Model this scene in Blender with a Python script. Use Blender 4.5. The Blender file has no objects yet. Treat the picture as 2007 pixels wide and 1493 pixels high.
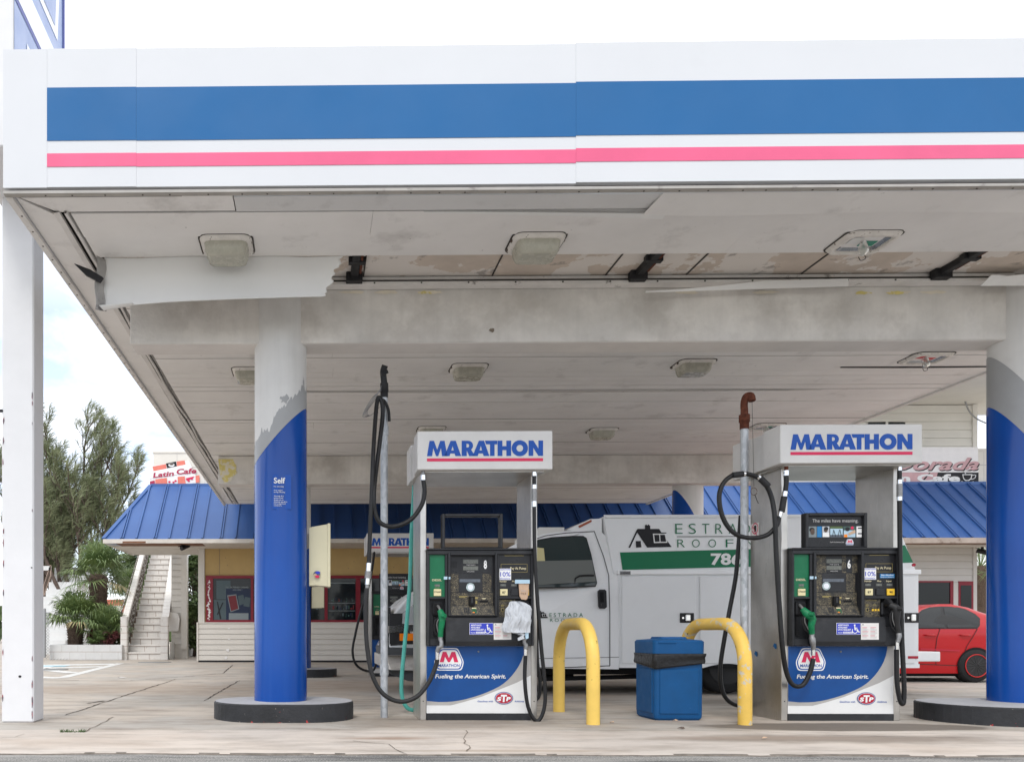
import bpy, math, random
from mathutils import Vector, Matrix, noise as mnoise
R = math.radians
random.seed(7)
C = bpy.context.scene.collection
SC = bpy.context.scene
# ------------------------------------------------------------------ camera
F = 1573.0; CX = 593.0; HY = 1240.0; CAMZ = 0.80; YAW = R(0.8)
cam = bpy.data.objects.new('camera', bpy.data.cameras.new('camera')); C.objects.link(cam)
cam.location = (0, 0, CAMZ); cam.rotation_euler = (R(90), 0, YAW)
cam.data.sensor_width = 36; cam.data.lens = F / 2007 * 36
cam.data.shift_x = (1003.5 - CX) / 2007; cam.data.shift_y = (HY - 746.5) / 2007
cam.data.clip_start = 0.05; cam.data.clip_end = 2000
SC.camera = cam
# ------------------------------------------------------------------ light
SUN_EL, SUN_AZ = R(52), R(200)      # azimuth of the sun measured clockwise from +Y
w = bpy.data.worlds.new('World'); SC.world = w; w.use_nodes = True
nt = w.node_tree; nt.nodes.clear()
def wn(t, **k):
    n = nt.nodes.new(t)
    for a, b in k.items(): setattr(n, a, b)
    return n
sky = wn('ShaderNodeTexSky', sky_type='NISHITA', sun_disc=False)
sky.sun_elevation = SUN_EL; sky.sun_rotation = SUN_AZ; sky.air_density = 1.0; sky.dust_density = 1.0
tc = wn('ShaderNodeTexCoord'); mp = wn('ShaderNodeMapping'); mp.inputs['Scale'].default_value = (1, 1, 2.2)
nz = wn('ShaderNodeTexNoise'); nz.inputs['Scale'].default_value = 4.2; nz.inputs['Detail'].default_value = 7; nz.inputs['Roughness'].default_value = .55
nz.inputs['Distortion'].default_value = .4
rp = wn('ShaderNodeMapRange'); rp.inputs[1].default_value = .38; rp.inputs[2].default_value = .58; rp.inputs[3].default_value = .30; rp.inputs[4].default_value = .98
sx = wn('ShaderNodeSeparateXYZ'); hr = wn('ShaderNodeMapRange'); hr.inputs[1].default_value = .30; hr.inputs[2].default_value = .48; hr.inputs[3].default_value = 0; hr.inputs[4].default_value = 1
mxm = wn('ShaderNodeMath', operation='MAXIMUM')
mix = wn('ShaderNodeMix', data_type='RGBA'); mix.inputs[7].default_value = (10.6, 10.75, 11.0, 1)
bg = wn('ShaderNodeBackground'); bg.inputs['Strength'].default_value = .115; out = wn('ShaderNodeOutputWorld')
L = nt.links.new
L(tc.outputs['Generated'], mp.inputs[0]); L(mp.outputs[0], nz.inputs['Vector']); L(nz.outputs[0], rp.inputs[0])
L(tc.outputs['Generated'], sx.inputs[0]); L(sx.outputs[2], hr.inputs[0]); L(hr.outputs[0], mxm.inputs[0]); L(rp.outputs[0], mxm.inputs[1])
L(mxm.outputs[0], mix.inputs[0]); gm = wn('ShaderNodeVectorMath', operation='MULTIPLY'); gm.inputs[1].default_value = (1.45, 1.5, 1.7)
L(sky.outputs[0], gm.inputs[0]); L(gm.outputs[0], mix.inputs[6]); L(mix.outputs[2], bg.inputs[0]); L(bg.outputs[0], out.inputs[0])
sl = bpy.data.lights.new('sun', 'SUN'); sl.energy = 0.85; sl.angle = R(14); sl.color = (1, .965, .92)
so = bpy.data.objects.new('sun', sl); C.objects.link(so)
d = Vector((math.sin(SUN_AZ) * math.cos(SUN_EL), math.cos(SUN_AZ) * math.cos(SUN_EL), math.sin(SUN_EL)))
so.rotation_euler = d.to_track_quat('Z', 'Y').to_euler()
SC.view_settings.view_transform = 'Standard'; SC.view_settings.look = 'None'; SC.view_settings.gamma = 1
SC.view_settings.exposure = 0.50
SC.cycles.max_bounces = 8; SC.cycles.diffuse_bounces = 4; SC.cycles.glossy_bounces = 4; SC.cycles.transparent_max_bounces = 8

# ------------------------------------------------------------------ pixel helpers (photo px at a real distance -> world point)
CD = Vector((-math.sin(YAW), math.cos(YAW), 0)); CR = Vector((math.cos(YAW), math.sin(YAW), 0))
def ray(px, py): return CD + CR * ((px - CX) / F) + Vector((0, 0, (HY - py) / F))
def P(px, py, Y):
    r = ray(px, py); return Vector((0, 0, CAMZ)) + r * (Y / r.y)
def PZ(px, py, z=0.0):
    r = ray(px, py); return Vector((0, 0, CAMZ)) + r * ((z - CAMZ) / r.z)
def X_(px, Y): return P(px, 0, Y).x
def Z_(py, Y, px=593): return P(px, py, Y).z

# ------------------------------------------------------------------ materials
MATS = {}
def srgb(c):
    if isinstance(c, str):
        c = [int(c[i:i + 2], 16) / 255 for i in (0, 2, 4)]
        c = [x / 12.92 if x <= .04045 else ((x + .055) / 1.055) ** 2.4 for x in c]
    return (c[0], c[1], c[2], 1)
class NT:
    def __init__(s, m):
        s.t = m.node_tree; s.b = s.t.nodes['Principled BSDF']; s.co = None
    def n(s, ty, ins=None, **k):
        x = s.t.nodes.new(ty)
        for a, b in k.items(): setattr(x, a, b)
        for a, b in (ins or {}).items():
            if hasattr(b, 'is_output') or isinstance(b, bpy.types.NodeSocket): s.t.links.new(b, x.inputs[a])
            else: x.inputs[a].default_value = b
        return x
    def coord(s, scale=(1, 1, 1), rot=(0, 0, 0), world=False):
        if world: o = s.n('ShaderNodeNewGeometry').outputs['Position']
        else: o = s.n('ShaderNodeTexCoord').outputs['Object']
        return s.n('ShaderNodeMapping', {'Vector': o, 'Scale': scale, 'Rotation': rot}).outputs[0]
    def noise(s, sc, detail=4, rough=.55, co=None, dist=0):
        return s.n('ShaderNodeTexNoise', {'Vector': co or s.coord(), 'Scale': sc, 'Detail': detail, 'Roughness': rough, 'Distortion': dist}).outputs[0]
    def rng(s, v, a, b, c=0., d=1.): return s.n('ShaderNodeMapRange', {0: v, 1: a, 2: b, 3: c, 4: d}).outputs[0]
    def mix(s, f, a, b, mode='MIX'): return s.n('ShaderNodeMix', {0: f, 6: a, 7: b}, data_type='RGBA', blend_type=mode).outputs[2]
    def math(s, op, a, b=0.): return s.n('ShaderNodeMath', {0: a, 1: b}, operation=op).outputs[0]
    def bump(s, h, st, dist=.01, nrm=None):
        d = {'Height': h, 'Strength': st, 'Distance': dist}
        if nrm is not None: d['Normal'] = nrm
        return s.n('ShaderNodeBump', d).outputs[0]
    def set(s, **k):
        for a, b in k.items():
            i = s.b.inputs[a.replace('_', ' ')]
            if isinstance(b, bpy.types.NodeSocket): s.t.links.new(b, i)
            else: i.default_value = b
def newmat(name):
    m = bpy.data.materials.new(name); m.use_nodes = True; MATS[name] = m; return NT(m)
def mat(name, col, rough=.5, metal=0., var=.0, vs=6., bump=0., bs=60., spots=(), streak=0., spec=None, coat=0., world=False, alpha=None, trans=None, sheen=None):
    """Principled with soft colour variation, optional spots of another colour, vertical streaks and bump."""
    t = newmat(name); c = srgb(col); co = t.coord(world=world)
    base = c
    if var:
        n1 = t.rng(t.noise(vs, 6, .6, co), .25, .75, -1, 1)
        k = t.math('MULTIPLY_ADD', n1, var); t.t.nodes[-1].inputs[2].default_value = 1.0
        base = t.mix(1.0, c, t.n('ShaderNodeCombineColor', {0: k, 1: k, 2: k}).outputs[0], 'MULTIPLY')
    if streak:
        sc = t.coord(scale=(9, 9, .45), world=world)
        f = t.rng(t.noise(1.6, 5, .6, sc), .5, .78, 0, streak)
        base = t.mix(f, base, srgb((c[0] * .35, c[1] * .34, c[2] * .32)))
    for (sc_, ssz, lo, hi, amt) in spots:
        f = t.rng(t.noise(ssz, 5, .65, co), lo, hi, 0, amt)
        base = t.mix(f, base, srgb(sc_))
    t.set(Base_Color=base, Roughness=rough, Metallic=metal)
    if rough > .15 and var:
        t.set(Roughness=t.rng(t.noise(vs * 1.7, 4, .6, co), .3, .7, max(rough - .08, .02), min(rough + .1, 1)))
    if spec is None and not metal and not trans: spec = .32
    if spec is not None: t.set(**{'Specular_IOR_Level': spec})
    if coat: t.set(**{'Coat_Weight': coat, 'Coat_Roughness': .08})
    if bump: t.set(Normal=t.bump(t.noise(bs, 5, .6, co), bump))
    if alpha is not None: t.set(Alpha=alpha)
    if trans is not None: t.set(**{'Transmission_Weight': trans})
    return MATS[name]
# canopy / paint
mat('fascia_white', (.645, .655, .675), .55, var=.03, vs=.8, spots=(((.55, .55, .56), 1.1, .62, .85, .35),), spec=.3)
mat('fascia_blue', (.014, .120, .315), .6, var=.06, vs=.9)
mat('fascia_pink', (.76, .12, .245), .45, var=.10, vs=1.5)
mat('seam', (.30, .30, .31), .8)
mat('soffit', (.80, .785, .77), .55, var=.07, vs=1.3, spots=(((.30, .28, .26), 2.2, .58, .8, .5), ((.12, .11, .10), 14, .70, .76, .6)), bump=.05, bs=4)
mat('soffit_new', (.68, .68, .68), .5, var=.06, vs=1.0, spots=(((.34, .33, .33), 3.0, .60, .8, .5),))
mat('soffit_seam', (.06, .055, .05), .9)
mat('soffit_trim', (.70, .68, .66), .6, var=.12, vs=5, spots=(((.10, .09, .08), 6, .62, .72, .8),))
mat('trim_old', (.40, .38, .355), .7, var=.15, vs=4, spots=(((.12, .10, .09), 6, .6, .7, .7),))
mat('sheet_white', (.78, .78, .77), .5, var=.04, vs=1.2)
mat('sheet_dirty', (.36, .35, .34), .6, var=.25, vs=6, spots=(((.08, .08, .08), 9, .56, .68, .8),))
mat('deck', (.60, .52, .45), .8, var=.12, vs=5, spots=(((.74, .70, .66), 1.6, .50, .515, .9), ((.14, .12, .11), 5, .60, .68, .55)), world=True)
mat('beam', (.66, .635, .60), .85, var=.22, vs=1.9, bump=.6, bs=22, streak=.10, spots=(((.74, .72, .70), 3.0, .54, .72, .6), ((.40, .365, .325), 1.5, .50, .66, .55), ((.13, .12, .11), 26, .73, .76, .8)), world=True)
mat('beam_under', (.70, .67, .645), .8, var=.08, vs=3, bump=.2, bs=14, world=True)
mat('peel', (.72, .66, .55), .8, var=.1, vs=9)
mat('peel_yellow', (.70, .60, .22), .85, var=.15, vs=12, spots=(((.74, .70, .62), 9, .48, .56, .9),))
mat('bracket_black', (.02, .02, .022), .6, var=.3, vs=10)
mat('rust', (.11, .035, .02), .9, var=.5, vs=25, bump=.5, bs=70)
mat('light_frame', (.74, .71, .67), .6, var=.1, vs=12, spots=(((.10, .07, .05), 28, .60, .66, .8),))
mat('light_lens', (.44, .43, .36), .25, var=.08, vs=9, spec=.6)
mat('light_inner', (.30, .32, .35), .2, metal=.85, var=.2, vs=12)
mat('bulb', (.75, .76, .72), .1, trans=.7)
mat('green_bit', (.02, .25, .17), .4)
mat('red_bit', (.55, .02, .03), .4)
# columns
mat('col_white', (.66, .655, .64), .5, var=.06, vs=3, spots=(((.50, .48, .46), 2.2, .55, .8, .5),), streak=.12)
t = newmat('col_blue')
co = t.coord(); b0 = t.mix(t.rng(t.noise(1.2, 4, .5, co), .3, .7), (.0005, .050, .27, 1), (.0005, .066, .34, 1))
sk = t.rng(t.noise(1.5, 6, .65, t.coord(scale=(9, 9, .28))), .50, .8, 0, .30)
t.set(Base_Color=t.mix(sk, b0, (.015, .095, .38, 1)), Roughness=t.rng(sk, 0, .4, .20, .34)); t.set(**{'Specular_IOR_Level': .35})
mat('col_grey', (.34, .345, .35), .45, var=.06, vs=5)
mat('concrete_top', (.40, .40, .415), .85, var=.12, vs=8, bump=.3, bs=60)
t = newmat('island_black'); co = t.coord()
b0 = t.mix(t.rng(t.noise(5, 5, .6, co), .3, .7), (.008, .009, .011, 1), (.024, .025, .029, 1))
z = t.n('ShaderNodeSeparateXYZ', {0: t.coord()}).outputs[2]
low = t.math('ADD', t.noise(14, 5, .7, co), t.rng(z, 0, .05, .10, 0))
b0 = t.mix(t.rng(low, .70, .715), b0, (.42, .02, .02, 1))
b0 = t.mix(t.rng(t.math('ADD', t.noise(19, 4, .7, t.coord(rot=(0, 0, 1))), t.rng(z, 0, .03, .07, 0)), .70, .715), b0, (.55, .48, .42, 1))
t.set(Base_Color=b0, Roughness=.6, Normal=t.bump(t.noise(30, 5, .6, co), .4))
# metals, plastics
t = newmat('stainless'); co = t.coord(scale=(90, 90, .6))
br = t.noise(3, 4, .6, co); big = t.noise(2.2, 4, .6, t.coord())
t.set(Base_Color=t.mix(t.rng(big, .35, .68), (.40, .38, .35, 1), (.56, .535, .50, 1)), Metallic=.9, Roughness=t.rng(br, .3, .7, .26, .36), Normal=t.bump(big, .10, .03))
t = newmat('galvanised'); v = t.n('ShaderNodeTexVoronoi', {'Vector': t.coord(scale=(1, 1, .5)), 'Scale': 40.}).outputs['Color']
g = t.n('ShaderNodeSeparateColor', {0: v}).outputs[0]
t.set(Base_Color=t.mix(g, (.36, .38, .40, 1), (.52, .54, .56, 1)), Metallic=.35, Roughness=.5)
mat('rubber', (.012, .012, .013), .42, var=.2, vs=20)
mat('rubber_worn', (.022, .022, .023), .5, var=.3, vs=14)
mat('chrome', (.72, .72, .72), .16, metal=1)
mat('cast_metal', (.25, .25, .25), .45, metal=.6, var=.2, vs=40)
mat('brass', (.42, .33, .20), .4, metal=.7)
mat('bezel', (.022, .023, .026), .5, var=.18, vs=7, spots=(((.055, .055, .058), 3.5, .56, .74, .6),), bump=.06, bs=90)
mat('bezel_dark', (.010, .010, .012), .4)
t = newmat('worn_overlay'); co = t.coord()
vo = t.n('ShaderNodeTexVoronoi', {'Vector': t.mix(.10, co, t.n('ShaderNodeTexNoise', {'Vector': co, 'Scale': 30.}).outputs[1]), 'Scale': 95.}, feature='DISTANCE_TO_EDGE').outputs[0]
f = t.math('MULTIPLY', t.rng(vo, .10, .30, 0, 1), t.rng(t.noise(28, 4, .6, co), .34, .52))
t.set(Base_Color=t.mix(f, (.010, .010, .010, 1), (.27, .22, .13, 1)), Roughness=.55)
mat('panel_black', (.013, .013, .015), .3, var=.1, vs=6)
mat('pump_green', (.006, .13, .055), .4, var=.1, vs=8)
mat('lcd', (.13, .135, .12), .15, var=.35, vs=60)
mat('lcd_blue', (.10, .115, .14), .15, var=.3, vs=50)
mat('cream_key', (.70, .62, .36), .45, var=.05)
mat('yellow_key', (.80, .50, .04), .45)
mat('orange_key', (.85, .25, .02), .45)
mat('ink_black', (.015, .015, .018), .6)
mat('ink_white', (.78, .78, .77), .5)
mat('ink_grey', (.46, .45, .44), .5)
mat('ink_cream', (.62, .55, .36), .5)
mat('ink_gold', (.35, .28, .10), .5)
mat('paper', (.70, .68, .66), .7, var=.05, vs=40)
mat('ada_blue', (.035, .055, .46), .45)
mat('tag_blue', (.02, .18, .42), .4)
mat('pump_blue', (.001, .058, .235), .4, var=.12, vs=4, spec=.35)
mat('pump_grey', (.40, .385, .37), .4, var=.08, vs=5)
mat('pump_white', (.72, .72, .71), .35, var=.05, vs=5, spots=(((.30, .29, .27), 28, .70, .76, .6),))
mat('sign_white', (.60, .59, .575), .45, var=.06, vs=5, spots=(((.32, .30, .28), 4, .66, .80, .6),))
mat('logo_blue', (.004, .070, .36), .4, var=.06, vs=12)
mat('logo_red', (.62, .022, .09), .4, var=.05)
mat('stp_red', (.42, .012, .035), .4)
mat('holo', (.35, .42, .42), .25, metal=.4, var=.4, vs=70)
mat('nozzle_green', (.005, .17, .065), .38, var=.25, vs=22, spots=(((.08, .28, .14), 30, .62, .7, .5),))
mat('teal_hose', (.09, .42, .36), .45, var=.15, vs=12)
mat('bag_white', (.56, .585, .62), .45, var=.05, vs=18, alpha=.9)
mat('bag_blue', (.45, .62, .74), .45, alpha=.9)
mat('kraft', (.52, .36, .25), .8, var=.12, vs=30, bump=.3, bs=60)
mat('yellow_paint', (.78, .53, .12), .4, var=.08, vs=5, spots=(((.52, .44, .28), 9, .62, .72, .5), ((.03, .02, .015), 12, .665, .69, .95)), bump=.1, bs=40)
mat('yellow_worn', (.75, .49, .10), .45, var=.10, vs=6, spots=(((.50, .50, .46), 13, .575, .61, .85), ((.03, .02, .015), 17, .67, .69, .95)), bump=.15, bs=40)
mat('bin_blue', (.001, .066, .20), .5, spec=.3, var=.12, vs=6, spots=(((.10, .22, .38), 30, .70, .74, .6),), bump=.08, bs=90)
mat('bag_black', (.012, .012, .013), .28, bump=.7, bs=26)
mat('pillar_white', (.70, .70, .71), .6, var=.04, vs=4, bump=.12, bs=16, spots=(((.10, .10, .12), 9, .735, .75, .9),))
mat('pillar_wear', (.32, .10, .12), .7, var=.4, vs=10, spots=(((.10, .10, .12), 30, .44, .5, .9),))
mat('cream_box', (.66, .61, .42), .45, var=.04, vs=6)
mat('sign_blue', (.27, .34, .54), .35, var=.06, vs=3)
mat('sign_navy', (.06, .08, .30), .4)
mat('sign_pale', (.74, .77, .82), .4)
mat('sign_red', (.60, .28, .34), .4)
# ground
def blob(t, co, c, r, e0=.6, e1=1.1, nz=.5, ns=2.5):
    v = t.n('ShaderNodeVectorMath', {0: co, 1: (-c[0], -c[1], 0)}, operation='ADD').outputs[0]
    v = t.n('ShaderNodeVectorMath', {0: v, 1: (1 / r[0], 1 / r[1], 0)}, operation='MULTIPLY').outputs[0]
    l = t.n('ShaderNodeVectorMath', {0: v}, operation='LENGTH').outputs['Value']
    l = t.math('ADD', l, t.rng(t.noise(ns, 5, .6, co), 0, 1, -nz, nz))
    return t.rng(l, e0, e1, 1, 0)
def concrete(name, c1, c2, stains, bs=70, brown=.6, grime=.85):
    t = newmat(name); co = t.coord(world=True)
    b = t.mix(t.rng(t.noise(.55, 6, .6, co), .42, .56), c1 + (1,), c2 + (1,))
    b = t.mix(t.rng(t.noise(2.3, 7, .68, t.coord(scale=(.6, 1.6, 1), world=True)), .46, .72, 0, grime), b, (.22, .18, .145, 1))
    b = t.mix(t.rng(t.noise(.9, 6, .6, t.coord(scale=(.7, 1, 1), rot=(0, 0, .7), world=True)), .52, .72, 0, brown), b, (.42, .32, .245, 1))
    b = t.mix(t.rng(t.noise(38, 4, .7, co), .62, .74, 0, .5), b, (.12, .105, .09, 1))
    b = t.mix(t.rng(t.noise(1.4, 8, .75, t.coord(scale=(.25, 3.2, 1), world=True)), .52, .70, 0, .4), b, (.26, .215, .17, 1))
    for (c, r, col, amt, kw) in stains:
        b = t.mix(t.math('MULTIPLY', blob(t, co, c, r, **kw), amt), b, col + (1,))
    t.set(Base_Color=b, Roughness=t.rng(t.noise(3, 4, .6, co), .3, .7, .72, .92), Normal=t.bump(t.noise(bs, 6, .65, co), .25, .006, t.bump(t.noise(7, 4, .5, co), .15, .02)))
a1 = PZ(1640, 1424); a2 = PZ(930, 1420); a3 = PZ(1440, 1375); a4 = PZ(1250, 1345); a5 = PZ(1600, 1350)
concrete('lot_concrete', (.50, .44, .375), (.43, .40, .36), [
    ((a1.x + .1, a1.y + .02), (1.3, .30), (.15, .125, .10), .93, dict(e0=.88, e1=1.04, nz=.28, ns=1.6)),
    ((a2.x - .2, a2.y + .25), (1.1, .55), (.22, .18, .14), .6, dict(e0=.55, e1=1.1)),
    ((PZ(700, 1342).x, PZ(700, 1342).y), (2.2, 1.6), (.30, .22, .16), .55, dict(e0=.5, e1=1.2)), ((PZ(250, 1350).x, PZ(250, 1350).y), (2.6, 1.2), (.33, .25, .185), .5, dict(e0=.5, e1=1.2)),
    ((a3.x, a3.y), (1.0, .5), (.17, .145, .12), .7, dict(e0=.5, e1=1.1)),
    ((a4.x, a4.y), (2.6, 1.4), (.20, .17, .14), .6, dict(e0=.4, e1=1.2)),
    ((a5.x, a5.y), (1.2, 1.4), (.13, .11, .09), .6, dict(e0=.4, e1=1.2))])
b1 = PZ(760, 1446); b2 = PZ(1620, 1452); b3 = PZ(1000, 1466); b4 = PZ(1500, 1445)
concrete('apron_concrete', (.60, .53, .465), (.54, .485, .435), [
    ((b1.x, b1.y), (.42, .10), (.30, .20, .14), .75, dict(e0=.3, e1=1.2)),
    ((b2.x + .2, b2.y + .14), (1.5, .26), (.22, .175, .14), .8, dict(e0=.5, e1=1.1)),
    ((b3.x, b3.y - .1), (.8, .06), (.35, .27, .2), .6, dict(e0=.5, e1=1.1)),
    ((b4.x, b4.y), (1.0, .12), (.36, .28, .22), .5, dict(e0=.3, e1=1.1))], brown=.5, grime=.6)
t = newmat('asphalt'); co = t.coord(world=True)
b0 = t.mix(t.rng(t.noise(3.5, 7, .7, t.coord(scale=(.35, 2.2, 1), world=True)), .38, .62), (.06, .063, .065, 1), (.30, .29, .275, 1))
b0 = t.mix(t.rng(t.noise(90, 3, .6, co), .45, .65), b0, (.42, .40, .37, 1))
b0 = t.mix(t.rng(t.noise(1.1, 5, .7, t.coord(scale=(.4, 3, 1), world=True)), .52, .62, 0, .6), b0, (.03, .032, .035, 1))
t.set(Base_Color=b0, Roughness=.9, Normal=t.bump(t.noise(120, 4, .7, co), .8, .006))
mat('apron_edge', (.16, .14, .12), .95, var=.5, vs=9, world=True)
mat('joint_dark', (.05, .04, .032), .95, world=True)
mat('joint_soft', (.20, .165, .13), .95, world=True)
mat('marking', (.66, .66, .64), .8, spots=(((.42, .38, .34), 7, .52, .62, .7),), world=True)
mat('marking_blue', (.30, .50, .58), .8, world=True)
mat('earth', (.20, .19, .14), .95, var=.3, vs=.5, world=True)
# buildings
t = newmat('metal_roof'); co = t.coord()
t.set(Base_Color=t.mix(t.rng(t.noise(.7, 5, .6, co), .3, .7), (.030, .088, .265, 1), (.040, .112, .315, 1)), Roughness=.42, Metallic=.0, Normal=t.bump(t.noise(2.2, 3, .5, co), .12, .02))
mat('eave', (.60, .56, .51), .6, var=.12, vs=4, spots=(((.34, .26, .2), 3, .62, .7, .5),))
mat('eave_old_shaded', (.36, .30, .26), .8, var=.2, vs=3, spots=(((.12, .07, .05), 5, .56, .7, .7),))  # damaged eave wood, with the shading there put into the colour
mat('eave_wood', (.20, .10, .06), .8, var=.35, vs=6, spots=(((.05, .03, .02), 9, .55, .65, .8),))
mat('tan_board', (.47, .33, .145), .85, var=.07, vs=3, bump=.15, bs=60, spots=(((.16, .11, .06), 40, .71, .74, .7),))
mat('siding', (.60, .565, .51), .55, var=.04, vs=3)
mat('siding_far', (.52, .50, .47), .6, var=.05, vs=2)
mat('parapet', (.70, .665, .60), .7, var=.05, vs=2)
mat('house_white', (.74, .73, .69), .6, var=.04, vs=2)
mat('red_frame', (.20, .010, .022), .4, var=.12, vs=8)
mat('peeled_white', (.72, .70, .68), .7)
mat('dark_glass', (.008, .012, .015), .06, spec=.28)
mat('interior', (.03, .035, .04), .8, var=.6, vs=4)
mat('poster_navy', (.008, .018, .05), .4)
mat('poster_red', (.15, .015, .02), .4)
mat('poster_green', (.05, .10, .085), .4)
mat('poster_pale', (.20, .23, .24), .5)
mat('poster_mid', (.07, .10, .11), .5)
mat('plastic_dark', (.02, .02, .022), .5)
mat('banner_white', (.80, .78, .77), .6, var=.05, vs=6)
mat('banner_salmon', (.72, .20, .15), .6, var=.12, vs=5)
mat('banner_mauve', (.58, .36, .37), .6, var=.15, vs=4)
mat('banner_text', (.40, .03, .08), .6)
mat('tile', (.72, .69, .65), .4, var=.05, vs=8, spots=(((.28, .18, .13), 12, .62, .72, .5),))
mat('tile_grout', (.36, .27, .22), .9)
mat('iron_old', (.10, .075, .06), .8, var=.4, vs=20, spots=(((.5, .48, .45), 12, .5, .56, .8),))
mat('block_white', (.66, .66, .65), .85, var=.06, vs=4, bump=.3, bs=30)
mat('far_yellow', (.62, .56, .30), .8)
mat('fence_galv', (.35, .36, .37), .5, metal=.4)
# vehicles
mat('van_white', (.86, .87, .875), .32, var=.03, vs=2, coat=.4)
mat('van_panel', (.80, .81, .815), .45, var=.03, vs=3, bump=.04, bs=40)
mat('van_glass', (.028, .042, .044), .05, spec=.45)
mat('van_seat', (.16, .17, .16), .8)
mat('van_gap', (.10, .10, .105), .7)
mat('van_green', (.004, .155, .065), .4)
mat('amber', (.85, .22, .01), .25)
mat('amber_dull', (.36, .09, .04), .35)
mat('tyre', (.016, .016, .017), .8, bump=.2, bs=50)
mat('under_dark', (.008, .008, .009), .9)
mat('bumper_grey', (.055, .058, .062), .6)
mat('bumper_dirty', (.55, .53, .50), .35, metal=.5, var=.2, vs=12)
mat('lamp_clear', (.62, .65, .67), .08, metal=.4)
t = newmat('car_red'); t.set(Base_Color=(.40, .002, .006, 1), Roughness=.3, Coat_Weight=.35, Coat_Roughness=.04); t.set(**{'Specular_IOR_Level': .3})
mat('car_trim', (.012, .012, .013), .4)
mat('car_glass', (.008, .010, .012), .05, spec=.4)
mat('rim_black', (.015, .015, .016), .35)
mat('rim_red', (.5, .02, .02), .4)
# plants
def leafmat(name, a, b, rough=.6):
    t = newmat(name); oi = t.n('ShaderNodeNewGeometry').outputs['Random Per Island']
    n = t.rng(t.noise(1.3, 3, .6, t.coord()), .35, .65)
    f = t.math('MULTIPLY', t.math('ADD', oi, n), .5)
    t.set(Base_Color=t.mix(f, a + (1,), b + (1,)), Roughness=rough)
    t.set(**{'Transmission_Weight': 0.0})
leafmat('needle', (.13, .165, .075), (.28, .30, .17))
leafmat('palm_leaf', (.060, .115, .035), (.20, .26, .085), .5)
leafmat('palm_dry', (.30, .25, .12), (.42, .34, .18))
leafmat('leaf_green', (.030, .062, .018), (.10, .15, .045))
leafmat('leaf_red', (.10, .02, .03), (.16, .05, .04))
mat('bark', (.115, .085, .070), .9, var=.35, vs=12, bump=.5, bs=30)
mat('palm_bark', (.10, .07, .052), .95, var=.5, vs=25, bump=.9, bs=40)

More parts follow.
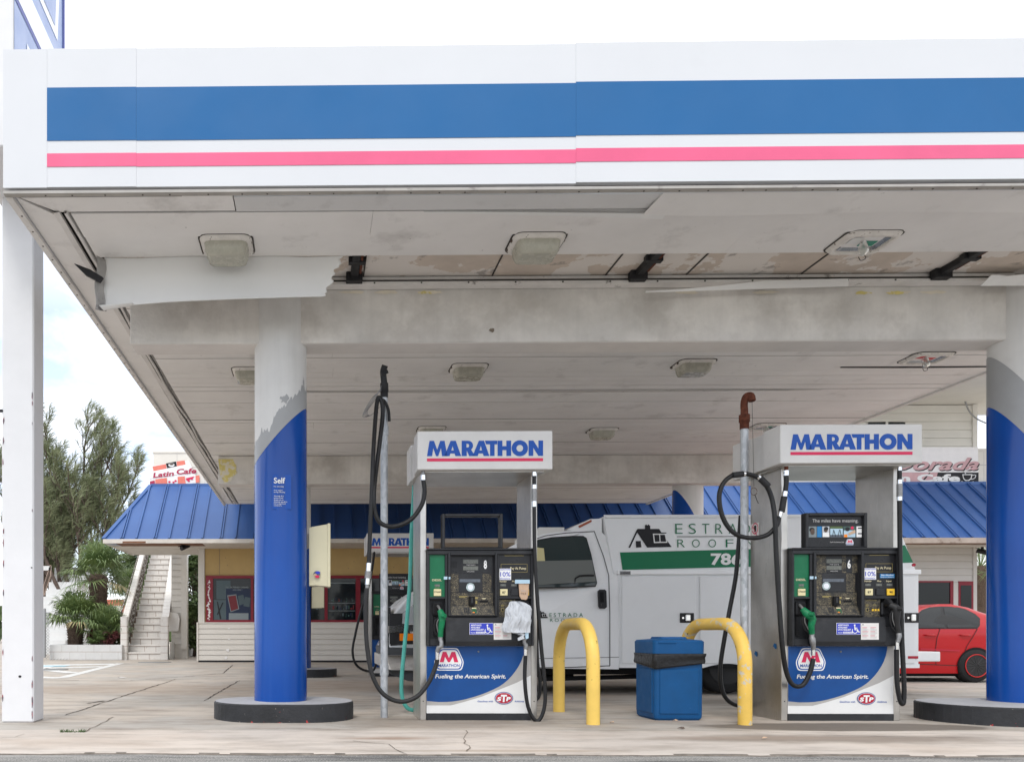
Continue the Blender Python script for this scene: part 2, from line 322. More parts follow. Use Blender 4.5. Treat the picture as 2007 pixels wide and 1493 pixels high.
# ------------------------------------------------------------------ mesh building
ORG = {}
def org(o):
    while o is not None:
        if o in ORG: return ORG[o]
        o = o.parent
    return Vector((0, 0, 0))
class MB:
    def __init__(s): s.v = []; s.f = []; s.m = []; s.ms = []; s.sm = []
    def mi(s, m):
        if m not in s.ms: s.ms.append(m)
        return s.ms.index(m)
    def add(s, vs, fs, m, smooth=False):
        o = len(s.v); s.v += [tuple(x) for x in vs]; k = s.mi(m)
        for f in fs: s.f.append(tuple(i + o for i in f)); s.m.append(k); s.sm.append(smooth)
    def poly(s, pts, m): s.add(pts, [tuple(range(len(pts)))], m)
    def box(s, a, b, m, bev=0.):
        (x0, y0, z0), (x1, y1, z1) = a, b
        x0, x1 = sorted((x0, x1)); y0, y1 = sorted((y0, y1)); z0, z1 = sorted((z0, z1))
        e = min(bev, (x1 - x0) * .45, (y1 - y0) * .45, (z1 - z0) * .45)
        if e <= 0:
            v = [(x, y, z) for z in (z0, z1) for y in (y0, y1) for x in (x0, x1)]
            s.add(v, [(0, 2, 3, 1), (4, 5, 7, 6), (0, 1, 5, 4), (2, 6, 7, 3), (0, 4, 6, 2), (1, 3, 7, 5)], m); return
        # bevelled box: 24 verts
        V = []; idx = {}
        X = (x0, x1); Y = (y0, y1); Z = (z0, z1); sg = (1, -1)
        for i in (0, 1):
            for j in (0, 1):
                for k in (0, 1):
                    c = (X[i], Y[j], Z[k])
                    for ax in range(3):
                        p = [c[0] + sg[i] * e, c[1] + sg[j] * e, c[2] + sg[k] * e]; p[ax] = c[ax]
                        idx[(i, j, k, ax)] = len(V); V.append(tuple(p))
        Fs = []
        for ax in range(3):
            o1, o2 = [q for q in range(3) if q != ax]
            for sd in (0, 1):
                q = []
                for (a_, b_) in ((0, 0), (1, 0), (1, 1), (0, 1)):
                    t3 = [0, 0, 0]; t3[ax] = sd; t3[o1] = a_; t3[o2] = b_; q.append(idx[(*t3, ax)])
                Fs.append(tuple(q))
            for a_ in (0, 1):
                for b_ in (0, 1):
                    t1 = [0, 0, 0]; t1[o1] = a_; t1[o2] = b_; t2 = list(t1); t2[ax] = 1
                    Fs.append((idx[(*t1, o1)], idx[(*t2, o1)], idx[(*t2, o2)], idx[(*t1, o2)]))
        for i in (0, 1):
            for j in (0, 1):
                for k in (0, 1): Fs.append((idx[(i, j, k, 0)], idx[(i, j, k, 1)], idx[(i, j, k, 2)]))
        s.add(V, Fs, m)
    def prism(s, loop, vec, m, mside=None, cap=True):
        n = len(loop); vec = Vector(vec); A = [Vector(p) for p in loop]; B = [p + vec for p in A]
        if cap: s.add(A, [tuple(range(n))], m); s.add(B, [tuple(reversed(range(n)))], m)
        s.add(A + B, [(i, (i + 1) % n, n + (i + 1) % n, n + i) for i in range(n)], mside or m)
    def tube(s, pts, r, m, seg=10, cap=True, smooth=True):
        pts = [Vector(p) for p in pts]; n = len(pts)
        rs = r if isinstance(r, (list, tuple)) else [r] * n
        V = []; T0 = (pts[1] - pts[0]).normalized()
        up = Vector((0, 0, 1)) if abs(T0.z) < .9 else Vector((1, 0, 0))
        N = (up - T0 * up.dot(T0)).normalized()
        for i, p in enumerate(pts):
            T = (pts[min(i + 1, n - 1)] - pts[max(i - 1, 0)]).normalized()
            N = (N - T * N.dot(T)); N = N.normalized() if N.length > 1e-6 else Vector((1, 0, 0)); B = T.cross(N)
            for k in range(seg):
                a = 2 * math.pi * k / seg; V.append(p + (N * math.cos(a) + B * math.sin(a)) * rs[i])
        Fs = [(i * seg + k, i * seg + (k + 1) % seg, (i + 1) * seg + (k + 1) % seg, (i + 1) * seg + k) for i in range(n - 1) for k in range(seg)]
        s.add(V, Fs, m, smooth)
        if cap:
            s.add(V[:seg], [tuple(reversed(range(seg)))], m); s.add(V[-seg:], [tuple(range(seg))], m)
    def cyl(s, c0, c1, r, m, seg=24, r1=None): s.tube([c0, c1], [r, r if r1 is None else r1], m, seg)
    def lathe(s, c, prof, m, seg=32, axis='z'):
        V = []; n = len(prof); c = Vector(c)
        for (r, h) in prof:
            for k in range(seg):
                a = 2 * math.pi * k / seg; q = (r * math.cos(a), r * math.sin(a), h)
                if axis == 'y': q = (q[0], h, q[1])
                V.append(c + Vector(q))
        Fs = [(i * seg + k, i * seg + (k + 1) % seg, (i + 1) * seg + (k + 1) % seg, (i + 1) * seg + k) for i in range(n - 1) for k in range(seg)]
        s.add(V, Fs, m, True); s.add(V[:seg], [tuple(range(seg))], m); s.add(V[-seg:], [tuple(range(seg))], m)
    def grid(s, fn, nu, nv, m, smooth=True):
        V = [fn(i / nu, j / nv) for j in range(nv + 1) for i in range(nu + 1)]
        s.add(V, [(j * (nu + 1) + i, j * (nu + 1) + i + 1, (j + 1) * (nu + 1) + i + 1, (j + 1) * (nu + 1) + i) for j in range(nv) for i in range(nu)], m, smooth)
    def flat(s, vf, O, U, V, m):     # 2d mesh onto a plane
        O, U, V = Vector(O), Vector(U), Vector(V)
        s.add([O + U * p[0] + V * p[1] for p in vf[0]], vf[1], m)
    def build(s, name, parent=None, solid=0., autosm=True, **tags):
        me = bpy.data.meshes.new(name); o0 = org(parent) if parent is not None else Vector((0, 0, 0))
        if parent is None and 'at' in tags: o0 = Vector(tags.pop('at'))
        me.from_pydata([(x[0] - o0.x, x[1] - o0.y, x[2] - o0.z) for x in s.v], [], s.f)
        for m in s.ms: me.materials.append(MATS[m])
        me.polygons.foreach_set('material_index', s.m); me.polygons.foreach_set('use_smooth', s.sm)
        me.update()
        ob = bpy.data.objects.new(name, me); C.objects.link(ob)
        if parent is not None: ob.parent = parent
        else: ob.location = o0; ORG[ob] = o0
        if solid:
            md = ob.modifiers.new('thick', 'SOLIDIFY'); md.thickness = solid; md.offset = 0
        for k, v in tags.items(): ob[k] = v
        return ob
def thing(name, loc, label, cat, group=None):
    o = bpy.data.objects.new(name, None); C.objects.link(o); o.location = loc; ORG[o] = Vector(loc); o.empty_display_size = .2
    o['label'] = label; o['category'] = cat
    if group: o['group'] = group
    return o
def dup(o, parent=None):
    c = o.copy(); C.objects.link(c)
    if parent is not None: c.parent = parent
    ORG[c] = org(o) if parent is None else ORG[parent]
    for ch in [x for x in bpy.data.objects if x.parent == o]: dup(ch, c)
    return c
def bez(p, n=10):       # catmull-rom through points
    p = [Vector(q) for q in p]; q = [p[0] * 2 - p[1]] + p + [p[-1] * 2 - p[-2]]; o = []
    for i in range(1, len(q) - 2):
        for k in range(n):
            t_ = k / n; a, b, c, d_ = q[i - 1], q[i], q[i + 1], q[i + 2]
            o.append(.5 * ((2 * b) + (c - a) * t_ + (2 * a - 5 * b + 4 * c - d_) * t_ ** 2 + (3 * b - a - 3 * c + d_) * t_ ** 3))
    o.append(p[-1]); return o
# 2d fills --------------------------------------------------------------
_tc = {}
def _curve2mesh(cu):
    ob = bpy.data.objects.new('tmp', cu); C.objects.link(ob)
    dg = bpy.context.evaluated_depsgraph_get(); ev = ob.evaluated_get(dg); me = ev.to_mesh()
    r = ([(v.co.x, v.co.y) for v in me.vertices], [tuple(p.vertices) for p in me.polygons])
    ev.to_mesh_clear(); bpy.data.objects.remove(ob); bpy.data.curves.remove(cu); return r
def txt(s, bold=0., shear=0., space=1.):
    """2-d mesh of a string, scaled so that x runs 0..1 and capital height is 0..1"""
    k = (s, bold, shear, space)
    if k not in _tc:
        cu = bpy.data.curves.new('t', 'FONT'); cu.body = 'H' + '\n' + s if False else s; cu.size = 1; cu.offset = bold; cu.shear = shear; cu.space_character = space
        cu.resolution_u = 3; cu.fill_mode = 'FRONT'
        v, f = _curve2mesh(cu)
        cu2 = bpy.data.curves.new('t', 'FONT'); cu2.body = 'H'; cu2.size = 1; cu2.offset = bold; hv, _ = _curve2mesh(cu2)
        h0 = min(p[1] for p in hv); h1 = max(p[1] for p in hv); x0 = min(p[0] for p in v); x1 = max(p[0] for p in v)
        _tc[k] = ([((p[0] - x0) / (x1 - x0), (p[1] - h0) / (h1 - h0)) for p in v], f)
    return _tc[k]
def fill(loops):
    cu = bpy.data.curves.new('p', 'CURVE'); cu.dimensions = '2D'; cu.fill_mode = 'BOTH' if False else 'FRONT'
    for lp in loops:
        sp = cu.splines.new('POLY'); sp.points.add(len(lp) - 1)
        for i, (x, y) in enumerate(lp): sp.points[i].co = (x, y, 0, 1)
        sp.use_cyclic_u = True
    return _curve2mesh(cu)
def ell(cx, cy, rx, ry, n=28, a0=0, a1=2 * math.pi): return [(cx + rx * math.cos(a0 + (a1 - a0) * i / n), cy + ry * math.sin(a0 + (a1 - a0) * i / n)) for i in range(n)]
class Dec:      # decal frame: pixel units (u right, v down) on a plane
    def __init__(s, mb, O, U, V, lift): s.mb = mb; s.O = Vector(O); s.U = Vector(U); s.V = Vector(V); s.l = Vector(lift)
    def _o(s, k): return s.O + s.l * k
    def text(s, st, u0, u1, vbase, cap, m, k=1, **kw): s.mb.flat(txt(st, **kw), s._o(k) + s.U * u0 + s.V * vbase, s.U * (u1 - u0), -s.V * cap, m)
    def rect(s, u0, v0, u1, v1, m, k=1): s.mb.poly([s._o(k) + s.U * a + s.V * b for a, b in ((u0, v1), (u1, v1), (u1, v0), (u0, v0))], m)
    def poly(s, pts, m, k=1): s.mb.flat(fill([pts]), s._o(k), s.U, s.V, m)
    def loops(s, lps, m, k=1): s.mb.flat(fill(lps), s._o(k), s.U, s.V, m)
    def ell(s, cu, cv, ru, rv, m, k=1, n=28): s.mb.poly([s._o(k) + s.U * a + s.V * b for a, b in ell(cu, cv, ru, rv, n)], m)
def marathon_loops():      # cap height 1, width 7.69
    L_ = []
    L_.append([(0, 0), (.17, 1), (.47, 1), (.68, .42), (.88, 1), (1.17, 1), (1.35, 0), (1.0, 0), (.93, .52), (.75, 0), (.60, 0), (.42, .52), (.34, 0)])
    def A(x):
        return [[(x, 0), (x + .42, 1), (x + .76, 1), (x + 1.12, 0), (x + .74, 0), (x + .68, .17), (x + .40, .17), (x + .35, 0)], [(x + .47, .37), (x + .63, .37), (x + .55, .66)]]
    L2 = A(1.15)
    a = [(2.30, 0), (2.30, 1), (2.72, 1)] + [(2.74 + .32 * math.cos(t_), .68 + .32 * math.sin(t_)) for t_ in [math.pi / 2 - i * math.pi / 10 for i in range(1, 9)]] + [(3.20, 0), (2.80, 0), (2.64, .36), (2.64, 0)]
    Rl = [a, [(2.62, .56), (2.62, .80), (2.70, .80), (2.78, .76), (2.80, .68), (2.78, .60), (2.70, .56)]]
    L3 = A(3.02)
    T = [[(4.00, 1), (4.58, 1), (4.58, .0), (4.25, 0), (4.25, .78), (3.86, .78), (3.92, 1)]]
    T = [[(3.84, 1), (4.66, 1), (4.66, .76), (4.48, .76), (4.48, 0), (4.18, 0), (4.18, .76), (3.92, .76)]]
    H = [[(4.68, 0), (4.68, 1), (5.0, 1), (5.0, .64), (5.26, .64), (5.26, 1), (5.58, 1), (5.58, 0), (5.26, 0), (5.26, .38), (5.0, .38), (5.0, 0)]]
    O = [ell(6.15, .5, .54, .52, 32), ell(6.15, .5, .22, .22, 24)]
    Nn = [[(6.73, 0), (6.73, 1), (7.05, 1), (7.38, .48), (7.38, 1), (7.69, 1), (7.69, 0), (7.38, 0), (7.04, .52), (7.04, 0)]]
    return [[L_[0]], L2, Rl, L3, T, H, O, Nn]
_ml = None
def marathon(dec, u0, u1, vbase, cap, m, k=1):
    global _ml
    if _ml is None: _ml = [fill(l) for l in marathon_loops()]
    for vf in _ml: dec.mb.flat(vf, dec._o(k) + dec.U * u0 + dec.V * vbase, dec.U * ((u1 - u0) / 7.69), -dec.V * cap, m)
def hexlogo(dec, cx, cy, wd, ht, k=1, word=True):
    def hexa(s):
        w2, h2 = wd / 2 * s, ht / 2 * s; w2 = wd / 2 - (1 - s) * ht / 2; r = .12 * ht
        raw = [(-w2 * .58, -h2), (w2 * .58, -h2), (w2, h2 * .25), (w2 * .84, h2), (-w2 * .84, h2), (-w2, h2 * .25)]
        o = []
        for i, p in enumerate(raw):
            a = Vector(raw[i - 1]); b = Vector(p); c = Vector(raw[(i + 1) % 6])
            p1 = b + (a - b).normalized() * r; p2 = b + (c - b).normalized() * r
            for q in (0, .33, .66, 1):
                x = p1 * (1 - q) ** 2 + b * 2 * q * (1 - q) + p2 * q ** 2; o.append((cx + x.x, cy + x.y))
        return o
    dec.poly(hexa(1), 'ink_white', k); dec.poly(hexa(.91), 'logo_blue', k + 1); dec.poly(hexa(.82), 'ink_white', k + 2)
    mw = wd * .62; x0 = cx - mw / 2; y1 = cy - ht * .33; y0 = cy + ht * .13; h = y0 - y1
    pts = [(0, 0), (.17, 1), (.36, 1), (.5, .42), (.64, 1), (.83, 1), (1, 0), (.78, 0), (.71, .52), (.55, 0), (.45, 0), (.29, .52), (.22, 0)]
    dec.poly([(x0 + p[0] * mw, y0 - p[1] * h) for p in pts], 'logo_red', k + 3)
    if word: dec.text('MARATHON', cx - wd * .35, cx + wd * .35, cy + ht * .34, ht * .13, 'logo_blue', k + 3, bold=.02)
    else: dec.rect(cx - wd * .33, cy + ht * .22, cx + wd * .33, cy + ht * .32, 'logo_blue', k + 3)
# ================================================================== GROUND
ED = 5.345       # edge of the road
m = MB(); m.box((-400, -60, -.30), (400, 900, -.06), 'earth'); m.build('terrain', kind='structure')
m = MB(); m.poly([(-60, -14, -.012), (60, -14, -.012), (60, ED + .3, -.012), (-60, ED + .3, -.012)], 'asphalt'); m.build('road', kind='structure')
# pale concrete apron with a broken edge, and the lot behind it
m = MB(); n = 400; x0, x1 = -14, 14; V = []
def edge_y(x): return ED + .012 * x * -.4 + .045 * (mnoise.noise(Vector((x * 1.3, 3, 0)))) + .025 * mnoise.noise(Vector((x * 6, 1, 0))) + .012 * mnoise.noise(Vector((x * 25, 5, 0)))
SEAM = 6.62
for i in range(n + 1):
    x = x0 + (x1 - x0) * i / n; y = edge_y(x)
    V += [(x, y - .012, -.014), (x, y, -.004), (x, y + .02, 0), (x, SEAM - .004, 0)]
m.add(V, [(4 * i + k, 4 * i + 4 + k, 4 * i + 5 + k, 4 * i + 1 + k) for i in range(n) for k in range(3)], 'apron_concrete'); m.m = [m.mi('apron_edge') if k % 3 == 0 or (k % 3 == 1 and mnoise.noise(Vector((k * .03, 2, 0))) + .6 * mnoise.noise(Vector((k * .21, 7, 0))) + k * .0003 > .22) else k_ for k, k_ in enumerate(m.m)]; m.build('apron_pavement', kind='structure')  # dark edge colour: dirty slab side plus painted shadow sections
m = MB(); m.box((-60, SEAM + .004, -.05), (60, 120, 0.0), 'lot_concrete'); m.box((-60, SEAM - .01, -.05), (60, SEAM + .01, -.008), 'joint_dark'); m.build('lot_pavement', kind='structure')
m = MB()
def crack(pts, wd, mt='joint_dark', jag=.012, z=.004):
    pts = [PZ(*p) for p in pts]; o = []
    for a, b in zip(pts, pts[1:]):
        k = max(2, int((b - a).length / .12))
        for i in range(k): o.append(a.lerp(b, i / k))
    o.append(pts[-1]); L_ = []; R_ = []
    for i, p in enumerate(o):
        t_ = (o[min(i + 1, len(o) - 1)] - o[max(i - 1, 0)]).normalized(); s_ = Vector((-t_.y, t_.x, 0)); q = p + s_ * random.uniform(-jag, jag)
        ww = wd * random.uniform(.35, 1.0); L_.append(q + s_ * ww); R_.append(q - s_ * ww)
    V = [Vector((v.x, v.y, z)) for v in L_ + R_]; n_ = len(o)
    m.add(V, [(i, i + 1, n_ + i + 1, n_ + i) for i in range(n_ - 1)], mt)
crack([(127, 1401), (180, 1384), (240, 1364), (328, 1336)], .012)
crack([(170, 1378), (205, 1373)], .02)
crack([(165, 1434), (222, 1405)], .008, 'joint_soft')
crack([(127, 1401), (215, 1408)], .004, 'joint_soft')
crack([(399, 1373), (432, 1354), (470, 1333)], .012)
crack([(255, 1333), (360, 1326), (437, 1319), (500, 1318)], .014)
crack([(437, 1319), (456, 1303)], .016)
crack([(83, 1333), (155, 1333)], .022)
crack([(328, 1336), (345, 1330)], .010, 'joint_soft')
crack([(700, 1371), (745, 1370)], .010); crack([(640, 1420), (700, 1428), (790, 1421)], .003, 'joint_soft')
crack([(915, 1431), (910, 1452), (918, 1466), (915, 1472)], .006, 'joint_soft', .02)
crack([(690, 1452), (760, 1458), (800, 1478)], .004, 'joint_dark', .02)
crack([(0, 1446), (28, 1444), (46, 1438)], .004, 'joint_soft')
crack([(1770, 1345), (1800, 1348)], .010, 'joint_soft'); crack([(1770, 1381), (1800, 1382)], .007, 'joint_dark')
crack([(440, 1333), (600, 1333), (760, 1335)], .006, 'joint_soft')
crack([(1350, 1425), (1600, 1440), (1900, 1446)], .006, 'joint_dark', .004)
m.build('pavement_joints', kind='structure')
m = MB()
def stripe(a, b, wd, mt='marking', z=.004):
    a, b = PZ(*a), PZ(*b); t_ = (b - a).normalized(); s_ = Vector((-t_.y, t_.x, 0)) * wd
    m.poly([(v.x, v.y, z) for v in (a + s_, a - s_, b - s_, b + s_)], mt)
stripe((60, 1326.5), (124, 1328), .22); stripe((124, 1327), (236, 1299.5), .10, z=.0045); stripe((75, 1303.5), (228, 1301), .42, z=.005)
stripe((90, 1309), (205, 1306), .30, z=.006); stripe((86, 1312), (145, 1318.5), .16, z=.0055); stripe((60, 1312), (110, 1302), .2, z=.007)
stripe((84, 1306), (100, 1304), .5, 'marking_blue', .0075)
m.build('parking_markings', kind='structure')
# manhole and drain lids
m = MB(); c_ = PZ(95, 1312); m.lathe((c_.x, c_.y, 0), [(.42, 0), (.42, .009), (.38, .010), (.001, .010)], 'cast_metal', 28)
m.build('manhole_cover', at=(c_.x, c_.y, 0), label='dark round manhole cover in the lot beside the white parking hatching', category='manhole cover')
m = MB(); c_ = PZ(303, 1297.5); m.lathe((c_.x, c_.y, 0), [(.45, 0), (.45, .009), (.40, .010), (.001, .010)], 'cast_metal', 28)
m.build('manhole_cover', at=(c_.x, c_.y, 0), label='dark round utility cover in front of the tiled staircase', category='manhole cover')
def leaf_litter(px, py, sz, mt, label):
    c_ = PZ(px, py); m = MB()
    V = [c_ + Vector((sz * math.cos(a) * random.uniform(.5, 1), sz * .6 * math.sin(a) * random.uniform(.5, 1), .006 + random.uniform(0, .012))) for a in [i * .78 for i in range(8)]]
    m.add([c_ + Vector((0, 0, .02))] + V, [(0, 1 + i, 1 + (i + 1) % 8) for i in range(8)], mt); m.build('dry_leaf', at=tuple(c_), label=label, category='leaf', group='litter on the pavement', solid=.002)
leaf_litter(1324, 1413, .028, 'kraft', 'dry brown leaf on the concrete under the blue bin')
leaf_litter(1335, 1428, .04, 'bark', 'brown leaf lying on the concrete in front of the blue bin')
leaf_litter(1497, 1448, .028, 'kraft', 'crumpled tan leaf on the apron left of the right pump')
leaf_litter(1200, 1417, .022, 'kraft', 'small leaf on the concrete right of the left yellow hoop barrier')
leaf_litter(239, 1328, .12, 'paper', 'white scrap of paper on the open lot at the left')
# weeds at the slab corner
m = MB(); c_ = PZ(140, 1434)
for i in range(90):
    p = c_ + Vector((random.uniform(-.09, .11), random.uniform(-.02, .02), 0)); h = random.uniform(.008, .032); a = random.uniform(0, 6.3)
    q = p + Vector((math.cos(a) * .02, math.sin(a) * .02, h)); m.poly([p + Vector((.004, 0, 0)), p - Vector((.004, 0, 0)), q], 'leaf_green')
m.build('grass', kind='stuff', label='small weed tuft at the corner of a slab joint', category='weeds')

# ================================================================== CANOPY
ZS = 4.03; YF = 5.83; YB = 20.16; XL = -2.27; XR = 8.34
can = thing('fuel_canopy', (XL, YF, 0), 'big flat white canopy with blue and pink stripes and torn soffit over the pumps', 'canopy')
zt = Z_(97, YF, 8); zb1, zb0 = Z_(173, YF, 92), Z_(277, YF, 92); zp1, zp0 = Z_(302, YF, 92), Z_(328, YF, 92); zbot = Z_(368, YF, 8)
segs = [XL, X_(92, YF), X_(267, YF), X_(1129, YF), XR]
for i in range(4):
    m = MB(); dz = .009 if i == 3 else (.003 if i == 1 else 0); a, b = segs[i] + (.0005 if i else 0), segs[i + 1] - .0005
    m.box((a, YF + .003, zbot + dz), (b, YF + .05, zt + dz), 'fascia_white')
    if i:
        m.box((a, YF - .001, zb0 + dz), (b, YF + .002, zb1 + dz), 'fascia_blue'); m.box((a, YF - .001, zp0 + dz), (b, YF + .002, zp1 + dz), 'fascia_pink')
    m.build('fascia_panel', can)
m = MB(); m.box((XL, YF + .06, zbot), (XL + .04, YB, zt), 'fascia_white'); m.build('side_fascia', can)
m = MB(); m.box((XR - .04, YF + .06, zbot + .01), (XR, YB, zt), 'fascia_white'); m.build('side_fascia', can)
m = MB(); m.box((XL, YB + .002, zbot), (XR, YB + .05, zt), 'fascia_white'); m.build('rear_fascia', can)
m = MB(); m.box((XL + .05, YF + .06, zt - .12), (XR - .05, YB - .01, zt - .05), 'soffit_trim'); m.box((XL + .05, YF + .06, ZS + .16), (XR - .05, YB - .01, ZS + .20), 'deck'); m.build('roof_deck', can)
m = MB(); m.box((XL + .02, YB + .051, zt - .02), (9.6, 22.58, zt + .06), 'soffit_trim'); m.build('rear_shade_slab', can)  # unseen slab added to keep light off the mansard roof behind
# edge trim all round
m = MB()
m.box((XL - .0, YF + .004, ZS - .022), (XR, YF + .055, ZS - .002), 'trim_old'); m.box((XL, YF + .055, ZS - .03), (XL + .05, YB, ZS - .0025), 'soffit_trim')
m.box((XR - .05, YF + .055, ZS - .03), (XR, YB, ZS - .0025), 'soffit_trim')
m.box((XL + .09, YF + .075, ZS - .006), (X_(360, 6.0), YF + .09, ZS + .02), 'bracket_black')
for i in range(60):
    y_ = YF + .3 + i * .24; m.box((XL + .022, y_, ZS - .033), (XL + .034, y_ + .012, ZS - .029), 'joint_dark')
for i in range(44):
    x_ = XL + .3 + i * .24 + random.uniform(-.06, .06); m.box((x_, YF + .03, ZS - .025), (x_ + .01, YF + .04, ZS - .021), 'joint_dark')
m.build('edge_trim', can)
# left border board, buckled trough behind it
m = MB()
m.prism([(XL + .055, YF + .10, ZS + .005), (XL + .27, YF + .36, ZS + .005), (XL + .23, YB - .05, ZS + .005), (XL + .055, YB - .05, ZS + .005)], (0, 0, .02), 'soffit')
m.build('border_board', can)
m = MB(); N_ = 70
def trough(u, off, wd, z0, amp):
    y = 6.12 + (YB - .1 - 6.12) * u; x = XL + .27 + off + amp * mnoise.noise(Vector((y * .9, off * 9, 0))); return x, y, z0
for off, wd, z0, mt, amp in ((.0, .045, ZS - .012, 'soffit_trim', .02), (.07, .02, ZS - .02, 'soffit_trim', .035), (.095, .05, ZS + .012, 'sheet_dirty', .04)):
    V = []
    for i in range(N_ + 1):
        x, y, z = trough(i / N_, off, wd, z0, amp); zz = z + .012 * mnoise.noise(Vector((y * 1.7, off, 5)))
        V += [(x, y, zz), (x + wd, y, zz + (.006 if mt == 'soffit_trim' else .02)), (x + wd, y, zz + .03), (x, y, zz + .03)]
    m.add(V, [(4 * i + k, 4 * i + 4 + k, 4 * i + 4 + (k + 1) % 4, 4 * i + (k + 1) % 4) for i in range(N_) for k in range(4)], mt)
m.box((XL + .25, 6.15, ZS + .05), (XL + .45, YB - .1, ZS + .06), 'soffit_seam')
m.build('gutter_trough', can)
# front border boards
xa, xb = X_(460, 6.0), X_(1284, 6.0)
m = MB(); m.prism([(XL + .085, YF + .10, ZS + .002), (xa - .01, YF + .10, ZS + .002), (xa - .01, 6.14, ZS + .002), (XL + .30, 6.14, ZS + .002)], (0, 0, .02), 'soffit'); m.build('border_board', can)
m = MB(); m.box((xa, YF + .10, ZS - .006), (xb + .1, 6.135, ZS + .014), 'soffit_new'); m.build('border_board', can)
m = MB(); N_ = 40; V = []
for i in range(N_ + 1):
    x = xb - .02 + (XR - .1 - xb) * i / N_; dr = .035 + .015 * math.sin(i * .35) * math.exp(-i / 18)
    V += [(x + .045, YF + .085, ZS - .008), (x, 6.17, ZS - dr), (x, 6.175, ZS - dr + .012)]
m.add(V, [(3 * i + k, 3 * i + 3 + k, 3 * i + 4 + k, 3 * i + 1 + k) for i in range(N_) for k in range(2)], 'soffit'); m.build('sagging_board', can, solid=.006)
m = MB(); V = []
for i in range(21):
    u = i / 20; x = X_(830, 6.2) + (X_(1300, 6.2) - X_(830, 6.2)) * u; dr = .004 + .035 * u ** 1.5
    V += [(x, 6.16, ZS - dr), (x, 6.16 + .012 + .05 * u, ZS - dr - .004)]
m.add(V, [(2 * i, 2 * i + 2, 2 * i + 3, 2 * i + 1) for i in range(20)], 'sheet_white'); m.build('loose_trim_strip', can, solid=.006)
# soffit panels; two rows are missing between the border and the front beam
m = MB(); y = 6.15; k = 0; G0 = 6.88; G1 = 7.50; XP = XL + .40
ys = []
while y < YB - .3:
    h = .365 if not (6.7 < y < 7.0) else .365; ys.append(y); y += .365
for k, y in enumerate(ys):
    if G0 - .1 < y < G1 - .02: continue
    z0 = ZS + random.uniform(-.004, .004); tl = random.uniform(-.004, .004)
    xs = [XP] + sorted([random.uniform(XP + 1, XR - 1)]) + [XR - .06]
    for a, b in zip(xs, xs[1:]):
        a_ = a + (.0 if a == XP else .002); dz = random.uniform(-.002, .002); gap = .007 if k % 3 else .011
        V = [(a_, y + gap, z0 + dz), (b, y + gap, z0 + dz + random.uniform(-.002, .002)), (b, y + .365, z0 + tl), (a_, y + .365, z0 + tl)]
        m.prism(V, (0, 0, .012), 'soffit')
    if y > 8: # ribs pressed in the boards
        m.box((XP, y + .18, z0 - .003), (XR - .06, y + .184, z0 + .002), 'soffit_seam' if k % 4 == 0 else 'soffit')
m.box((XP - .02, 6.10, ZS + .06), (XR - .06, 6.86, ZS + .065), 'soffit_seam'); m.box((XP - .02, 7.55, ZS + .06), (XR - .06, YB - .1, ZS + .065), 'soffit_seam')
m.build('soffit_panels', can)
m = MB(); yy = 10.75; V = []
for i in range(31):
    x = XP + 1.0 + (XR - XP - 2.6) * i / 30; d_ = .022 * math.sin(math.pi * i / 30) + .004
    V += [(x, yy, ZS - d_), (x, yy + .03, ZS - d_ * .4)]
m.add(V, [(2 * i, 2 * i + 2, 2 * i + 3, 2 * i + 1) for i in range(30)], 'soffit_trim'); m.build('loose_trim_strip', can, solid=.004)
m = MB(); V = []
for i in range(31):
    x = X_(1640, 9.9) + (XR - .1 - X_(1640, 9.9)) * i / 30; d_ = .006 * math.sin(math.pi * i / 30)
    V += [(x, 9.82, ZS - .008), (x, 9.84, ZS - .012 - d_)]
m.add(V, [(2 * i, 2 * i + 2, 2 * i + 3, 2 * i + 1) for i in range(30)], 'bracket_black'); m.build('loose_trim_strip', can, solid=.004)
# exposed deck in the gap, ledge, brackets
m = MB(); GX = X_(655, 7.0)
m.box((XL + .5, 6.90, ZS + .055), (XR - .1, 7.44, ZS + .075), 'deck')
for px in (715, 978, 1210, 1375, 1610, 1880): m.box((X_(px, 7.1), 6.9, ZS + .047), (X_(px, 7.1) + .012, 7.40, ZS + .056), 'soffit_seam')
m.build('exposed_deck', can)
m = MB(); xa_ = XL + .7; xe = X_(1990, 7.4)
m.box((xa_, 7.40, ZS - .03), (xe, 7.49, ZS + .045), 'soffit_trim'); m.box((xa_, 7.37, ZS - .035), (xe, 7.40, ZS - .012), 'soffit_trim'); m.box((xa_, 7.385, ZS + .005), (xe, 7.40, ZS + .012), 'soffit_seam')
for i in range(18): x_ = xa_ + .4 + i * .43; m.box((x_, 7.366, ZS - .028), (x_ + .014, 7.371, ZS - .016), 'joint_dark')
m.build('ledge_trim', can)
m = MB(); V = []       # torn strip lying along the beam top
for i in range(25):
    u = i / 24; x = X_(1262, 7.38) + (X_(1658, 7.38) - X_(1262, 7.38)) * u; h = .004 + .065 * min(1, u * 1.7) ** 1.5
    zb_ = Z_(574, 7.36, 1262) + (Z_(562, 7.36, 1658) - Z_(574, 7.36, 1262)) * u
    V += [(x, 7.35, zb_), (x, 7.33 + .02 * u, zb_ + h)]
m.add(V, [(2 * i, 2 * i + 2, 2 * i + 3, 2 * i + 1) for i in range(24)], 'sheet_white'); m.build('torn_trim_strip', can, solid=.006)
m = MB(); V = []
for i in range(13):
    u = i / 12; x = X_(1918, 7.36) + .9 * u
    V += [(x, 7.34, Z_(562, 7.36, 1920)), (x + .03, 7.26 + .01 * math.sin(i), Z_(543, 7.3, 1930) + .006 * math.sin(i * 2.1))]
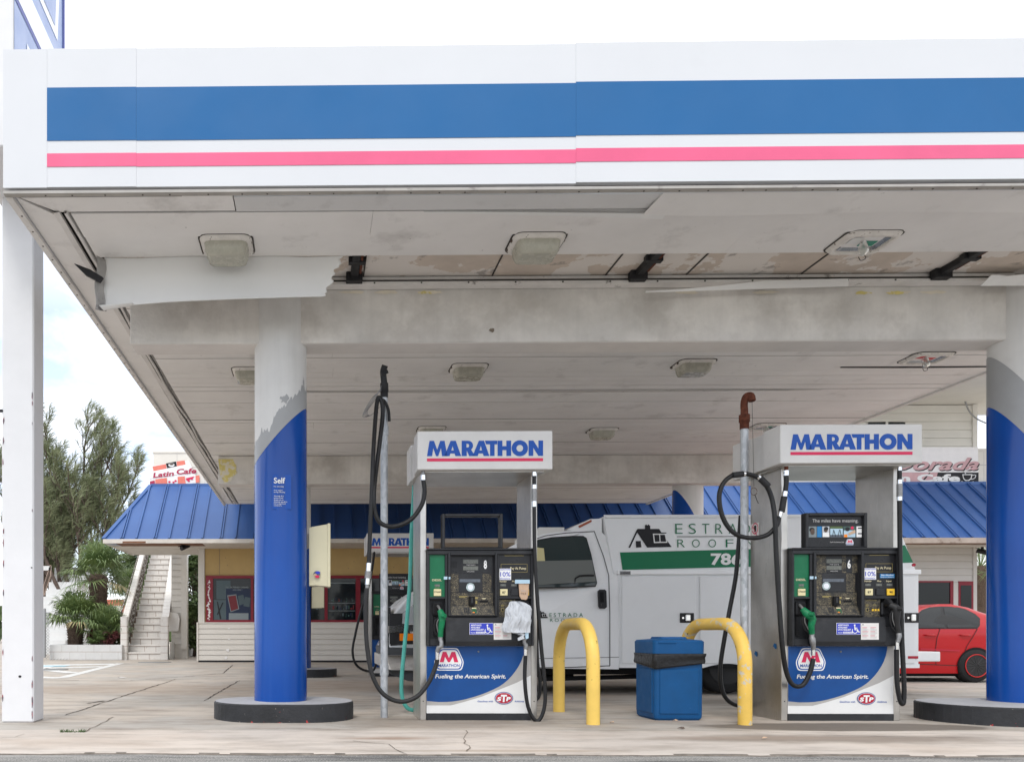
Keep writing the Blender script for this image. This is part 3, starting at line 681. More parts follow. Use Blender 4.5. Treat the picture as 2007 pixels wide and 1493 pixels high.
m.add(V, [(2 * i, 2 * i + 2, 2 * i + 3, 2 * i + 1) for i in range(12)], 'sheet_white'); m.build('torn_trim_strip', can, solid=.006)
for px in (697, 1290, 1905):
    m = MB(); x = X_(px, 7.1) - (.0 if px < 800 else .08); 
    m.box((x - .035, 6.86, ZS + .0), (x + .035, 7.38, ZS + .06), 'bracket_black', .006)
    m.box((x - .075, 7.30, ZS - .03), (x + .075, 7.385, ZS + .055), 'bracket_black', .004); m.box((x - .065, 7.0, ZS - .004), (x + .085, 7.06, ZS + .05), 'bracket_black', .004)
    m.box((x + .04, 6.88, ZS + .01), (x + .06, 7.25, ZS + .055), 'rust')
    m.build('steel_bracket', can)
# peeled white panel hanging at the left
YH = 6.88; xh0, xh1 = X_(205, YH), X_(672, YH)
m = MB()
def hang(u, v):
    x = xh0 + (xh1 - xh0) * u; H = .415 - .075 * u
    if u < .05: x -= .015 * v * (1 - u / .05)
    edge = 1.0
    if u > .9: x -= (v * .16) * (u - .9) / .1 - (.05 * mnoise.noise(Vector((v * 7, 2, 0))) + .03 * mnoise.noise(Vector((v * 19, 4, 0)))) * (u - .9) / .1
    y = YH + .05 * math.sin(v * 1.5) + .02 * mnoise.noise(Vector((u * 4, v * 1.5, 0))); z = ZS - .003 - H * v
    bulge = .03 * math.sin(math.pi * u) * v; return (x, y - bulge - .04 * v, z)
m.grid(hang, 60, 36, 'sheet_white')
V = []
def side(u, v):
    x = xh0 + .02 - .07 * u - .02 * v + .01 * math.sin(v * 9); return (x, YH + .02 - .09 * u + .02 * v, ZS - .02 - (.43) * v - .02 * u * v)
m.grid(side, 4, 10, 'sheet_dirty')
m.grid(lambda u, v: (xh0 - .05 + .30 * u, YH - .03 + .05 * v, ZS - .425 + .02 * u - .035 * v * (1 - u)), 12, 3, 'sheet_white')
m.build('peeled_panel', can, solid=.004)
m = MB(); p0 = P(195, 548, 6.8); p1 = P(145, 516, 6.75); V = []
m.prism([p0 + Vector((.03, 0, .02)), p0 + Vector((.0, 0, -.02)), p0.lerp(p1, .55) + Vector((0, 0, -.035)), p1 + Vector((-.0, 0, 0)), p0.lerp(p1, .4) + Vector((.01, 0, .03))], (0, .03, 0), 'bracket_black'); m.build('bent_flashing', can)
# concrete beams
def beam(x0, x1, y0, y1, z0, z1, name='concrete_beam'):
    m = MB(); n = 60
    m.box((x0, y0, z0), (x1, y1, z1), 'beam', .006); m.box((x0 + .01, y0 + .012, z0 - .004), (x1 - .01, y1 - .012, z0 + .002), 'beam_under')
    return m
XB0, XB1 = X_(255, 7.5), X_(1990, 7.5); ZB = Z_(672, 7.5, 600)
m = beam(XB0, XB1, 7.50, 7.80, ZB, 4.015)
def flake(m, px, py, w_, h_, Y, mt):
    c_ = P(px, py, Y); n_ = 14
    m.poly([c_ + Vector((w_ * math.cos(a) * random.uniform(.6, 1.1), -.003 - random.uniform(0, .001), h_ * math.sin(a) * random.uniform(.5, 1.1))) for a in [i * 2 * math.pi / n_ for i in range(n_)]], mt)
for px in (690, 760, 845, 1345, 1500, 1760, 1830): flake(m, px, 573, .13, .02, 7.497, 'peel')
for px in (835, 1690, 1755): flake(m, px, 574, .09, .018, 7.495, 'peel_yellow')
flake(m, 964, 647, .03, .022, 7.497, 'joint_soft')
m.box((XB1 - .05, 7.492, ZB - .01), (XB1 - .03, 7.499, 4.0), 'joint_dark'); m.box((XB1 - .018, 7.490, ZB - .02), (XB1 + .004, 7.499, 4.0), 'bracket_black')
m.build('concrete_beam', can)
m = beam(X_(428, 14.6), XR - .3, 14.6, 14.9, Z_(948, 14.6, 600), 4.02)
c_ = P(446, 921, 14.6); m.poly([(c_.x + a, 14.594, c_.z + b) for a, b in ((-.17, .2), (.10, .2), (.13, .12), (.17, .08), (.15, .0), (.18, -.05), (.10, -.12), (.06, -.2), (-.05, -.24), (-.13, -.1))], 'peel_yellow'); m.build('concrete_beam', can)
# columns
def column(px, Y, r, zbl, zbs, gth, wob, base, lab, gjag=.03, top=4.0, seamdeg=None, ph=0.):
    x = X_(px, Y); cm = MB(); S = 120
    cm.tube([(x, Y, base), (x, Y, top)], r, 'col_white', 64, cap=False)
    c_ = cm.build('column', can, label=lab)
    def zb(a): return zbl + zbs * math.cos(a - ph)
    def zg(a): return zb(a) + gth + gjag * 2.5 * mnoise.noise(Vector((a * 2.2, wob, 0))) + gjag * mnoise.noise(Vector((a * 11, wob, 3))) + gjag * .4 * mnoise.noise(Vector((a * 35, wob, 3)))
    if gth:
        g = MB(); V = []
        for i in range(S * 2):
            a = math.pi * i / S; V += [(x + (r + .002) * math.cos(a), Y + (r + .002) * math.sin(a), zb(a)), (x + (r + .002) * math.cos(a), Y + (r + .002) * math.sin(a), zg(a))]
        g.add(V, [(2 * i, (2 * i + 2) % (4 * S), (2 * i + 3) % (4 * S), 2 * i + 1) for i in range(2 * S)], 'col_grey', True); g.build('grey_band', c_)
    g = MB(); V = []; rr = r + .004
    for i in range(S * 2):
        a = math.pi * i / S; V += [(x + rr * math.cos(a), Y + rr * math.sin(a), base), (x + rr * math.cos(a), Y + rr * math.sin(a), zb(a) - .01), (x + r * math.cos(a), Y + r * math.sin(a), zb(a))]
    g.add(V, [(3 * i + k, (3 * i + 3 + k) % (6 * S), (3 * i + 4 + k) % (6 * S), 3 * i + 1 + k) for i in range(2 * S) for k in range(2)], 'col_blue', True); g.build('blue_wrap', c_)
    if seamdeg is not None:
        g = MB(); a = R(seamdeg); g.box((x + rr * math.cos(a) - .006, Y + rr * math.sin(a) - .007, base + .01), (x + rr * math.cos(a) + .006, Y + rr * math.sin(a) + .004, top - .2), 'col_blue')
        g.build('seam_strip', c_)
    return c_, x
IZ = .163
c1, cx1 = column(550, 7.65, .247, 2.655, .27, .19, 1.0, IZ, 'left front round column with worn grey band above glossy blue', .055)
# chipped patches where paint has come off the left column
g = MB()
for (px, py, w_, h_, mt) in ((560, 796, .05, .055, 'col_grey'), (572, 818, .06, .05, 'col_grey'), (595, 762, .02, .09, 'col_grey'), (555, 835, .05, .04, 'col_grey'), (583, 806, .04, .03, 'col_grey')):
    c_ = P(px, py, 7.65); dx = max(-.235, min(.235, c_.x - cx1)); a0 = math.acos(dx / .247); V = []
    for i in range(16):
        t_ = i * math.pi / 8; a = -(a0 + w_ / .247 * math.cos(t_) * random.uniform(.4, 1)); V.append((cx1 + .2505 * math.cos(a), 7.65 + .2505 * math.sin(a), c_.z + h_ * math.sin(t_) * random.uniform(.4, 1)))
    g.poly(V, mt)
g.build('chipped_paint', c1)
c2, cx2 = column(2003, 7.60, .252, 2.55, .385, .475, 2.0, IZ, 'right front round column, blue below a clean grey band', .0, ph=R(152))
g = MB(); a = R(158); g.box((cx2 + .257 * math.cos(a) - .004, 7.6 + .257 * math.sin(a) - .004, .2), (cx2 + .257 * math.cos(a) + .004, 7.6 + .257 * math.sin(a) + .004, 2.85), 'col_blue'); 
g.build('seam_strip', c2)
c3, cx3 = column(583, 15.0, .25, 2.2, .2, .25, 3.0, .15, 'rear left round column, blue, mostly hidden behind the front one')
c4, cx4 = column(1348, 15.0, .262, 2.95, -.5, .0, 4.0, .15, 'rear right round column, white above the van roof')
g = MB(); cyl_a = math.pi * 1.5
def arc_pt(px, py, rr=.2555, cx=cx1, Y=7.65):
    c_ = P(px, py, Y - .2); dx = max(-.24, min(.24, c_.x - cx)); return Vector((c_.x, Y - math.sqrt(max(rr * rr - dx * dx, 0)), c_.z))
O = arc_pt(534, 932); U = (arc_pt(570, 932) - O) / 36; V = (arc_pt(534, 998) - O) / 66
dc = Dec(g, O, U, V, U.cross(V).normalized() * -.004 if U.cross(V).y > 0 else U.cross(V).normalized() * .004)
if dc.l.y > 0: dc.l = -dc.l
dc.rect(0, 0, 37, 67, 'logo_blue', 2); dc.text('Self', 3, 25, 17, 11, 'ink_white', 3, bold=.02)
for i, (s_, wd) in enumerate((('No smoking', 19), ('', 0), ('Stop engine', 17), ('during refueling', 22), ('', 0), ('Warning: It is', 19), ('unlawful and', 18), ('dangerous to', 19), ('dispense gasoline', 26), ('into unapproved', 23), ('containers.', 16))):
    if s_: dc.text(s_, 3, 3 + wd, 24 + i * 3.7, 2.0, 'ink_white', 3, bold=.01)
g.build('instruction_sticker', c1)
# column islands
def island(xa, xb, Y, r, h, label):
    m = MB(); lp = [(xa + r + r * math.cos(a), Y + r * math.sin(a)) for a in [math.pi / 2 + i * math.pi / 24 for i in range(25)]] + [(xb - r + r * math.cos(a), Y + r * math.sin(a)) for a in [-math.pi / 2 + i * math.pi / 24 for i in range(25)]]
    n = len(lp); zs = [0, h * .5, h - .012, h]; ins = [0, 0, 0, .012]; cx = (xa + xb) / 2; V = []
    for z, q in zip(zs, ins):
        for (x, y) in lp: dx, dy = x - cx, y - Y; l_ = math.hypot(dx, dy) or 1; V.append((x - dx / l_ * q + .004 * mnoise.noise(Vector((x * 9, y * 9, z * 9))), y - dy / l_ * q, z))
    m.add(V, [(k * n + i, k * n + (i + 1) % n, (k + 1) * n + (i + 1) % n, (k + 1) * n + i) for k in range(3) for i in range(n)], 'island_black')
    m.add(V[-n:], [tuple(range(n))], 'concrete_top')
    m.build('column_island', at=(cx, Y, 0), label=label, category='concrete island', group='raised concrete islands under the canopy columns')
island(X_(420, 7.6), X_(693, 7.6), 7.62, .47, IZ, 'black painted rounded island under the front left blue column')
island(X_(1810, 7.5), X_(1810, 7.5) + 1.9, 7.44, .56, IZ, 'black painted island at the right edge, under the front right column')
island(X_(510, 14.9), X_(660, 14.9), 14.85, .5, .15, 'small far black island behind the front left column')
island(X_(1290, 14.9), X_(1410, 14.9), 14.9, .5, .15, 'far black island hidden behind the van')
# canopy lights
def clight(px, py, label, broken=False, s=1.):
    Y = (ZS - CAMZ) * F / (HY - py); p = P(px, py, Y); x, y = p.x, p.y
    t_ = thing('canopy_light', (x, y, ZS), label, 'ceiling light', 'box lights under the canopy')
    w_, d_ = .205, .17
    def rr(w_, d_, r, z): return [(x + sx * (w_ - r) + r * math.cos(a), y + sy * (d_ - r) + r * math.sin(a), z) for (sx, sy, a0) in ((1, 1, 0), (-1, 1, 90), (-1, -1, 180), (1, -1, 270)) for a in [R(a0 + k * 15) for k in range(7)]]
    def loft(m, rings, mt, sm=True, cap=True):
        n = len(rings[0]); V = [p_ for r_ in rings for p_ in r_]
        m.add(V, [(k * n + i, k * n + (i + 1) % n, (k + 1) * n + (i + 1) % n, (k + 1) * n + i) for k in range(len(rings) - 1) for i in range(n)], mt, sm)
        if cap: m.add(rings[-1], [tuple(range(n))], mt)
    m = MB()
    if broken:
        loft(m, [rr(w_ + .032, d_ + .032, .085, ZS - .002), rr(w_ + .031, d_ + .031, .085, ZS - .006), rr(w_ + .02, d_ + .02, .08, ZS - .0065)], 'soffit_seam', cap=False)
        loft(m, [rr(w_ + .02, d_ + .02, .07, ZS - .004), rr(w_, d_, .07, ZS - .035), rr(w_ - .03, d_ - .03, .06, ZS - .035), rr(w_ - .04, d_ - .04, .05, ZS + .02)], 'light_frame', cap=False); m.build('frame', t_)
        m = MB(); loft(m, [rr(w_ - .041, d_ - .041, .05, ZS - .02), rr(w_ - .09, d_ - .08, .04, ZS + .02), rr(w_ - .1, d_ - .09, .04, ZS + .025)], 'light_inner', False)
        m.box((x + .0, y + .0, ZS - .004), (x + .12, y + .08, ZS + .001), 'green_bit' if px < 1750 else 'red_bit'); m.box((x - .12, y - .06, ZS - .006), (x - .03, y + .03, ZS - .001), 'sheet_white' if px < 1750 else 'red_bit'); m.build('reflector', t_)
        m = MB(); m.lathe((x, y, 0), [(.012, ZS + .01), (.03, ZS - .03), (.042, ZS - .07), (.036, ZS - .10), (.012, ZS - .118)], 'bulb', 16); m.build('bulb', t_)
        m = MB(); m.tube(bez([(x, y, ZS - .1), (x + .02, y, ZS - .14), (x - .02, y, ZS - .16), (x - .04, y, ZS - .13)], 5), .003, 'rubber', 6); m.build('loose_wire', t_)
    else:
        loft(m, [rr(w_ + .01, d_ + .01, .08, ZS - .004), rr(w_, d_, .08, ZS - .032), rr(w_ - .028, d_ - .028, .06, ZS - .036)], 'light_frame', cap=False)
        loft(m, [rr(w_ + .022, d_ + .022, .085, ZS - .002), rr(w_ + .021, d_ + .021, .085, ZS - .006), rr(w_ + .008, d_ + .008, .08, ZS - .0065)], 'soffit_seam', cap=False)
        for sx in (-1, 1):
            for sy in (-.45, .5): m.box((x + sx * (w_ + .010) - .005, y + sy * d_, ZS - .026), (x + sx * (w_ + .010) + .005, y + sy * d_ + .03, ZS - .006), 'iron_old')
        m.build('frame', t_)
        m = MB(); loft(m, [rr(w_ - .028, d_ - .028, .06, ZS - .03), rr(w_ - .035, d_ - .033, .06, ZS - .09), rr(w_ - .05, d_ - .045, .055, ZS - .128), rr(w_ - .08, d_ - .07, .05, ZS - .138)], 'light_lens'); m.build('lens', t_)
    return t_
clight(445, 478, 'box light at the front left of the canopy, above the hanging white panel')
clight(1050, 478, 'front middle box light, with chipped white frame')
clight(1692, 480, 'front right box light, broken open with bare bulb and greenish reflector', True)
clight(490, 727, 'box light half hidden behind the front left column', )
clight(918, 722, 'second row box light above the left pump')
clight(1359, 716, 'second row box light above the blue bin')
clight(1815, 706, 'second row broken light with red inside, near the right column', True)
clight(845, 841, 'third row light just showing above the left pump sign')
clight(1180, 845, 'small far box light between the two pump signs')
clight(1502, 838, 'far broken light just above the right pump sign', True)
# ================================================================== PYLON SIGN AT LEFT
xr = X_(66, 7.15); pil = thing('pylon_sign', (xr - .3, 7.3, 0), 'tall white pillar at the left edge carrying a blue and white sign box', 'pylon sign')
m = MB(); pw = X_(66, 7.15) - X_(3, 7.15); 
m.box((xr - pw, 7.15, 0), (xr, 7.42, 7.5), 'pillar_white', .012)
m.build('pillar', pil)
g = MB()
for (py, w_, h_) in ((775, .008, .04), (790, .006, .03), (1000, .005, .02), (1290, .006, .03), (1340, .007, .05), (1375, .009, .07), (1400, .008, .05), (830, .004, .02)):
    z = Z_(py, 7.15, 66); g.poly([(xr - .006 + w_ * math.cos(a) * random.uniform(.5, 1) - .006, 7.147, z + h_ * math.sin(a) * random.uniform(.6, 1)) for a in [i * .6 for i in range(10)]], 'pillar_wear')
for (px, py, w_) in ((39, 1325, .014), (2, 805, .02), (62, 1112, .008)):
    c_ = P(px, py, 7.147); g.poly([(c_.x + w_ * math.cos(a), 7.147, c_.z + w_ * .8 * math.sin(a)) for a in [i * .6 for i in range(10)]], 'bracket_black')
for i in range(9):
    z = random.uniform(.03, 3.2); xx = xr - pw + random.uniform(0, .012); g.poly([(xx + .008 * math.cos(a) * random.uniform(.4, 1) + .01, 7.147, z + random.uniform(.01, .05) * math.sin(a)) for a in [i_ * .8 for i_ in range(8)]], 'pillar_wear')
g.build('chipped_paint', pil)
m = MB(); xs_ = X_(25, 6.4); m.box((xs_ - .45, 6.40, 4.70), (xs_, 7.70, 9.0), 'pillar_white', .01)
cab = m.build('sign_cabinet', pil)
m = MB(); xf = xs_ + .004
def SY(y, z): return (xf, y, z)
m.poly([SY(6.42, 4.72), SY(7.68, 4.72), SY(7.68, 8.9), SY(6.42, 8.9)], 'sign_blue')
def sp(pts, mt, k): m.poly([(xf + .004 * k, a, b) for a, b in pts], mt)
# horizontal divider, logo plate and grade strip of the price sign
sp([(6.42, 5.95), (7.68, 5.95), (7.68, 6.20), (6.42, 6.20)], 'sign_pale', 1); sp([(6.42, 5.90), (7.68, 5.90), (7.68, 5.945), (6.42, 5.945)], 'sign_navy', 1)
sp([(6.62, 4.8), (7.6, 4.8), (7.6, 5.35), (6.62, 5.35)], 'sign_navy', 1); sp([(6.66, 4.83), (7.56, 4.83), (7.56, 5.32), (6.66, 5.32)], 'sign_blue', 2)
sp([(6.7, 5.45), (7.6, 5.45), (7.6, 5.74), (6.7, 5.74)], 'sign_pale', 1)
m.poly([(xf + .010, 7.1 + .22 * math.cos(i * .3), 5.6 + .14 * math.sin(i * .3)) for i in range(21)], 'sign_red')
sp([(6.62, 6.35), (7.5, 6.35), (7.55, 6.8), (7.3, 7.4), (6.85, 7.4), (6.6, 6.8)], 'sign_pale', 1); sp([(6.70, 6.43), (7.42, 6.43), (7.46, 6.8), (7.24, 7.3), (6.9, 7.3), (6.68, 6.8)], 'sign_blue', 2)
m.flat(txt('STP', bold=.02, shear=.2), (xf + .013, 6.93, 5.54), (0, .34, 0), (0, 0, .12), 'sign_pale')
m.flat(txt('Regular', bold=.02), (xf + .013, 6.70, 4.95), (0, .7, 0), (0, 0, .2), 'sign_pale')
m.box((xf - .002, 7.66, 4.72), (xf + .012, 7.70, 8.9), 'sign_navy')
m.build('sign_face', pil)

# ================================================================== PUMPS
S8 = 1 / 212.6
def LP(px, py, y): return Vector(((px - 938) * S8, y, (1410 - py) * S8))
def pump(name, label):
    p = thing(name, (0, 0, 0), label, 'gas pump', 'gas pumps under the canopy')
    def bx(m, a, b, ya, yb, mt, bev=0.): A, B = LP(a[0], a[1], ya), LP(b[0], b[1], yb); m.box(tuple(A), tuple(B), mt, bev)
    m = MB(); bx(m, (836.3, 1262), (1039.7, 1410), .012, .50, 'bezel_dark'); bx(m, (836.3, 1080), (1039.7, 1262), .02, .50, 'bezel_dark'); bx(m, (836.3, 1397), (1039.7, 1410), -.004, .011, 'bezel'); m.build('cabinet', p)
    for a, b in ((824, 836), (1040, 1052)):
        m = MB(); bx(m, (a, 922.5), (b, 1410), 0, .52, 'stainless', .004)
        bx(m, (a + 5, 1372), (a + 7, 1374), -.002, .001, 'ink_black'); m.build('side_post', p)
    # lower door with printed graphics
    m = MB(); bx(m, (836.4, 1265), (1039.6, 1396.5), 0, .011, 'pump_white')
    dc = Dec(m, (0 - 938 * S8, 0, 1410 * S8), (S8, 0, 0), (0, 0, -S8), (0, -.0012, 0))
    z = lambda q: [(830 + a / 8.782, 1250 + b / 8.782) for a, b in q]
    dc.poly(z([(58, 135), (58, 1150), (470, 1150), (700, 1090), (1000, 1000), (1300, 880), (1600, 760), (1838, 635), (1838, 135)]), 'pump_grey', 1)
    dc.poly(z([(58, 135), (58, 1075), (250, 1092), (400, 1091), (500, 1084), (600, 1070), (725, 1044), (850, 1010), (980, 968), (1100, 922), (1205, 875), (1300, 826), (1380, 772), (1450, 712), (1520, 638), (1580, 560), (1635, 475), (1680, 385), (1712, 290), (1730, 200), (1735, 135)]), 'pump_blue', 2)
    hexlogo(dc, 880, 1291, 59, 44, 3)
    dc.text('Fueling the American Spirit.', 853, 991, 1328.3, 8.0, 'ink_grey', 3, bold=.028, shear=.18); dc.text('Fueling the American Spirit.', 853.3, 990.7, 1328.0, 7.6, 'ink_white', 4, bold=.008, shear=.18)
    dc.ell(987, 1366.7, 18.3, 12.4, 'pump_grey', 3); dc.ell(987, 1366.7, 17.6, 11.8, 'logo_blue', 4); dc.ell(987, 1366.7, 16.4, 10.8, 'ink_white', 5); dc.ell(987, 1366.7, 15.8, 10.2, 'stp_red', 6)
    dc.text('S', 973.5, 982.2, 1372.5, 8.0, 'ink_white', 7, bold=.06, shear=.15); dc.text('T', 981, 993, 1374.3, 14.2, 'ink_white', 7, bold=.05, shear=.05); dc.text('P', 991.0, 1000.5, 1372.3, 8.2, 'ink_white', 7, bold=.06, shear=.15)
    dc.text('Gasolines with', 936, 966, 1374.6, 3.3, 'logo_blue', 2, bold=.01, shear=.2); dc.text('Additives', 1007.6, 1026.6, 1374.6, 3.3, 'logo_blue', 2, bold=.01, shear=.2)
    m.lathe(LP(937.6, 1276, 0), [(.009, .0), (.009, -.006), (.005, -.009)], 'cast_metal', 14, axis='y')
    m.build('lower_door', p)
    # electronics housing
    m = MB(); bz = 'bezel'
    bx(m, (836.2, 1078), (1041.5, 1264.5), -.012, .019, bz)
    for (a, b) in (((836.2, 1079), (840.5, 1264.5)), ((1036.5, 1079), (1041.6, 1264.5)), ((870.4, 1088), (875.4, 1211)), ((970.8, 1088), (974.6, 1211)), ((840.5, 1169.9), (870.4, 1174.2)), ((974.6, 1169.4), (1036.5, 1174))): bx(m, a, b, -.07, -.012, bz, .004)
    bx(m, (836.2, 1079.6), (1041.6, 1088), -.074, -.012, bz, .005); bx(m, (835, 1076), (1042.6, 1079.4), -.085, .05, bz, .003)
    V = [LP(870.5, 1209, -.07), LP(870.5, 1216, -.095), LP(870.5, 1256, -.10), LP(870.5, 1264.3, -.085), LP(870.5, 1264.3, -.013), LP(870.5, 1209, -.013)]
    m.prism(V, LP(1010, 0, 0) - LP(870.5, 0, 0), bz); bx(m, (1010.3, 1228), (1036.4, 1264.3), -.075, -.012, bz, .006); bx(m, (840.6, 1251), (870.3, 1264.3), -.06, -.012, bz, .006)
    # centre frame
    for (a, b) in (((875.6, 1084.2), (880.5, 1207.4)), ((966.1, 1084.2), (970.6, 1207.4)), ((880.5, 1084.2), (966.1, 1089.6)), ((880.5, 1205.2), (966.1, 1207.6))): bx(m, a, b, -.088, -.02, bz, .004)
    # nozzle boots
    for x0 in (0, 163.5):
        bx(m, (847 + x0, 1179.5), (866 + x0, 1206), -.05, -.012, bz, .012); bx(m, (849.2 + x0, 1182), (863.8 + x0, 1203.5), -.0535, -.049, 'under_dark', .0)
        bx(m, (849 + x0, 1206.5), (855 + x0, 1246), -.03, -.012, 'bezel_dark', .006)
    m.build('electronics_housing', p)
    # green grade panel
    m = MB(); bx(m, (840.7, 1088.2), (870.2, 1169.8), -.050, -.0125, 'pump_green')
    dc = Dec(m, (-938 * S8, -.050, 1410 * S8), (S8, 0, 0), (0, 0, -S8), (0, -.0012, 0))
    dc.text('DIESEL', 845.8, 864.6, 1139, 3.9, 'ink_cream', 1, bold=.02); dc.rect(850.8, 1145.4, 860.8, 1149.7, 'lcd', 1); dc.text('GALLON', 851, 860.5, 1152.6, 1.4, 'ink_gold', 1)
    gp = m.build('diesel_panel', p)
    m = MB(); bx(m, (848.8, 1154.7), (863.2, 1168.2), -.060, -.0505, 'cream_key', .003); dc = Dec(m, (-938 * S8, -.060, 1410 * S8), (S8, 0, 0), (0, 0, -S8), (0, -.0012, 0)); dc.text('Diesel', 849.8, 862.2, 1161.5, 3.6, 'ink_black', 1, bold=.01); m.build('button', gp)
    # centre module
    m = MB(); bx(m, (880.6, 1089.7), (966, 1205.1), -.03, -.0125, 'panel_black')
    dc = Dec(m, (-938 * S8, -.03, 1410 * S8), (S8, 0, 0), (0, 0, -S8), (0, -.0012, 0))
    dc.rect(906.6, 1096.8, 935.8, 1104.8, 'lcd', 1); dc.rect(906.6, 1110, 935.8, 1117.6, 'lcd', 1)
    dc.text('THIS SALE $', 912.8, 930.3, 1108.3, 2.0, 'ink_grey', 1, bold=.01); dc.text('GALLONS', 914, 928.5, 1121.1, 2.0, 'ink_grey', 1, bold=.01)
    for i in range(5):
        for j in range(5): dc.ell(882.5 + i * 2.7, 1101.5 + j * 2.7, .8, .8, 'under_dark', 1, 8)
    dc.rect(880.8, 1124.4, 897.8, 1160, 'worn_overlay', 1); dc.rect(944.5, 1124.4, 961.5, 1160, 'worn_overlay', 1)
    dc.rect(880.8, 1161.8, 964.5, 1186.2, 'worn_overlay', 1)
    dc.rect(898.3, 1125, 943.9, 1158.4, 'bezel', 1); dc.rect(899.7, 1135, 940, 1141, 'lcd_blue', 2)
    dc.rect(898.5, 1168, 915, 1169.3, 'ink_gold', 2); dc.rect(898.5, 1170, 911, 1171, 'ink_gold', 2); dc.rect(930, 1170, 935, 1173.5, 'ink_gold', 2); dc.rect(930.5, 1177, 934, 1183, 'ink_gold', 2)
    dc.rect(939.2, 1176.5, 955.3, 1180.5, 'under_dark', 2); dc.poly([(942, 1172), (952, 1172), (949, 1174), (945, 1174)], 'ink_cream', 2)
    m.build('payment_panel', p)
    m = MB(); bx(m, (917.4, 1169), (928.5, 1187), -.058, -.0315, 'under_dark', .004); bx(m, (921, 1171), (925, 1182), -.062, -.0585, 'bezel', .001); m.build('card_reader', p)
    m = MB(); V = [LP(880.8, 1187, -.033), LP(880.8, 1204.9, -.072), LP(880.8, 1204.9, -.0315), LP(880.8, 1187, -.0315)]; m.prism(V, LP(965.8, 0, 0) - LP(880.8, 0, 0), 'worn_overlay')
    O = LP(880.8, 1187, -.0345); U = Vector((S8, 0, 0)); W = (LP(880.8, 1204.9, -.0735) - O) / 17.9; dc = Dec(m, O, U, W, (0, -.0015, .0006))
    for i in range(3):
        for j in range(4): dc.rect(26 + i * 4, 3.6 + j * 2.8, 29.2 + i * 4, 5.8 + j * 2.8, 'bezel', 1)
    dc.rect(42, 4, 50.5, 5.8, 'cream_key', 2); dc.rect(42, 7, 50.5, 8.8, 'pump_green', 2); dc.rect(42, 9.6, 50.5, 11.0, 'pump_green', 2); dc.rect(43, 12.2, 47, 14, 'orange_key', 2); dc.rect(47.6, 12.2, 51, 14, 'pump_green', 2)
    m.build('keypad', p)
    # right grade panel
    m = MB(); bx(m, (974.8, 1088.2), (1036.3, 1169.2), -.050, -.0125, 'panel_black')
    dc = Dec(m, (-938 * S8, -.050, 1410 * S8), (S8, 0, 0), (0, 0, -S8), (0, -.0012, 0))
    for (a, b, c_, d_) in ((979, 1106, 1030, 1106.5), (979, 1121.7, 1030, 1122.2), (979, 1106.5, 979.5, 1121.7), (1029.5, 1106.5, 1030, 1121.7)): dc.rect(a, b, c_, d_, 'ink_gold', 1)
    dc.text('Pay At Pump', 997, 1027.6, 1116.8, 5.0, 'ink_cream', 1, bold=.012); dc.rect(986, 1089.6, 1023, 1090.6, 'ink_gold', 1)
    dc.text('Regular', 976.7, 990.2, 1141.2, 3.0, 'ink_cream', 1, bold=.02); dc.text('Plus', 1000.8, 1008.6, 1141.2, 3.0, 'ink_cream', 1, bold=.02); dc.text('Super', 1018, 1028.5, 1141.2, 3.0, 'ink_cream', 1, bold=.02)
    for x0 in (978, 999, 1019): dc.rect(x0, 1145, x0 + 10.5, 1149, 'lcd', 1); dc.rect(x0 - 1.5, 1143.4, x0 + 12, 1151.5, 'bezel', .5)
    rp_ = m.build('grade_panel', p)
    for x0, mt, s_ in ((977, 'cream_key', '87'), (998.2, 'bezel', ''), (1018.4, 'yellow_key', '90')):
        m = MB(); bx(m, (x0, 1154.7), (x0 + 14.6, 1167.4), -.062, -.0505, mt, .003)
        if s_: dc = Dec(m, (-938 * S8, -.062, 1410 * S8), (S8, 0, 0), (0, 0, -S8), (0, -.0012, 0)); dc.text(s_, x0 + 4, x0 + 10.6, 1163.3, 4.2, 'ink_black', 1, bold=.02)
        m.build('button', rp_)
    m = MB(); bx(m, (974.8, 1174.6), (1006.9, 1210.4), -.047, -.0125, 'worn_overlay'); dc = Dec(m, (-938 * S8, -.047, 1410 * S8), (S8, 0, 0), (0, 0, -S8), (0, -.0012, 0))
    dc.text('INSTRUCTIONS', 981, 1000, 1178.2, 1.9, 'ink_gold', 1, bold=.01); dc.rect(979, 1185, 986, 1186, 'ink_gold', 1); dc.rect(979, 1187.2, 984.5, 1188, 'ink_gold', 1); dc.rect(993, 1185, 999, 1186, 'ink_gold', 1)
    dc.ell(982.5, 1195, 3, 4.2, 'ink_gold', 1, 12); dc.ell(982.5, 1195, 2.1, 3.2, 'ink_black', 2, 12); dc.rect(975.2, 1209.2, 1006.5, 1210, 'ink_cream', 1); m.build('instruction_plate', p)
    # stickers on the apron
    m = MB(); O = (-938 * S8, -.1005, 1410 * S8); dc = Dec(m, O, (S8, 0, 0), (0, 0, -S8), (0, -.0010, 0))
    dc.rect(916, 1220.5, 962, 1242.8, 'ink_white', 1); dc.rect(916.6, 1221.1, 961.4, 1242.2, 'ada_blue', 2)
    for i, (s_, wd) in enumerate((('ASSISTANCE', 20.5), ('AVAILABLE', 18), ('UPON REQUEST', 25))): dc.text(s_, 918.5, 918.5 + wd, 1226.2 + i * 4.4, 3.0, 'ink_white', 3, bold=.03)
    dc.rect(928.5, 1237.3, 946.5, 1240.8, 'ink_white', 3); dc.text('PHONE:', 918.5, 927.6, 1240.3, 2.0, 'ink_white', 3, bold=.02); dc.text('305-853-7684', 929.4, 945.6, 1240.1, 1.9, 'ada_blue', 4, bold=.01)
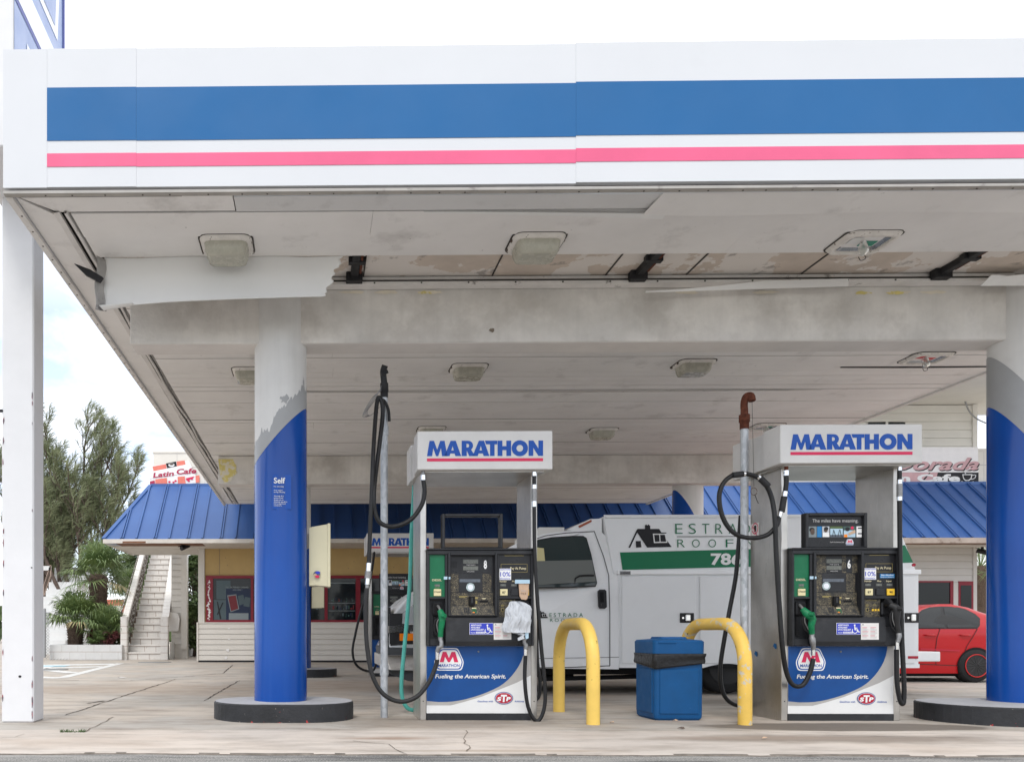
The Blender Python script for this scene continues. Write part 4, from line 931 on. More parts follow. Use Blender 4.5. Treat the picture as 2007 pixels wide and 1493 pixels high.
    lx, ly = 950.5, 1224.5; dc.ell(lx, ly + .3, 1.6, 1.6, 'ink_white', 3, 12); dc.poly([(lx - .9, ly + 2), (lx + .9, ly + 2), (lx + 1.2, ly + 5), (lx + 5, ly + 5), (lx + 5, ly + 6.6), (lx + 1.4, ly + 6.6), (lx + 1.6, ly + 8.2), (lx + 6, ly + 8.2), (lx + 8, ly + 12.6), (lx + 9.8, ly + 12.2), (lx + 10, ly + 13.4), (lx + 7.2, ly + 14.4), (lx + 4.8, ly + 9.8), (lx - .3, ly + 9.8)], 'ink_white', 3)
    wl = ell(lx + .3, ly + 10.6, 5.6, 5.6, 20, R(-30), R(225)); wl2 = ell(lx + .3, ly + 10.6, 4.3, 4.3, 20, R(-30), R(225)); dc.poly(wl + wl2[::-1], 'ink_white', 3.5)
    m.build('accessibility_sticker', p)
    m = MB(); dc = Dec(m, O, (S8, 0, 0), (0, 0, -S8), (0, -.0010, 0)); dc.rect(962.8, 1220.8, 996.5, 1252.5, 'paper', 1)
    dc.poly([(964.5, 1224.5), (966.3, 1222.4), (968.1, 1224.5)], 'ink_black', 2)
    for i in range(11):
        for c_ in (964.8, 980.6):
            wd = random.uniform(7, 13); dc.rect(c_, 1229 + i * 1.95, c_ + wd, 1229.8 + i * 1.95, 'ink_grey' if i % 4 else 'logo_red', 2)
    m.build('notice_sticker', p)
    m = MB(); dc = Dec(m, (-938 * S8, -.0525, 1410 * S8), (S8, 0, 0), (0, 0, -S8), (0, -.0010, 0)); dc.rect(976, 1114.9, 998.5, 1137, 'ink_white', 1); dc.text('CONTAINS', 976.8, 997.8, 1118.2, 2.8, 'ada_blue', 2, bold=.012); dc.text('10%', 977.5, 997.4, 1130.2, 8.6, 'ada_blue', 2, bold=.01); dc.text('ETHANOL', 976.9, 997.6, 1136.2, 3.1, 'ada_blue', 2, bold=.01)
    m.build('ethanol_sticker', p)
    # sign box
    m = MB(); z1 = LP(0, 842, 0).z * .975 + .0; zt_ = 2.617; zb_ = 2.270; xa, xb = (812 - 938) * .00461, (1075 - 938) * .00461
    m.box((xa, -.155, zb_), (xb, .12, zt_), 'sign_white', .006); m.box((xa + .02, .121, zb_ + .008), (xb - .02, .39, zt_ - .012), 'sign_white'); m.box((xa, .391, zb_), (xb, .665, zt_), 'sign_white', .006)
    m.box((xa + .06, -.10, zb_ - .012), (xb - .06, .62, zb_ - .0005), 'stainless')
    for sg, yy in ((1, -.155), (-1, .665)):
        X0 = (831 - 943.5) * .00461 * 1.0; dc = Dec(m, (sg * (xa + xb) / 2 if sg > 0 else (xa + xb) / 2, yy, 0), (.00461 * sg, 0, 0), (0, 0, -.00461), (0, -.0015 * sg, 0))
        dc.O.z = zb_; marathon(dc, -113, 113, -(920 - 893.7), 30, 'logo_blue', 1); dc.rect(-113, -(920 - 898), 113, -(920 - 904), 'logo_red', 1)
    m.build('sign_box', p)
    return p
def number(p, s_):
    m = MB(); dc = Dec(m, (-938 * S8, -.0305, 1410 * S8), (S8, 0, 0), (0, 0, -S8), (0, -.0012, 0)); dc.rect(944.8, 1092, 955.3, 1122, 'bezel', 1); dc.text(s_, 946.6, 952.8, 1115, 16.5, 'ink_white', 2, bold=.04); m.build('pump_number', p)
def topper(p, full=True):
    m = MB(); a, b = LP(865, 1008, -.04), LP(983, 1075.5, .02); w_ = .028
    for (q0, q1) in (((a.x, b.z), (a.x + w_, a.z)), ((b.x - w_, b.z), (b.x, a.z)), ((a.x + w_, a.z - w_), (b.x - w_, a.z)), ((a.x + w_, b.z), (b.x - w_, b.z + .012))): m.box((q0[0], -.05, q0[1]), (q1[0], .03, q1[1]), 'bezel', .006)
    t_ = m.build('topper_frame', p)
    if full:
        m = MB(); m.box((a.x + w_, -.02, b.z + .012), (b.x - w_, .0, a.z - w_), 'panel_black'); dc = Dec(m, (-938 * S8, -.02, 1410 * S8), (S8, 0, 0), (0, 0, -S8), (0, -.0015, 0))
        dc.text('The miles have meaning.', 881, 969, 1025.5, 6.2, 'ink_grey', 1, bold=.006)
        cols = (('poster_pale', 872.5, 889), ('tag_blue', 890, 899), ('bag_white', 900, 913.5), ('lcd_blue', 915, 939), ('bag_blue', 941, 963.5), ('ink_white', 965.5, 975.5))
        for mt, x0, x1 in cols: dc.rect(x0, 1033.5, x1, 1054.5, mt, 1)
        dc.ell(881, 1044, 4.2, 6, 'bark', 2, 12); dc.ell(880, 1040, 5.2, 4.4, 'ink_black', 1.5, 12); dc.ell(906.5, 1040, 4, 5, 'bark', 2, 12); dc.ell(907, 1037.5, 4.2, 3.3, 'ink_black', 3, 12); dc.rect(900.5, 1046, 913, 1054, 'ink_white', 3)
        dc.rect(915, 1033.5, 939, 1038, 'leaf_green', 2); dc.rect(915, 1038, 939, 1050, 'bag_blue', 2); dc.poly([(921, 1040), (922, 1040), (926, 1053), (924.5, 1053)], 'ink_black', 3); dc.poly([(933, 1040), (934, 1040), (937, 1053), (935.5, 1053)], 'ink_black', 3); dc.poly([(922, 1040), (919.5, 1053), (918.5, 1053), (921, 1040)], 'ink_black', 4); dc.poly([(933, 1040), (930, 1053), (929, 1053), (932, 1040)], 'ink_black', 4)
        dc.rect(941, 1033.5, 963.5, 1041, 'poster_green', 2); dc.ell(948, 1039, 4.5, 4, 'ink_black', 3, 10); dc.rect(941.5, 1049, 948, 1054.5, 'orange_key', 2); dc.ell(957, 1036.5, 3, 3, 'logo_red', 3, 10); dc.poly([(949, 1047), (962, 1040), (963.5, 1046), (951, 1051)], 'kraft', 3)
        dc.rect(968, 1036, 975.5, 1038.2, 'ink_black', 2); dc.rect(968, 1046.5, 975.5, 1048.7, 'ink_black', 2)
        dc.text('Fueling the American Spirit.', 915, 942, 1065, 2.4, 'ink_grey', 1, shear=.2, bold=.02); hexlogo(dc, 952.5, 1064, 16, 12, 1, False); m.build('poster', t_)
def tube_px(pts, r, mt, name, parent, n=8, seg=10):
    m = MB(); m.tube(bez([P(*q) for q in pts], n), r, mt, seg); return m.build(name, parent)
def cuffs(parent, lst):
    for (a, b, r, mt) in lst: m = MB(); m.cyl(P(*a), P(*b), r, mt, 16); m.build('hose_fitting', parent)
def nozzle(parent, spout, body, swivel, cuff, mt='nozzle_green', guard=-1):
    m = MB(); B = bez([P(*q[:3]) for q in body], 6); rs = []
    k = len(body) - 1
    for i in range(len(B)):
        f = i / 6; a = int(min(f, k - 1e-6)); rs.append(body[a][3] + (body[min(a + 1, k)][3] - body[a][3]) * (f - a))
    m.tube(B, rs, mt, 14)
    b0 = P(*body[1][:3]); m.cyl(b0 + Vector((.0, -.03, .0)), b0 + Vector((.022, -.055, -.004)), .02, mt, 14)
    nb = m.build('nozzle', parent)
    m = MB(); m.tube(bez([P(*q) for q in spout], 5), .012, 'cast_metal', 10); m.build('spout', nb)
    m = MB(); a, b = P(*body[1][:3]), P(*body[-1][:3]); m.tube(bez([a + Vector((guard * .03, 0, -.02)), a.lerp(b, .3) + Vector((guard * .06, 0, 0)), a.lerp(b, .75) + Vector((guard * .055, 0, 0)), b + Vector((guard * .012, 0, 0))], 6), .007, 'rubber', 8)
    m.tube(bez([a + Vector((guard * .025, 0, -.02)), a.lerp(b, .4) + Vector((guard * .04, 0, 0)), a.lerp(b, .8) + Vector((guard * .022, 0, 0))], 6), .005, 'cast_metal', 8); m.build('trigger_guard', nb)
    m = MB(); m.tube([P(*q[:3]) for q in swivel], [q[3] for q in swivel], 'cast_metal', 12); m.build('swivel', nb)
    m = MB(); m.cyl(P(*cuff[0]), P(*cuff[1]), .017, 'ink_white' if False else 'chrome', 14); m.build('cuff', nb)
base_p = pump('gas_pump', 'left front gas pump, number 8, with bagged right nozzle and empty top frame')
p6 = dup(base_p); p4 = dup(base_p)
Y8 = 7.40
def place(p, px, Y): p.location = (X_(px, Y), Y, 0); ORG[p] = Vector(p.location)
place(base_p, 938, Y8); place(p6, 1647.5, 7.40); place(p4, 780, 14.8)
p6['label'] = 'right front gas pump, number 6, with green and black nozzles and coiled hose'
p4['label'] = 'far gas pump, number 4, small in the background behind the metal pole'
ORG[base_p] = Vector((0, 0, 0)); ORG[p6] = Vector((0, 0, 0)); ORG[p4] = Vector((0, 0, 0))
for ch in p6.children:
    if ch.name.startswith('sign_box'): ch.scale = (1.035, 1, 1); ch.location = (-.045, -.02, .043)
    if ch.name.startswith('side_post'): ch.scale = (1, 1, 1.014)
number(base_p, '8'); topper(base_p, False); number(p6, '6'); topper(p6); number(p4, '4'); topper(p4)
for p in (base_p, p6, p4): ORG[p] = Vector(p.location)
# holographic seals and small extra stickers
def pdec(p, y): m = MB(); o = ORG[p]; return m, Dec(m, (o.x - 938 * S8, o.y + y, 1410 * S8), (S8, 0, 0), (0, 0, -S8), (0, -.0011, 0))
m, dc = pdec(base_p, -.0325); dc.ell(920.8, 1150.8, 8.3, 8.3, 'holo', 1); dc.ell(920.8, 1150.8, 5.4, 5.4, 'sign_pale', 2); m.build('round_seal', base_p)
m, dc = pdec(p6, -.0325); dc.ell(906, 1149, 8.0, 8.0, 'holo', 1); dc.ell(906, 1149, 5.2, 5.2, 'sign_pale', 2); m.build('round_seal', p6)
m, dc = pdec(p6, -.0515); dc.rect(1006, 1126, 1034, 1134, 'tag_blue', 1); dc.text('No Alcohol', 1008.5, 1031.5, 1129.6, 2.8, 'ink_white', 2, bold=.02); dc.text('(Ethanol or Methanol)', 1007.5, 1032.5, 1133, 1.6, 'ink_white', 2, bold=.01); m.build('alcohol_sticker', p6)
m, dc = pdec(p6, -.0485)
for i in range(3): dc.rect(991 + i * 5.3, 1193.5, 994.6 + i * 5.3, 1197.4, 'yellow_key', 1)
m.build('grade_icons', p6)
for p in (base_p, p6): m, dc = pdec(p, -.089); dc.rect(867, 1131, 874, 1136.5, 'bag_blue', 1); dc.rect(876.5, 1131.5, 879.8, 1136, 'bag_blue', 1); m.build('security_tape', p)
m, dc = pdec(p6, -.0302)
for q in ((880.8, 1090, 906, 1123.5), (936.5, 1090, 944.4, 1123.5), (955.6, 1090, 965.8, 1123.5)): dc.rect(*q, 'worn_overlay', .4)
m.build('weathered_film', p6)
# tape patches on the right pump's side panel, no-phone sign
m = MB(); xs2 = ORG[p6].x - .537
for (px, py) in ((1516.5, 1266), (1477.5, 1281)):
    Yq = 7.4 + .1 if px > 1500 else 7.4 + .42; z = Z_(py, Yq, px); m.poly([(xs2 - .002, Yq - .03, z - .02), (xs2 - .002, Yq - .01, z - .025), (xs2 - .002, Yq + .03, z + .002), (xs2 - .002, Yq + .01, z + .03), (xs2 - .002, Yq - .025, z + .02)], 'fascia_blue')
m.build('blue_tape', p6)
m = MB(); Ya, Yb = 7.76, 7.90; za, zb_ = Z_(1025, 7.83, 1478), Z_(1058, 7.83, 1478)
m.poly([(xs2 - .002, Ya, zb_), (xs2 - .002, Yb, zb_), (xs2 - .002, Yb, za), (xs2 - .002, Ya, za)], 'paper')
m.add([(xs2 - .004, (Ya + Yb) / 2 + r_ * math.cos(i * .3), (za + zb_) / 2 + .03 + r_ * math.sin(i * .3)) for r_ in (.045, .055) for i in range(21)], [(i, i + 1, 22 + i, 21 + i) for i in range(20)], 'logo_red')
m.poly([(xs2 - .0045, Ya + .03, zb_ + .03), (xs2 - .0045, Ya + .04, zb_ + .03), (xs2 - .0045, Yb - .03, za - .03), (xs2 - .0045, Yb - .04, za - .03)], 'logo_red')
m.poly([(xs2 - .003, Ya + .05, (za + zb_) / 2 - .0), (xs2 - .003, Yb - .05, (za + zb_) / 2), (xs2 - .003, Yb - .05, (za + zb_) / 2 + .06), (xs2 - .003, Ya + .05, (za + zb_) / 2 + .06)], 'ink_black')
m.build('warning_sticker', p6)
# hoses of pump 8
h = 7.30
tube_px([(829.5, 938, h), (832, 965, h), (826, 990, h), (806, 1017, h), (775, 1031, h), (748, 1026, h), (735, 1003, h), (733, 965, h), (738, 915, 7.4), (745, 860, 7.45), (750, 815, 7.5), (749, 790, 7.5), (743, 779, 7.5), (739, 788, 7.5), (735, 830, 7.45), (731, 900, 7.35), (728, 980, h), (725, 1050, h), (723, 1103, h)], .0205, 'rubber', 'hose', base_p)
tube_px([(719, 1152, h), (717, 1200, h), (719, 1262, h), (729, 1320, h), (750, 1358, h), (783, 1374, h), (816, 1365, h), (840, 1337, h), (854, 1305, h), (857, 1291, 7.29)], .0205, 'rubber_worn', 'hose', base_p)
cuffs(base_p, [((723, 1103, h), (722, 1119, h), .024, 'chrome'), ((722, 1119, h), (721, 1133, h), .030, 'cast_metal'), ((721, 1133, h), (720, 1145, h), .023, 'chrome'), ((720, 1145, h), (719.5, 1153, h), .018, 'cast_metal'), ((829.5, 931, h), (829.5, 941, h), .024, 'chrome'), ((829.5, 920, h), (829.5, 931, h), .017, 'cast_metal'),
    ((1047, 925, h), (1047, 933, h), .023, 'chrome'), ((1047, 950, h), (1047, 958, h), .023, 'chrome'), ((1047, 958, h), (1047, 982, h), .025, 'cast_metal'), ((1047, 982, h), (1047, 993, h), .022, 'chrome')])
tube_px([(1047, 931, h), (1047, 952, h)], .0185, 'rubber', 'hose', base_p)
tube_px([(1047, 990, h), (1048, 1080, h), (1053, 1170, h), (1061, 1270, h), (1068, 1340, h), (1067, 1385, h), (1056, 1411, h), (1043, 1404, h), (1033, 1375, h), (1028.5, 1330, h), (1030, 1284, h)], .0175, 'rubber', 'hose', base_p)
tube_px([(1051, 1180, 7.98), (1053, 1290, 7.98), (1058, 1330, 7.98), (1057, 1360, 7.98), (1050, 1372, 7.98)], .018, 'rubber', 'hose', base_p)
tube_px([(813, 925, 8.02), (810, 985, 8.02), (806, 1060, 8.02), (804, 1130, 8.02), (799, 1200, 8.0), (792, 1275, 8.0), (787, 1335, 8.0), (789, 1368, 8.0), (799, 1387, 8.0), (816, 1392, 8.02)], .0205, 'teal_hose', 'hose', base_p)
nozzle(base_p, [(856, 1186, 7.37), (860, 1189, 7.33), (863, 1198, 7.29)], [(862, 1196, 7.28, .024), (866, 1206, 7.26, .034), (866, 1218, 7.26, .030), (864, 1234, 7.27, .025), (863, 1247, 7.28, .024)],
       [(863, 1246, 7.28, .022), (863, 1253, 7.28, .02), (865, 1257, 7.27, .019), (865, 1266, 7.26, .021), (860, 1268, 7.27, .024), (857, 1277, 7.28, .020)], ((857, 1275, 7.285), (857, 1292, 7.285)))
m = MB(); m.tube([P(1029, 1238, 7.28), P(1028, 1252, 7.28), P(1027, 1258, 7.28), P(1031, 1264, 7.28), P(1030, 1272, 7.28)], [.015, .02, .018, .022, .018], 'cast_metal', 12); m.build('swivel', base_p)
cuffs(base_p, [((1030, 1271, 7.285), (1030, 1284, 7.285), .019, 'chrome')])
# metal standpipes
def standpipe(px, Y, ztop, zbase, label, rusty):
    x = X_(px, Y); t_ = thing('standpipe', (x, Y, 0), label, 'metal pipe', 'vertical pipes beside the pumps')
    m = MB(); m.tube([(x, Y, -.01), (x, Y, ztop)], .0345, 'galvanised', 20); m.build('pipe', t_)
    if not rusty:
        m = MB(); m.tube([(x, Y, .40), (x, Y, .50)], .041, 'galvanised', 20); z2 = Z_(845, Y, px); m.tube([(x, Y, z2 - .04), (x, Y, z2 + .04)], .041, 'galvanised', 20); m.build('coupling', t_)
        m = MB(); z = ztop; m.tube([(x, Y, z - .01), (x, Y, z + .05), (x, Y, z + .052), (x, Y, z + .13)], [.036, .036, .042, .038], 'bracket_black', 16)
        m.tube(bez([(x, Y, z + .13), (x - .005, Y, z + .18), (x - .01, Y - .01, z + .24), (x + .005, Y - .03, z + .29)], 5), [.030] * 16, 'bracket_black', 12); m.tube([(x - .03, Y - .03, z + .2), (x + .03, Y - .03, z + .235)], .018, 'bracket_black', 10); m.build('pipe_fitting', t_)
        m = MB()
        for k in range(6): m.tube(bez([(x - .03, Y - .03, z + .1 - k * .01), (x - .08 - k * .008, Y - .03, z - .02), (x - .16 - k * .01, Y - .03 - k * .01, z - .14 - k * .012), (x - .13, Y - .03, z - .18), (x - .03, Y - .03, z - .09)], 6), .0022, 'cast_metal', 5)
        m.tube(bez([(x - .05, Y - .05, z - .02), (x + .0, Y - .06, z - .06), (x + .035, Y - .05, z - .14), (x + .045, Y - .04, z - .24)], 6), .014, 'bracket_black', 8); m.build('wire_tie', t_)
    else:
        m = MB(); z = ztop; m.tube([(x, Y, z - .005), (x, Y, z + .06), (x, Y, z + .062), (x, Y, z + .13), (x, Y, z + .132), (x, Y, z + .18)], [.040, .040, .047, .047, .034, .032], 'rust', 16)
        m.tube(bez([(x, Y, z + .17), (x - .002, Y, z + .24), (x + .012, Y - .01, z + .30), (x + .045, Y - .03, z + .30), (x + .05, Y - .04, z + .25)], 6), [.032] * 25, 'rust', 14); m.build('rusty_elbow', t_)
        m = MB(); m.tube([(x + .05, Y - .04, z + .25), (x + .062, Y - .05, z - .55)], .0018, 'rubber', 5); m.tube([(x + .062 + .03 * math.cos(i * .5), Y - .05, z - .6 + .035 * math.sin(i * .5)) for i in range(13)], .0025, 'rust', 5); m.tube([(x + .07, Y - .05, z - .63), (x + .075, Y - .1, z - .72)], .003, 'rubber', 5); m.build('hanging_cord', t_)
standpipe(753, 7.63, Z_(778, 7.63, 753), 0, 'grey galvanised pipe with black top fitting left of pump 8', False)
standpipe(1459, 7.63, Z_(840, 7.63, 1459), 0, 'grey pipe topped by a rusty elbow left of pump 6', True)
# hoses of pump 6
h = 7.30
tube_px([(1540, 925, h), (1541, 945, h), (1539, 964, h)], .0205, 'rubber', 'hose', p6)
tube_px([(1527, 1012, h), (1521, 1031, h), (1503, 1048, h), (1475, 1054, h), (1445, 1048, h), (1424, 1028, h), (1412, 998, h), (1410, 968, h), (1419, 945, h), (1437, 931, h), (1460, 928, h), (1484, 935, h), (1502, 952, h), (1513, 978, h), (1519, 1020, h - .03), (1521, 1080, h - .03), (1527, 1180, h - .03), (1533, 1262, h - .03), (1541, 1315, h), (1554, 1341, h), (1573, 1342, h), (1587, 1318, h), (1594, 1290, h)], .0205, 'rubber', 'hose', p6)
cuffs(p6, [((1541, 914, h), (1541, 923, h), .017, 'rust'), ((1541, 922, h), (1541, 932, h), .024, 'chrome'), ((1538.5, 963, h), (1537, 973, h), .024, 'chrome'), ((1537, 973, h), (1532, 1003, h), .026, 'bracket_black'), ((1530, 1003, h), (1527, 1014, h), .020, 'chrome'),
    ((1436, 931, h - .01), (1456, 928.5, h - .01), .027, 'bracket_black'), ((1489, 936, h), (1506, 953, h), .028, 'bracket_black'), ((1456, 928.5, h - .01), (1460, 928.7, h - .01), .024, 'chrome'), ((1485, 934, h), (1489, 937, h), .025, 'chrome'),
    ((1763, 915, h), (1763, 922, h), .019, 'chrome'), ((1763, 940, h), (1763, 948, h), .021, 'chrome'), ((1763, 948, h), (1763, 973, h), .023, 'cast_metal'), ((1763, 973, h), (1763, 981, h), .021, 'chrome'), ((1758, 1260, h), (1758, 1272, h), .018, 'chrome')])
tube_px([(1763, 920, h), (1763, 942, h)], .0185, 'rubber', 'hose', p6)
tube_px([(1763, 980, h), (1764, 1080, h), (1766, 1180, h), (1768, 1260, h), (1771, 1320, h), (1772, 1358, h), (1770, 1378, h), (1764, 1372, h), (1758, 1335, h), (1757, 1272, h)], .019, 'rubber', 'hose', p6)
tube_px([(1452, 1010, 8.0), (1447, 1075, 8.0), (1442, 1130, 8.0), (1431, 1190, 8.0), (1420, 1250, 8.0), (1412, 1305, 8.0), (1414, 1345, 8.0), (1425, 1370, 8.0), (1447, 1382, 8.02), (1475, 1380, 8.05)], .0205, 'rubber', 'hose', p6)
nozzle(p6, [(1565, 1183, 7.37), (1569, 1187, 7.33), (1575, 1194, 7.29)], [(1573, 1193, 7.28, .024), (1583, 1203, 7.25, .036), (1592, 1212, 7.25, .031), (1590, 1226, 7.26, .026), (1591, 1241, 7.28, .024)],
       [(1591, 1240, 7.28, .022), (1591, 1247, 7.28, .02), (1592, 1251, 7.27, .026), (1593, 1259, 7.27, .026), (1594, 1263, 7.27, .02), (1594, 1272, 7.28, .020)], ((1594, 1270, 7.285), (1594, 1284, 7.285)))
nozzle(p6, [(1738, 1182, 7.37), (1744, 1184, 7.33), (1748, 1188, 7.29)], [(1744, 1185, 7.29, .028), (1756, 1192, 7.26, .034), (1757, 1205, 7.26, .030), (1758, 1222, 7.27, .024), (1761, 1240, 7.28, .023)],
       [(1761, 1240, 7.28, .022), (1762, 1246, 7.27, .022), (1761, 1252, 7.27, .018), (1759, 1258, 7.27, .018)], ((1758, 1258, 7.285), (1758, 1272, 7.285)), mt='rubber_worn')
m = MB()
for k in range(5): c_ = P(1739 + k * 1.5, 1181 + k * .8, 7.34 - k * .012); m.tube([c_, c_ + Vector((.002, -.008, 0))], .045 - .004 * k, 'rubber', 18)
m.build('vapour_boot', p6)
# far pump hose
tube_px([(735, 1068, 14.7), (730, 1110, 14.6), (722, 1150, 14.6), (708, 1195, 14.6), (697, 1240, 14.6), (691, 1275, 14.6), (697, 1300, 14.6), (712, 1312, 14.6), (730, 1314, 14.6), (738, 1300, 14.7)], .022, 'rubber', 'hose', p4)
# plastic bag over the nozzle, paper note
def blobmesh(m, c, rings, mt, wob, seed, seg=44):
    V = []
    for (py, px0, px1, yd) in rings:
        a, b = P(px0, py, c), P(px1, py, c); ctr = (a + b) / 2; rx = (b.x - a.x) / 2
        for k in range(seg):
            t_ = 2 * math.pi * k / seg; n_ = mnoise.noise(Vector((math.cos(t_) * 2.2, math.sin(t_) * 2.2 + seed, ctr.z * 9))) * wob * 1.2 + abs(mnoise.noise(Vector((math.cos(t_) * 5 + ctr.z * 6, math.sin(t_) * 5, ctr.z * 5 + seed)))) * wob * 1.8
            V.append((ctr.x + (rx + n_) * math.cos(t_), ctr.y + (yd + n_ * 1.3) * math.sin(t_), ctr.z))
    n = len(rings); m.add(V, [(i * seg + k, i * seg + (k + 1) % seg, (i + 1) * seg + (k + 1) % seg, (i + 1) * seg + k) for i in range(n - 1) for k in range(seg)], mt, False)
    m.add(V[:seg], [tuple(range(seg))], mt)
m = MB(); prof = [(1178, 1003, 1016), (1181, 999, 1027), (1187, 997, 1037), (1193, 992, 1041), (1200, 991, 1041), (1208, 993, 1040), (1216, 992, 1040), (1222, 988, 1039), (1230, 985, 1038), (1236, 986, 1037), (1241, 992, 1036)]
rg = []
for a, b in zip(prof, prof[1:]):
    for k in range(3): u = k / 3; py = a[0] + (b[0] - a[0]) * u; rg.append((py, a[1] + (b[1] - a[1]) * u, a[2] + (b[2] - a[2]) * u, .028 + .018 * math.sin(math.pi * min(1, (py - 1176) / 60))))
blobmesh(m, 7.235, rg, 'bag_white', .012, 3)
bagw = m.build('plastic_bag', at=tuple(P(1018, 1215, 7.235)), label='thin white plastic bag tied over the right nozzle of pump 8', category='plastic bag')
m = MB()
for (pts) in ([(1028, 1236), (1036, 1236), (1036, 1250), (1031, 1252)], [(1015, 1250), (1026, 1243), (1028, 1251), (1016, 1255)], [(1005, 1240), (1030, 1242), (1026, 1246), (1012, 1236)]):
    m.prism([P(a, b, 7.225) for a, b in pts], (0, .02, 0), 'bag_blue' if pts[0][0] == 1028 else 'bag_white')
m.build('bag_tail', bagw)
m = MB(); m.prism([P(a, b, 7.322) for a, b in ((1016.5, 1139), (1037, 1139), (1036, 1160), (1034, 1172), (1031, 1175), (1022, 1174), (1018.5, 1168))], (0, .010, 0), 'kraft'); nt_ = m.build('paper_note', at=tuple(P(1026, 1157, 7.345)), label='crumpled brown paper taped with blue tape over a button of pump 8', category='paper note')
m = MB(); m.box(tuple(P(1009.5, 1143, 7.314)), tuple(P(1038, 1135.5, 7.319)), 'bag_blue'); m.build('tape', nt_)
m = MB(); dcn = Dec(m, P(1016.5, 1139, 7.3205), (S8 * .99, 0, 0), (0, 0, -S8), (0, -.0008, 0)); dcn.text('Pump', 5, 13, 19, 3, 'ink_grey', 1); dcn.text('Only $', 4, 14, 24.5, 2.6, 'ink_black', 1); m.build('handwriting', nt_)
# ================================================================== HOOP BARRIERS, BIN
def hoop(xf, xb_, mt, label, ztop):
    pf, pb = P(xf, 1418, 7.07), P(xb_, 1393, 8.22); pf.z = pb.z = 0; r_ = .36; d_ = (pb - pf).normalized(); L_ = (pb - pf).length
    pts = [pf, pf + Vector((0, 0, .25)), pf + Vector((0, 0, ztop - r_))]
    for i in range(1, 13): a = R(90) * i / 12; pts.append(pf + d_ * (r_ - r_ * math.cos(a)) + Vector((0, 0, ztop - r_ + r_ * math.sin(a))))
    for i in range(0, 12): a = R(90) * i / 12; pts.append(pb - d_ * (r_ - r_ * math.sin(a)) + Vector((0, 0, ztop - r_ + r_ * math.cos(a))))
    pts += [pb + Vector((0, 0, ztop - r_)), pb]
    m = MB(); m.tube(pts, .0575, mt, 24, smooth=True); o = m.build('hoop_barrier', at=tuple(pf), label=label, category='hoop barrier', group='yellow hoop barriers between the pumps'); return o
hoop(1162.5, 1095.5, 'yellow_paint', 'clean yellow hoop barrier beside pump 8, left of the blue bin', .885)
hoop(1460, 1341, 'yellow_worn', 'yellow hoop barrier with scraped paint, right of the blue bin', .885)
bx0, bx1, by0, by1 = X_(1286, 7.34), X_(1377, 7.42), 7.38, 7.84
bn = thing('litter_bin', ((bx0 + bx1) / 2, 7.6, 0), 'square blue litter bin with black bag folded over its rim, between yellow hoops', 'litter bin')
def rsq(ins, r, z, n=5):
    o = []
    for (cx, cy, a0) in ((bx1, by1, 0), (bx0, by1, 90), (bx0, by0, 180), (bx1, by0, 270)):
        sx = -1 if cx == bx1 else 1; sy = -1 if cy == by1 else 1
        for k in range(n): a = R(a0 + 90 * k / (n - 1)); o.append((cx + sx * (ins + r) + r * math.cos(a), cy + sy * (ins + r) + r * math.sin(a), z))
    return o
def loft(m, rings, mt, sm=False, c0=True, c1=True):
    n = len(rings[0]); V = [p_ for r_ in rings for p_ in r_]
    m.add(V, [(k * n + i, k * n + (i + 1) % n, (k + 1) * n + (i + 1) % n, (k + 1) * n + i) for k in range(len(rings) - 1) for i in range(n)], mt, sm)
    if c0: m.add(rings[0], [tuple(range(n))], mt)
    if c1: m.add(rings[-1], [tuple(range(n))], mt)
m = MB(); loft(m, [rsq(.03, .03, .0), rsq(.012, .03, .02), rsq(.008, .035, .05), rsq(.006, .035, .52)], 'bin_blue')
m.box((bx0 + .05, by0 - .002, .06), (bx1 - .05, by0 + .02, .47), 'bin_blue', .006); m.box((bx0 - .002, by0 + .05, .06), (bx0 + .02, by1 - .05, .47), 'bin_blue', .006); m.build('bin_body', bn)
m = MB(); zt0 = .735; loft(m, [rsq(-.004, .04, .60), rsq(-.006, .04, .72), rsq(.006, .045, zt0), rsq(.10, .04, zt0 + .012), rsq(.11, .04, zt0 + .03), rsq(.20, .02, zt0 + .03)], 'bin_blue'); m.box((bx0 + .03, by0 - .012, .70), (bx0 + .2, by0 + .05, .728), 'bin_blue', .008); m.build('lid', bn)
m = MB(); n_ = 96; lp0 = rsq(-.012, .04, 0, 24); n_ = len(lp0); V = []; cx_, cy_ = (bx0 + bx1) / 2, (by0 + by1) / 2
for j in range(9):
    v = j / 8
    for i, (x, y, _) in enumerate(lp0):
        d_ = Vector((x - cx_, y - cy_, 0)); L_ = d_.length; d_ /= L_; nn = mnoise.noise(Vector((x * 14, y * 14, v * 3))) * .012 + mnoise.noise(Vector((x * 40, y * 40, v * 2.5))) * .005
        sag = .045 * math.exp(-((x - bx0 - .02) ** 2 + (y - by0) ** 2) * 60) + .012 * mnoise.noise(Vector((x * 6, y * 6, 0)))
        V.append((x + d_.x * nn, y + d_.y * nn, .612 - v * (.095 + sag * 1.1)))
m.add(V, [(j * n_ + i, j * n_ + (i + 1) % n_, (j + 1) * n_ + (i + 1) % n_, (j + 1) * n_ + i) for j in range(8) for i in range(n_)], 'bag_black', True); m.build('bin_bag', bn, solid=.002)
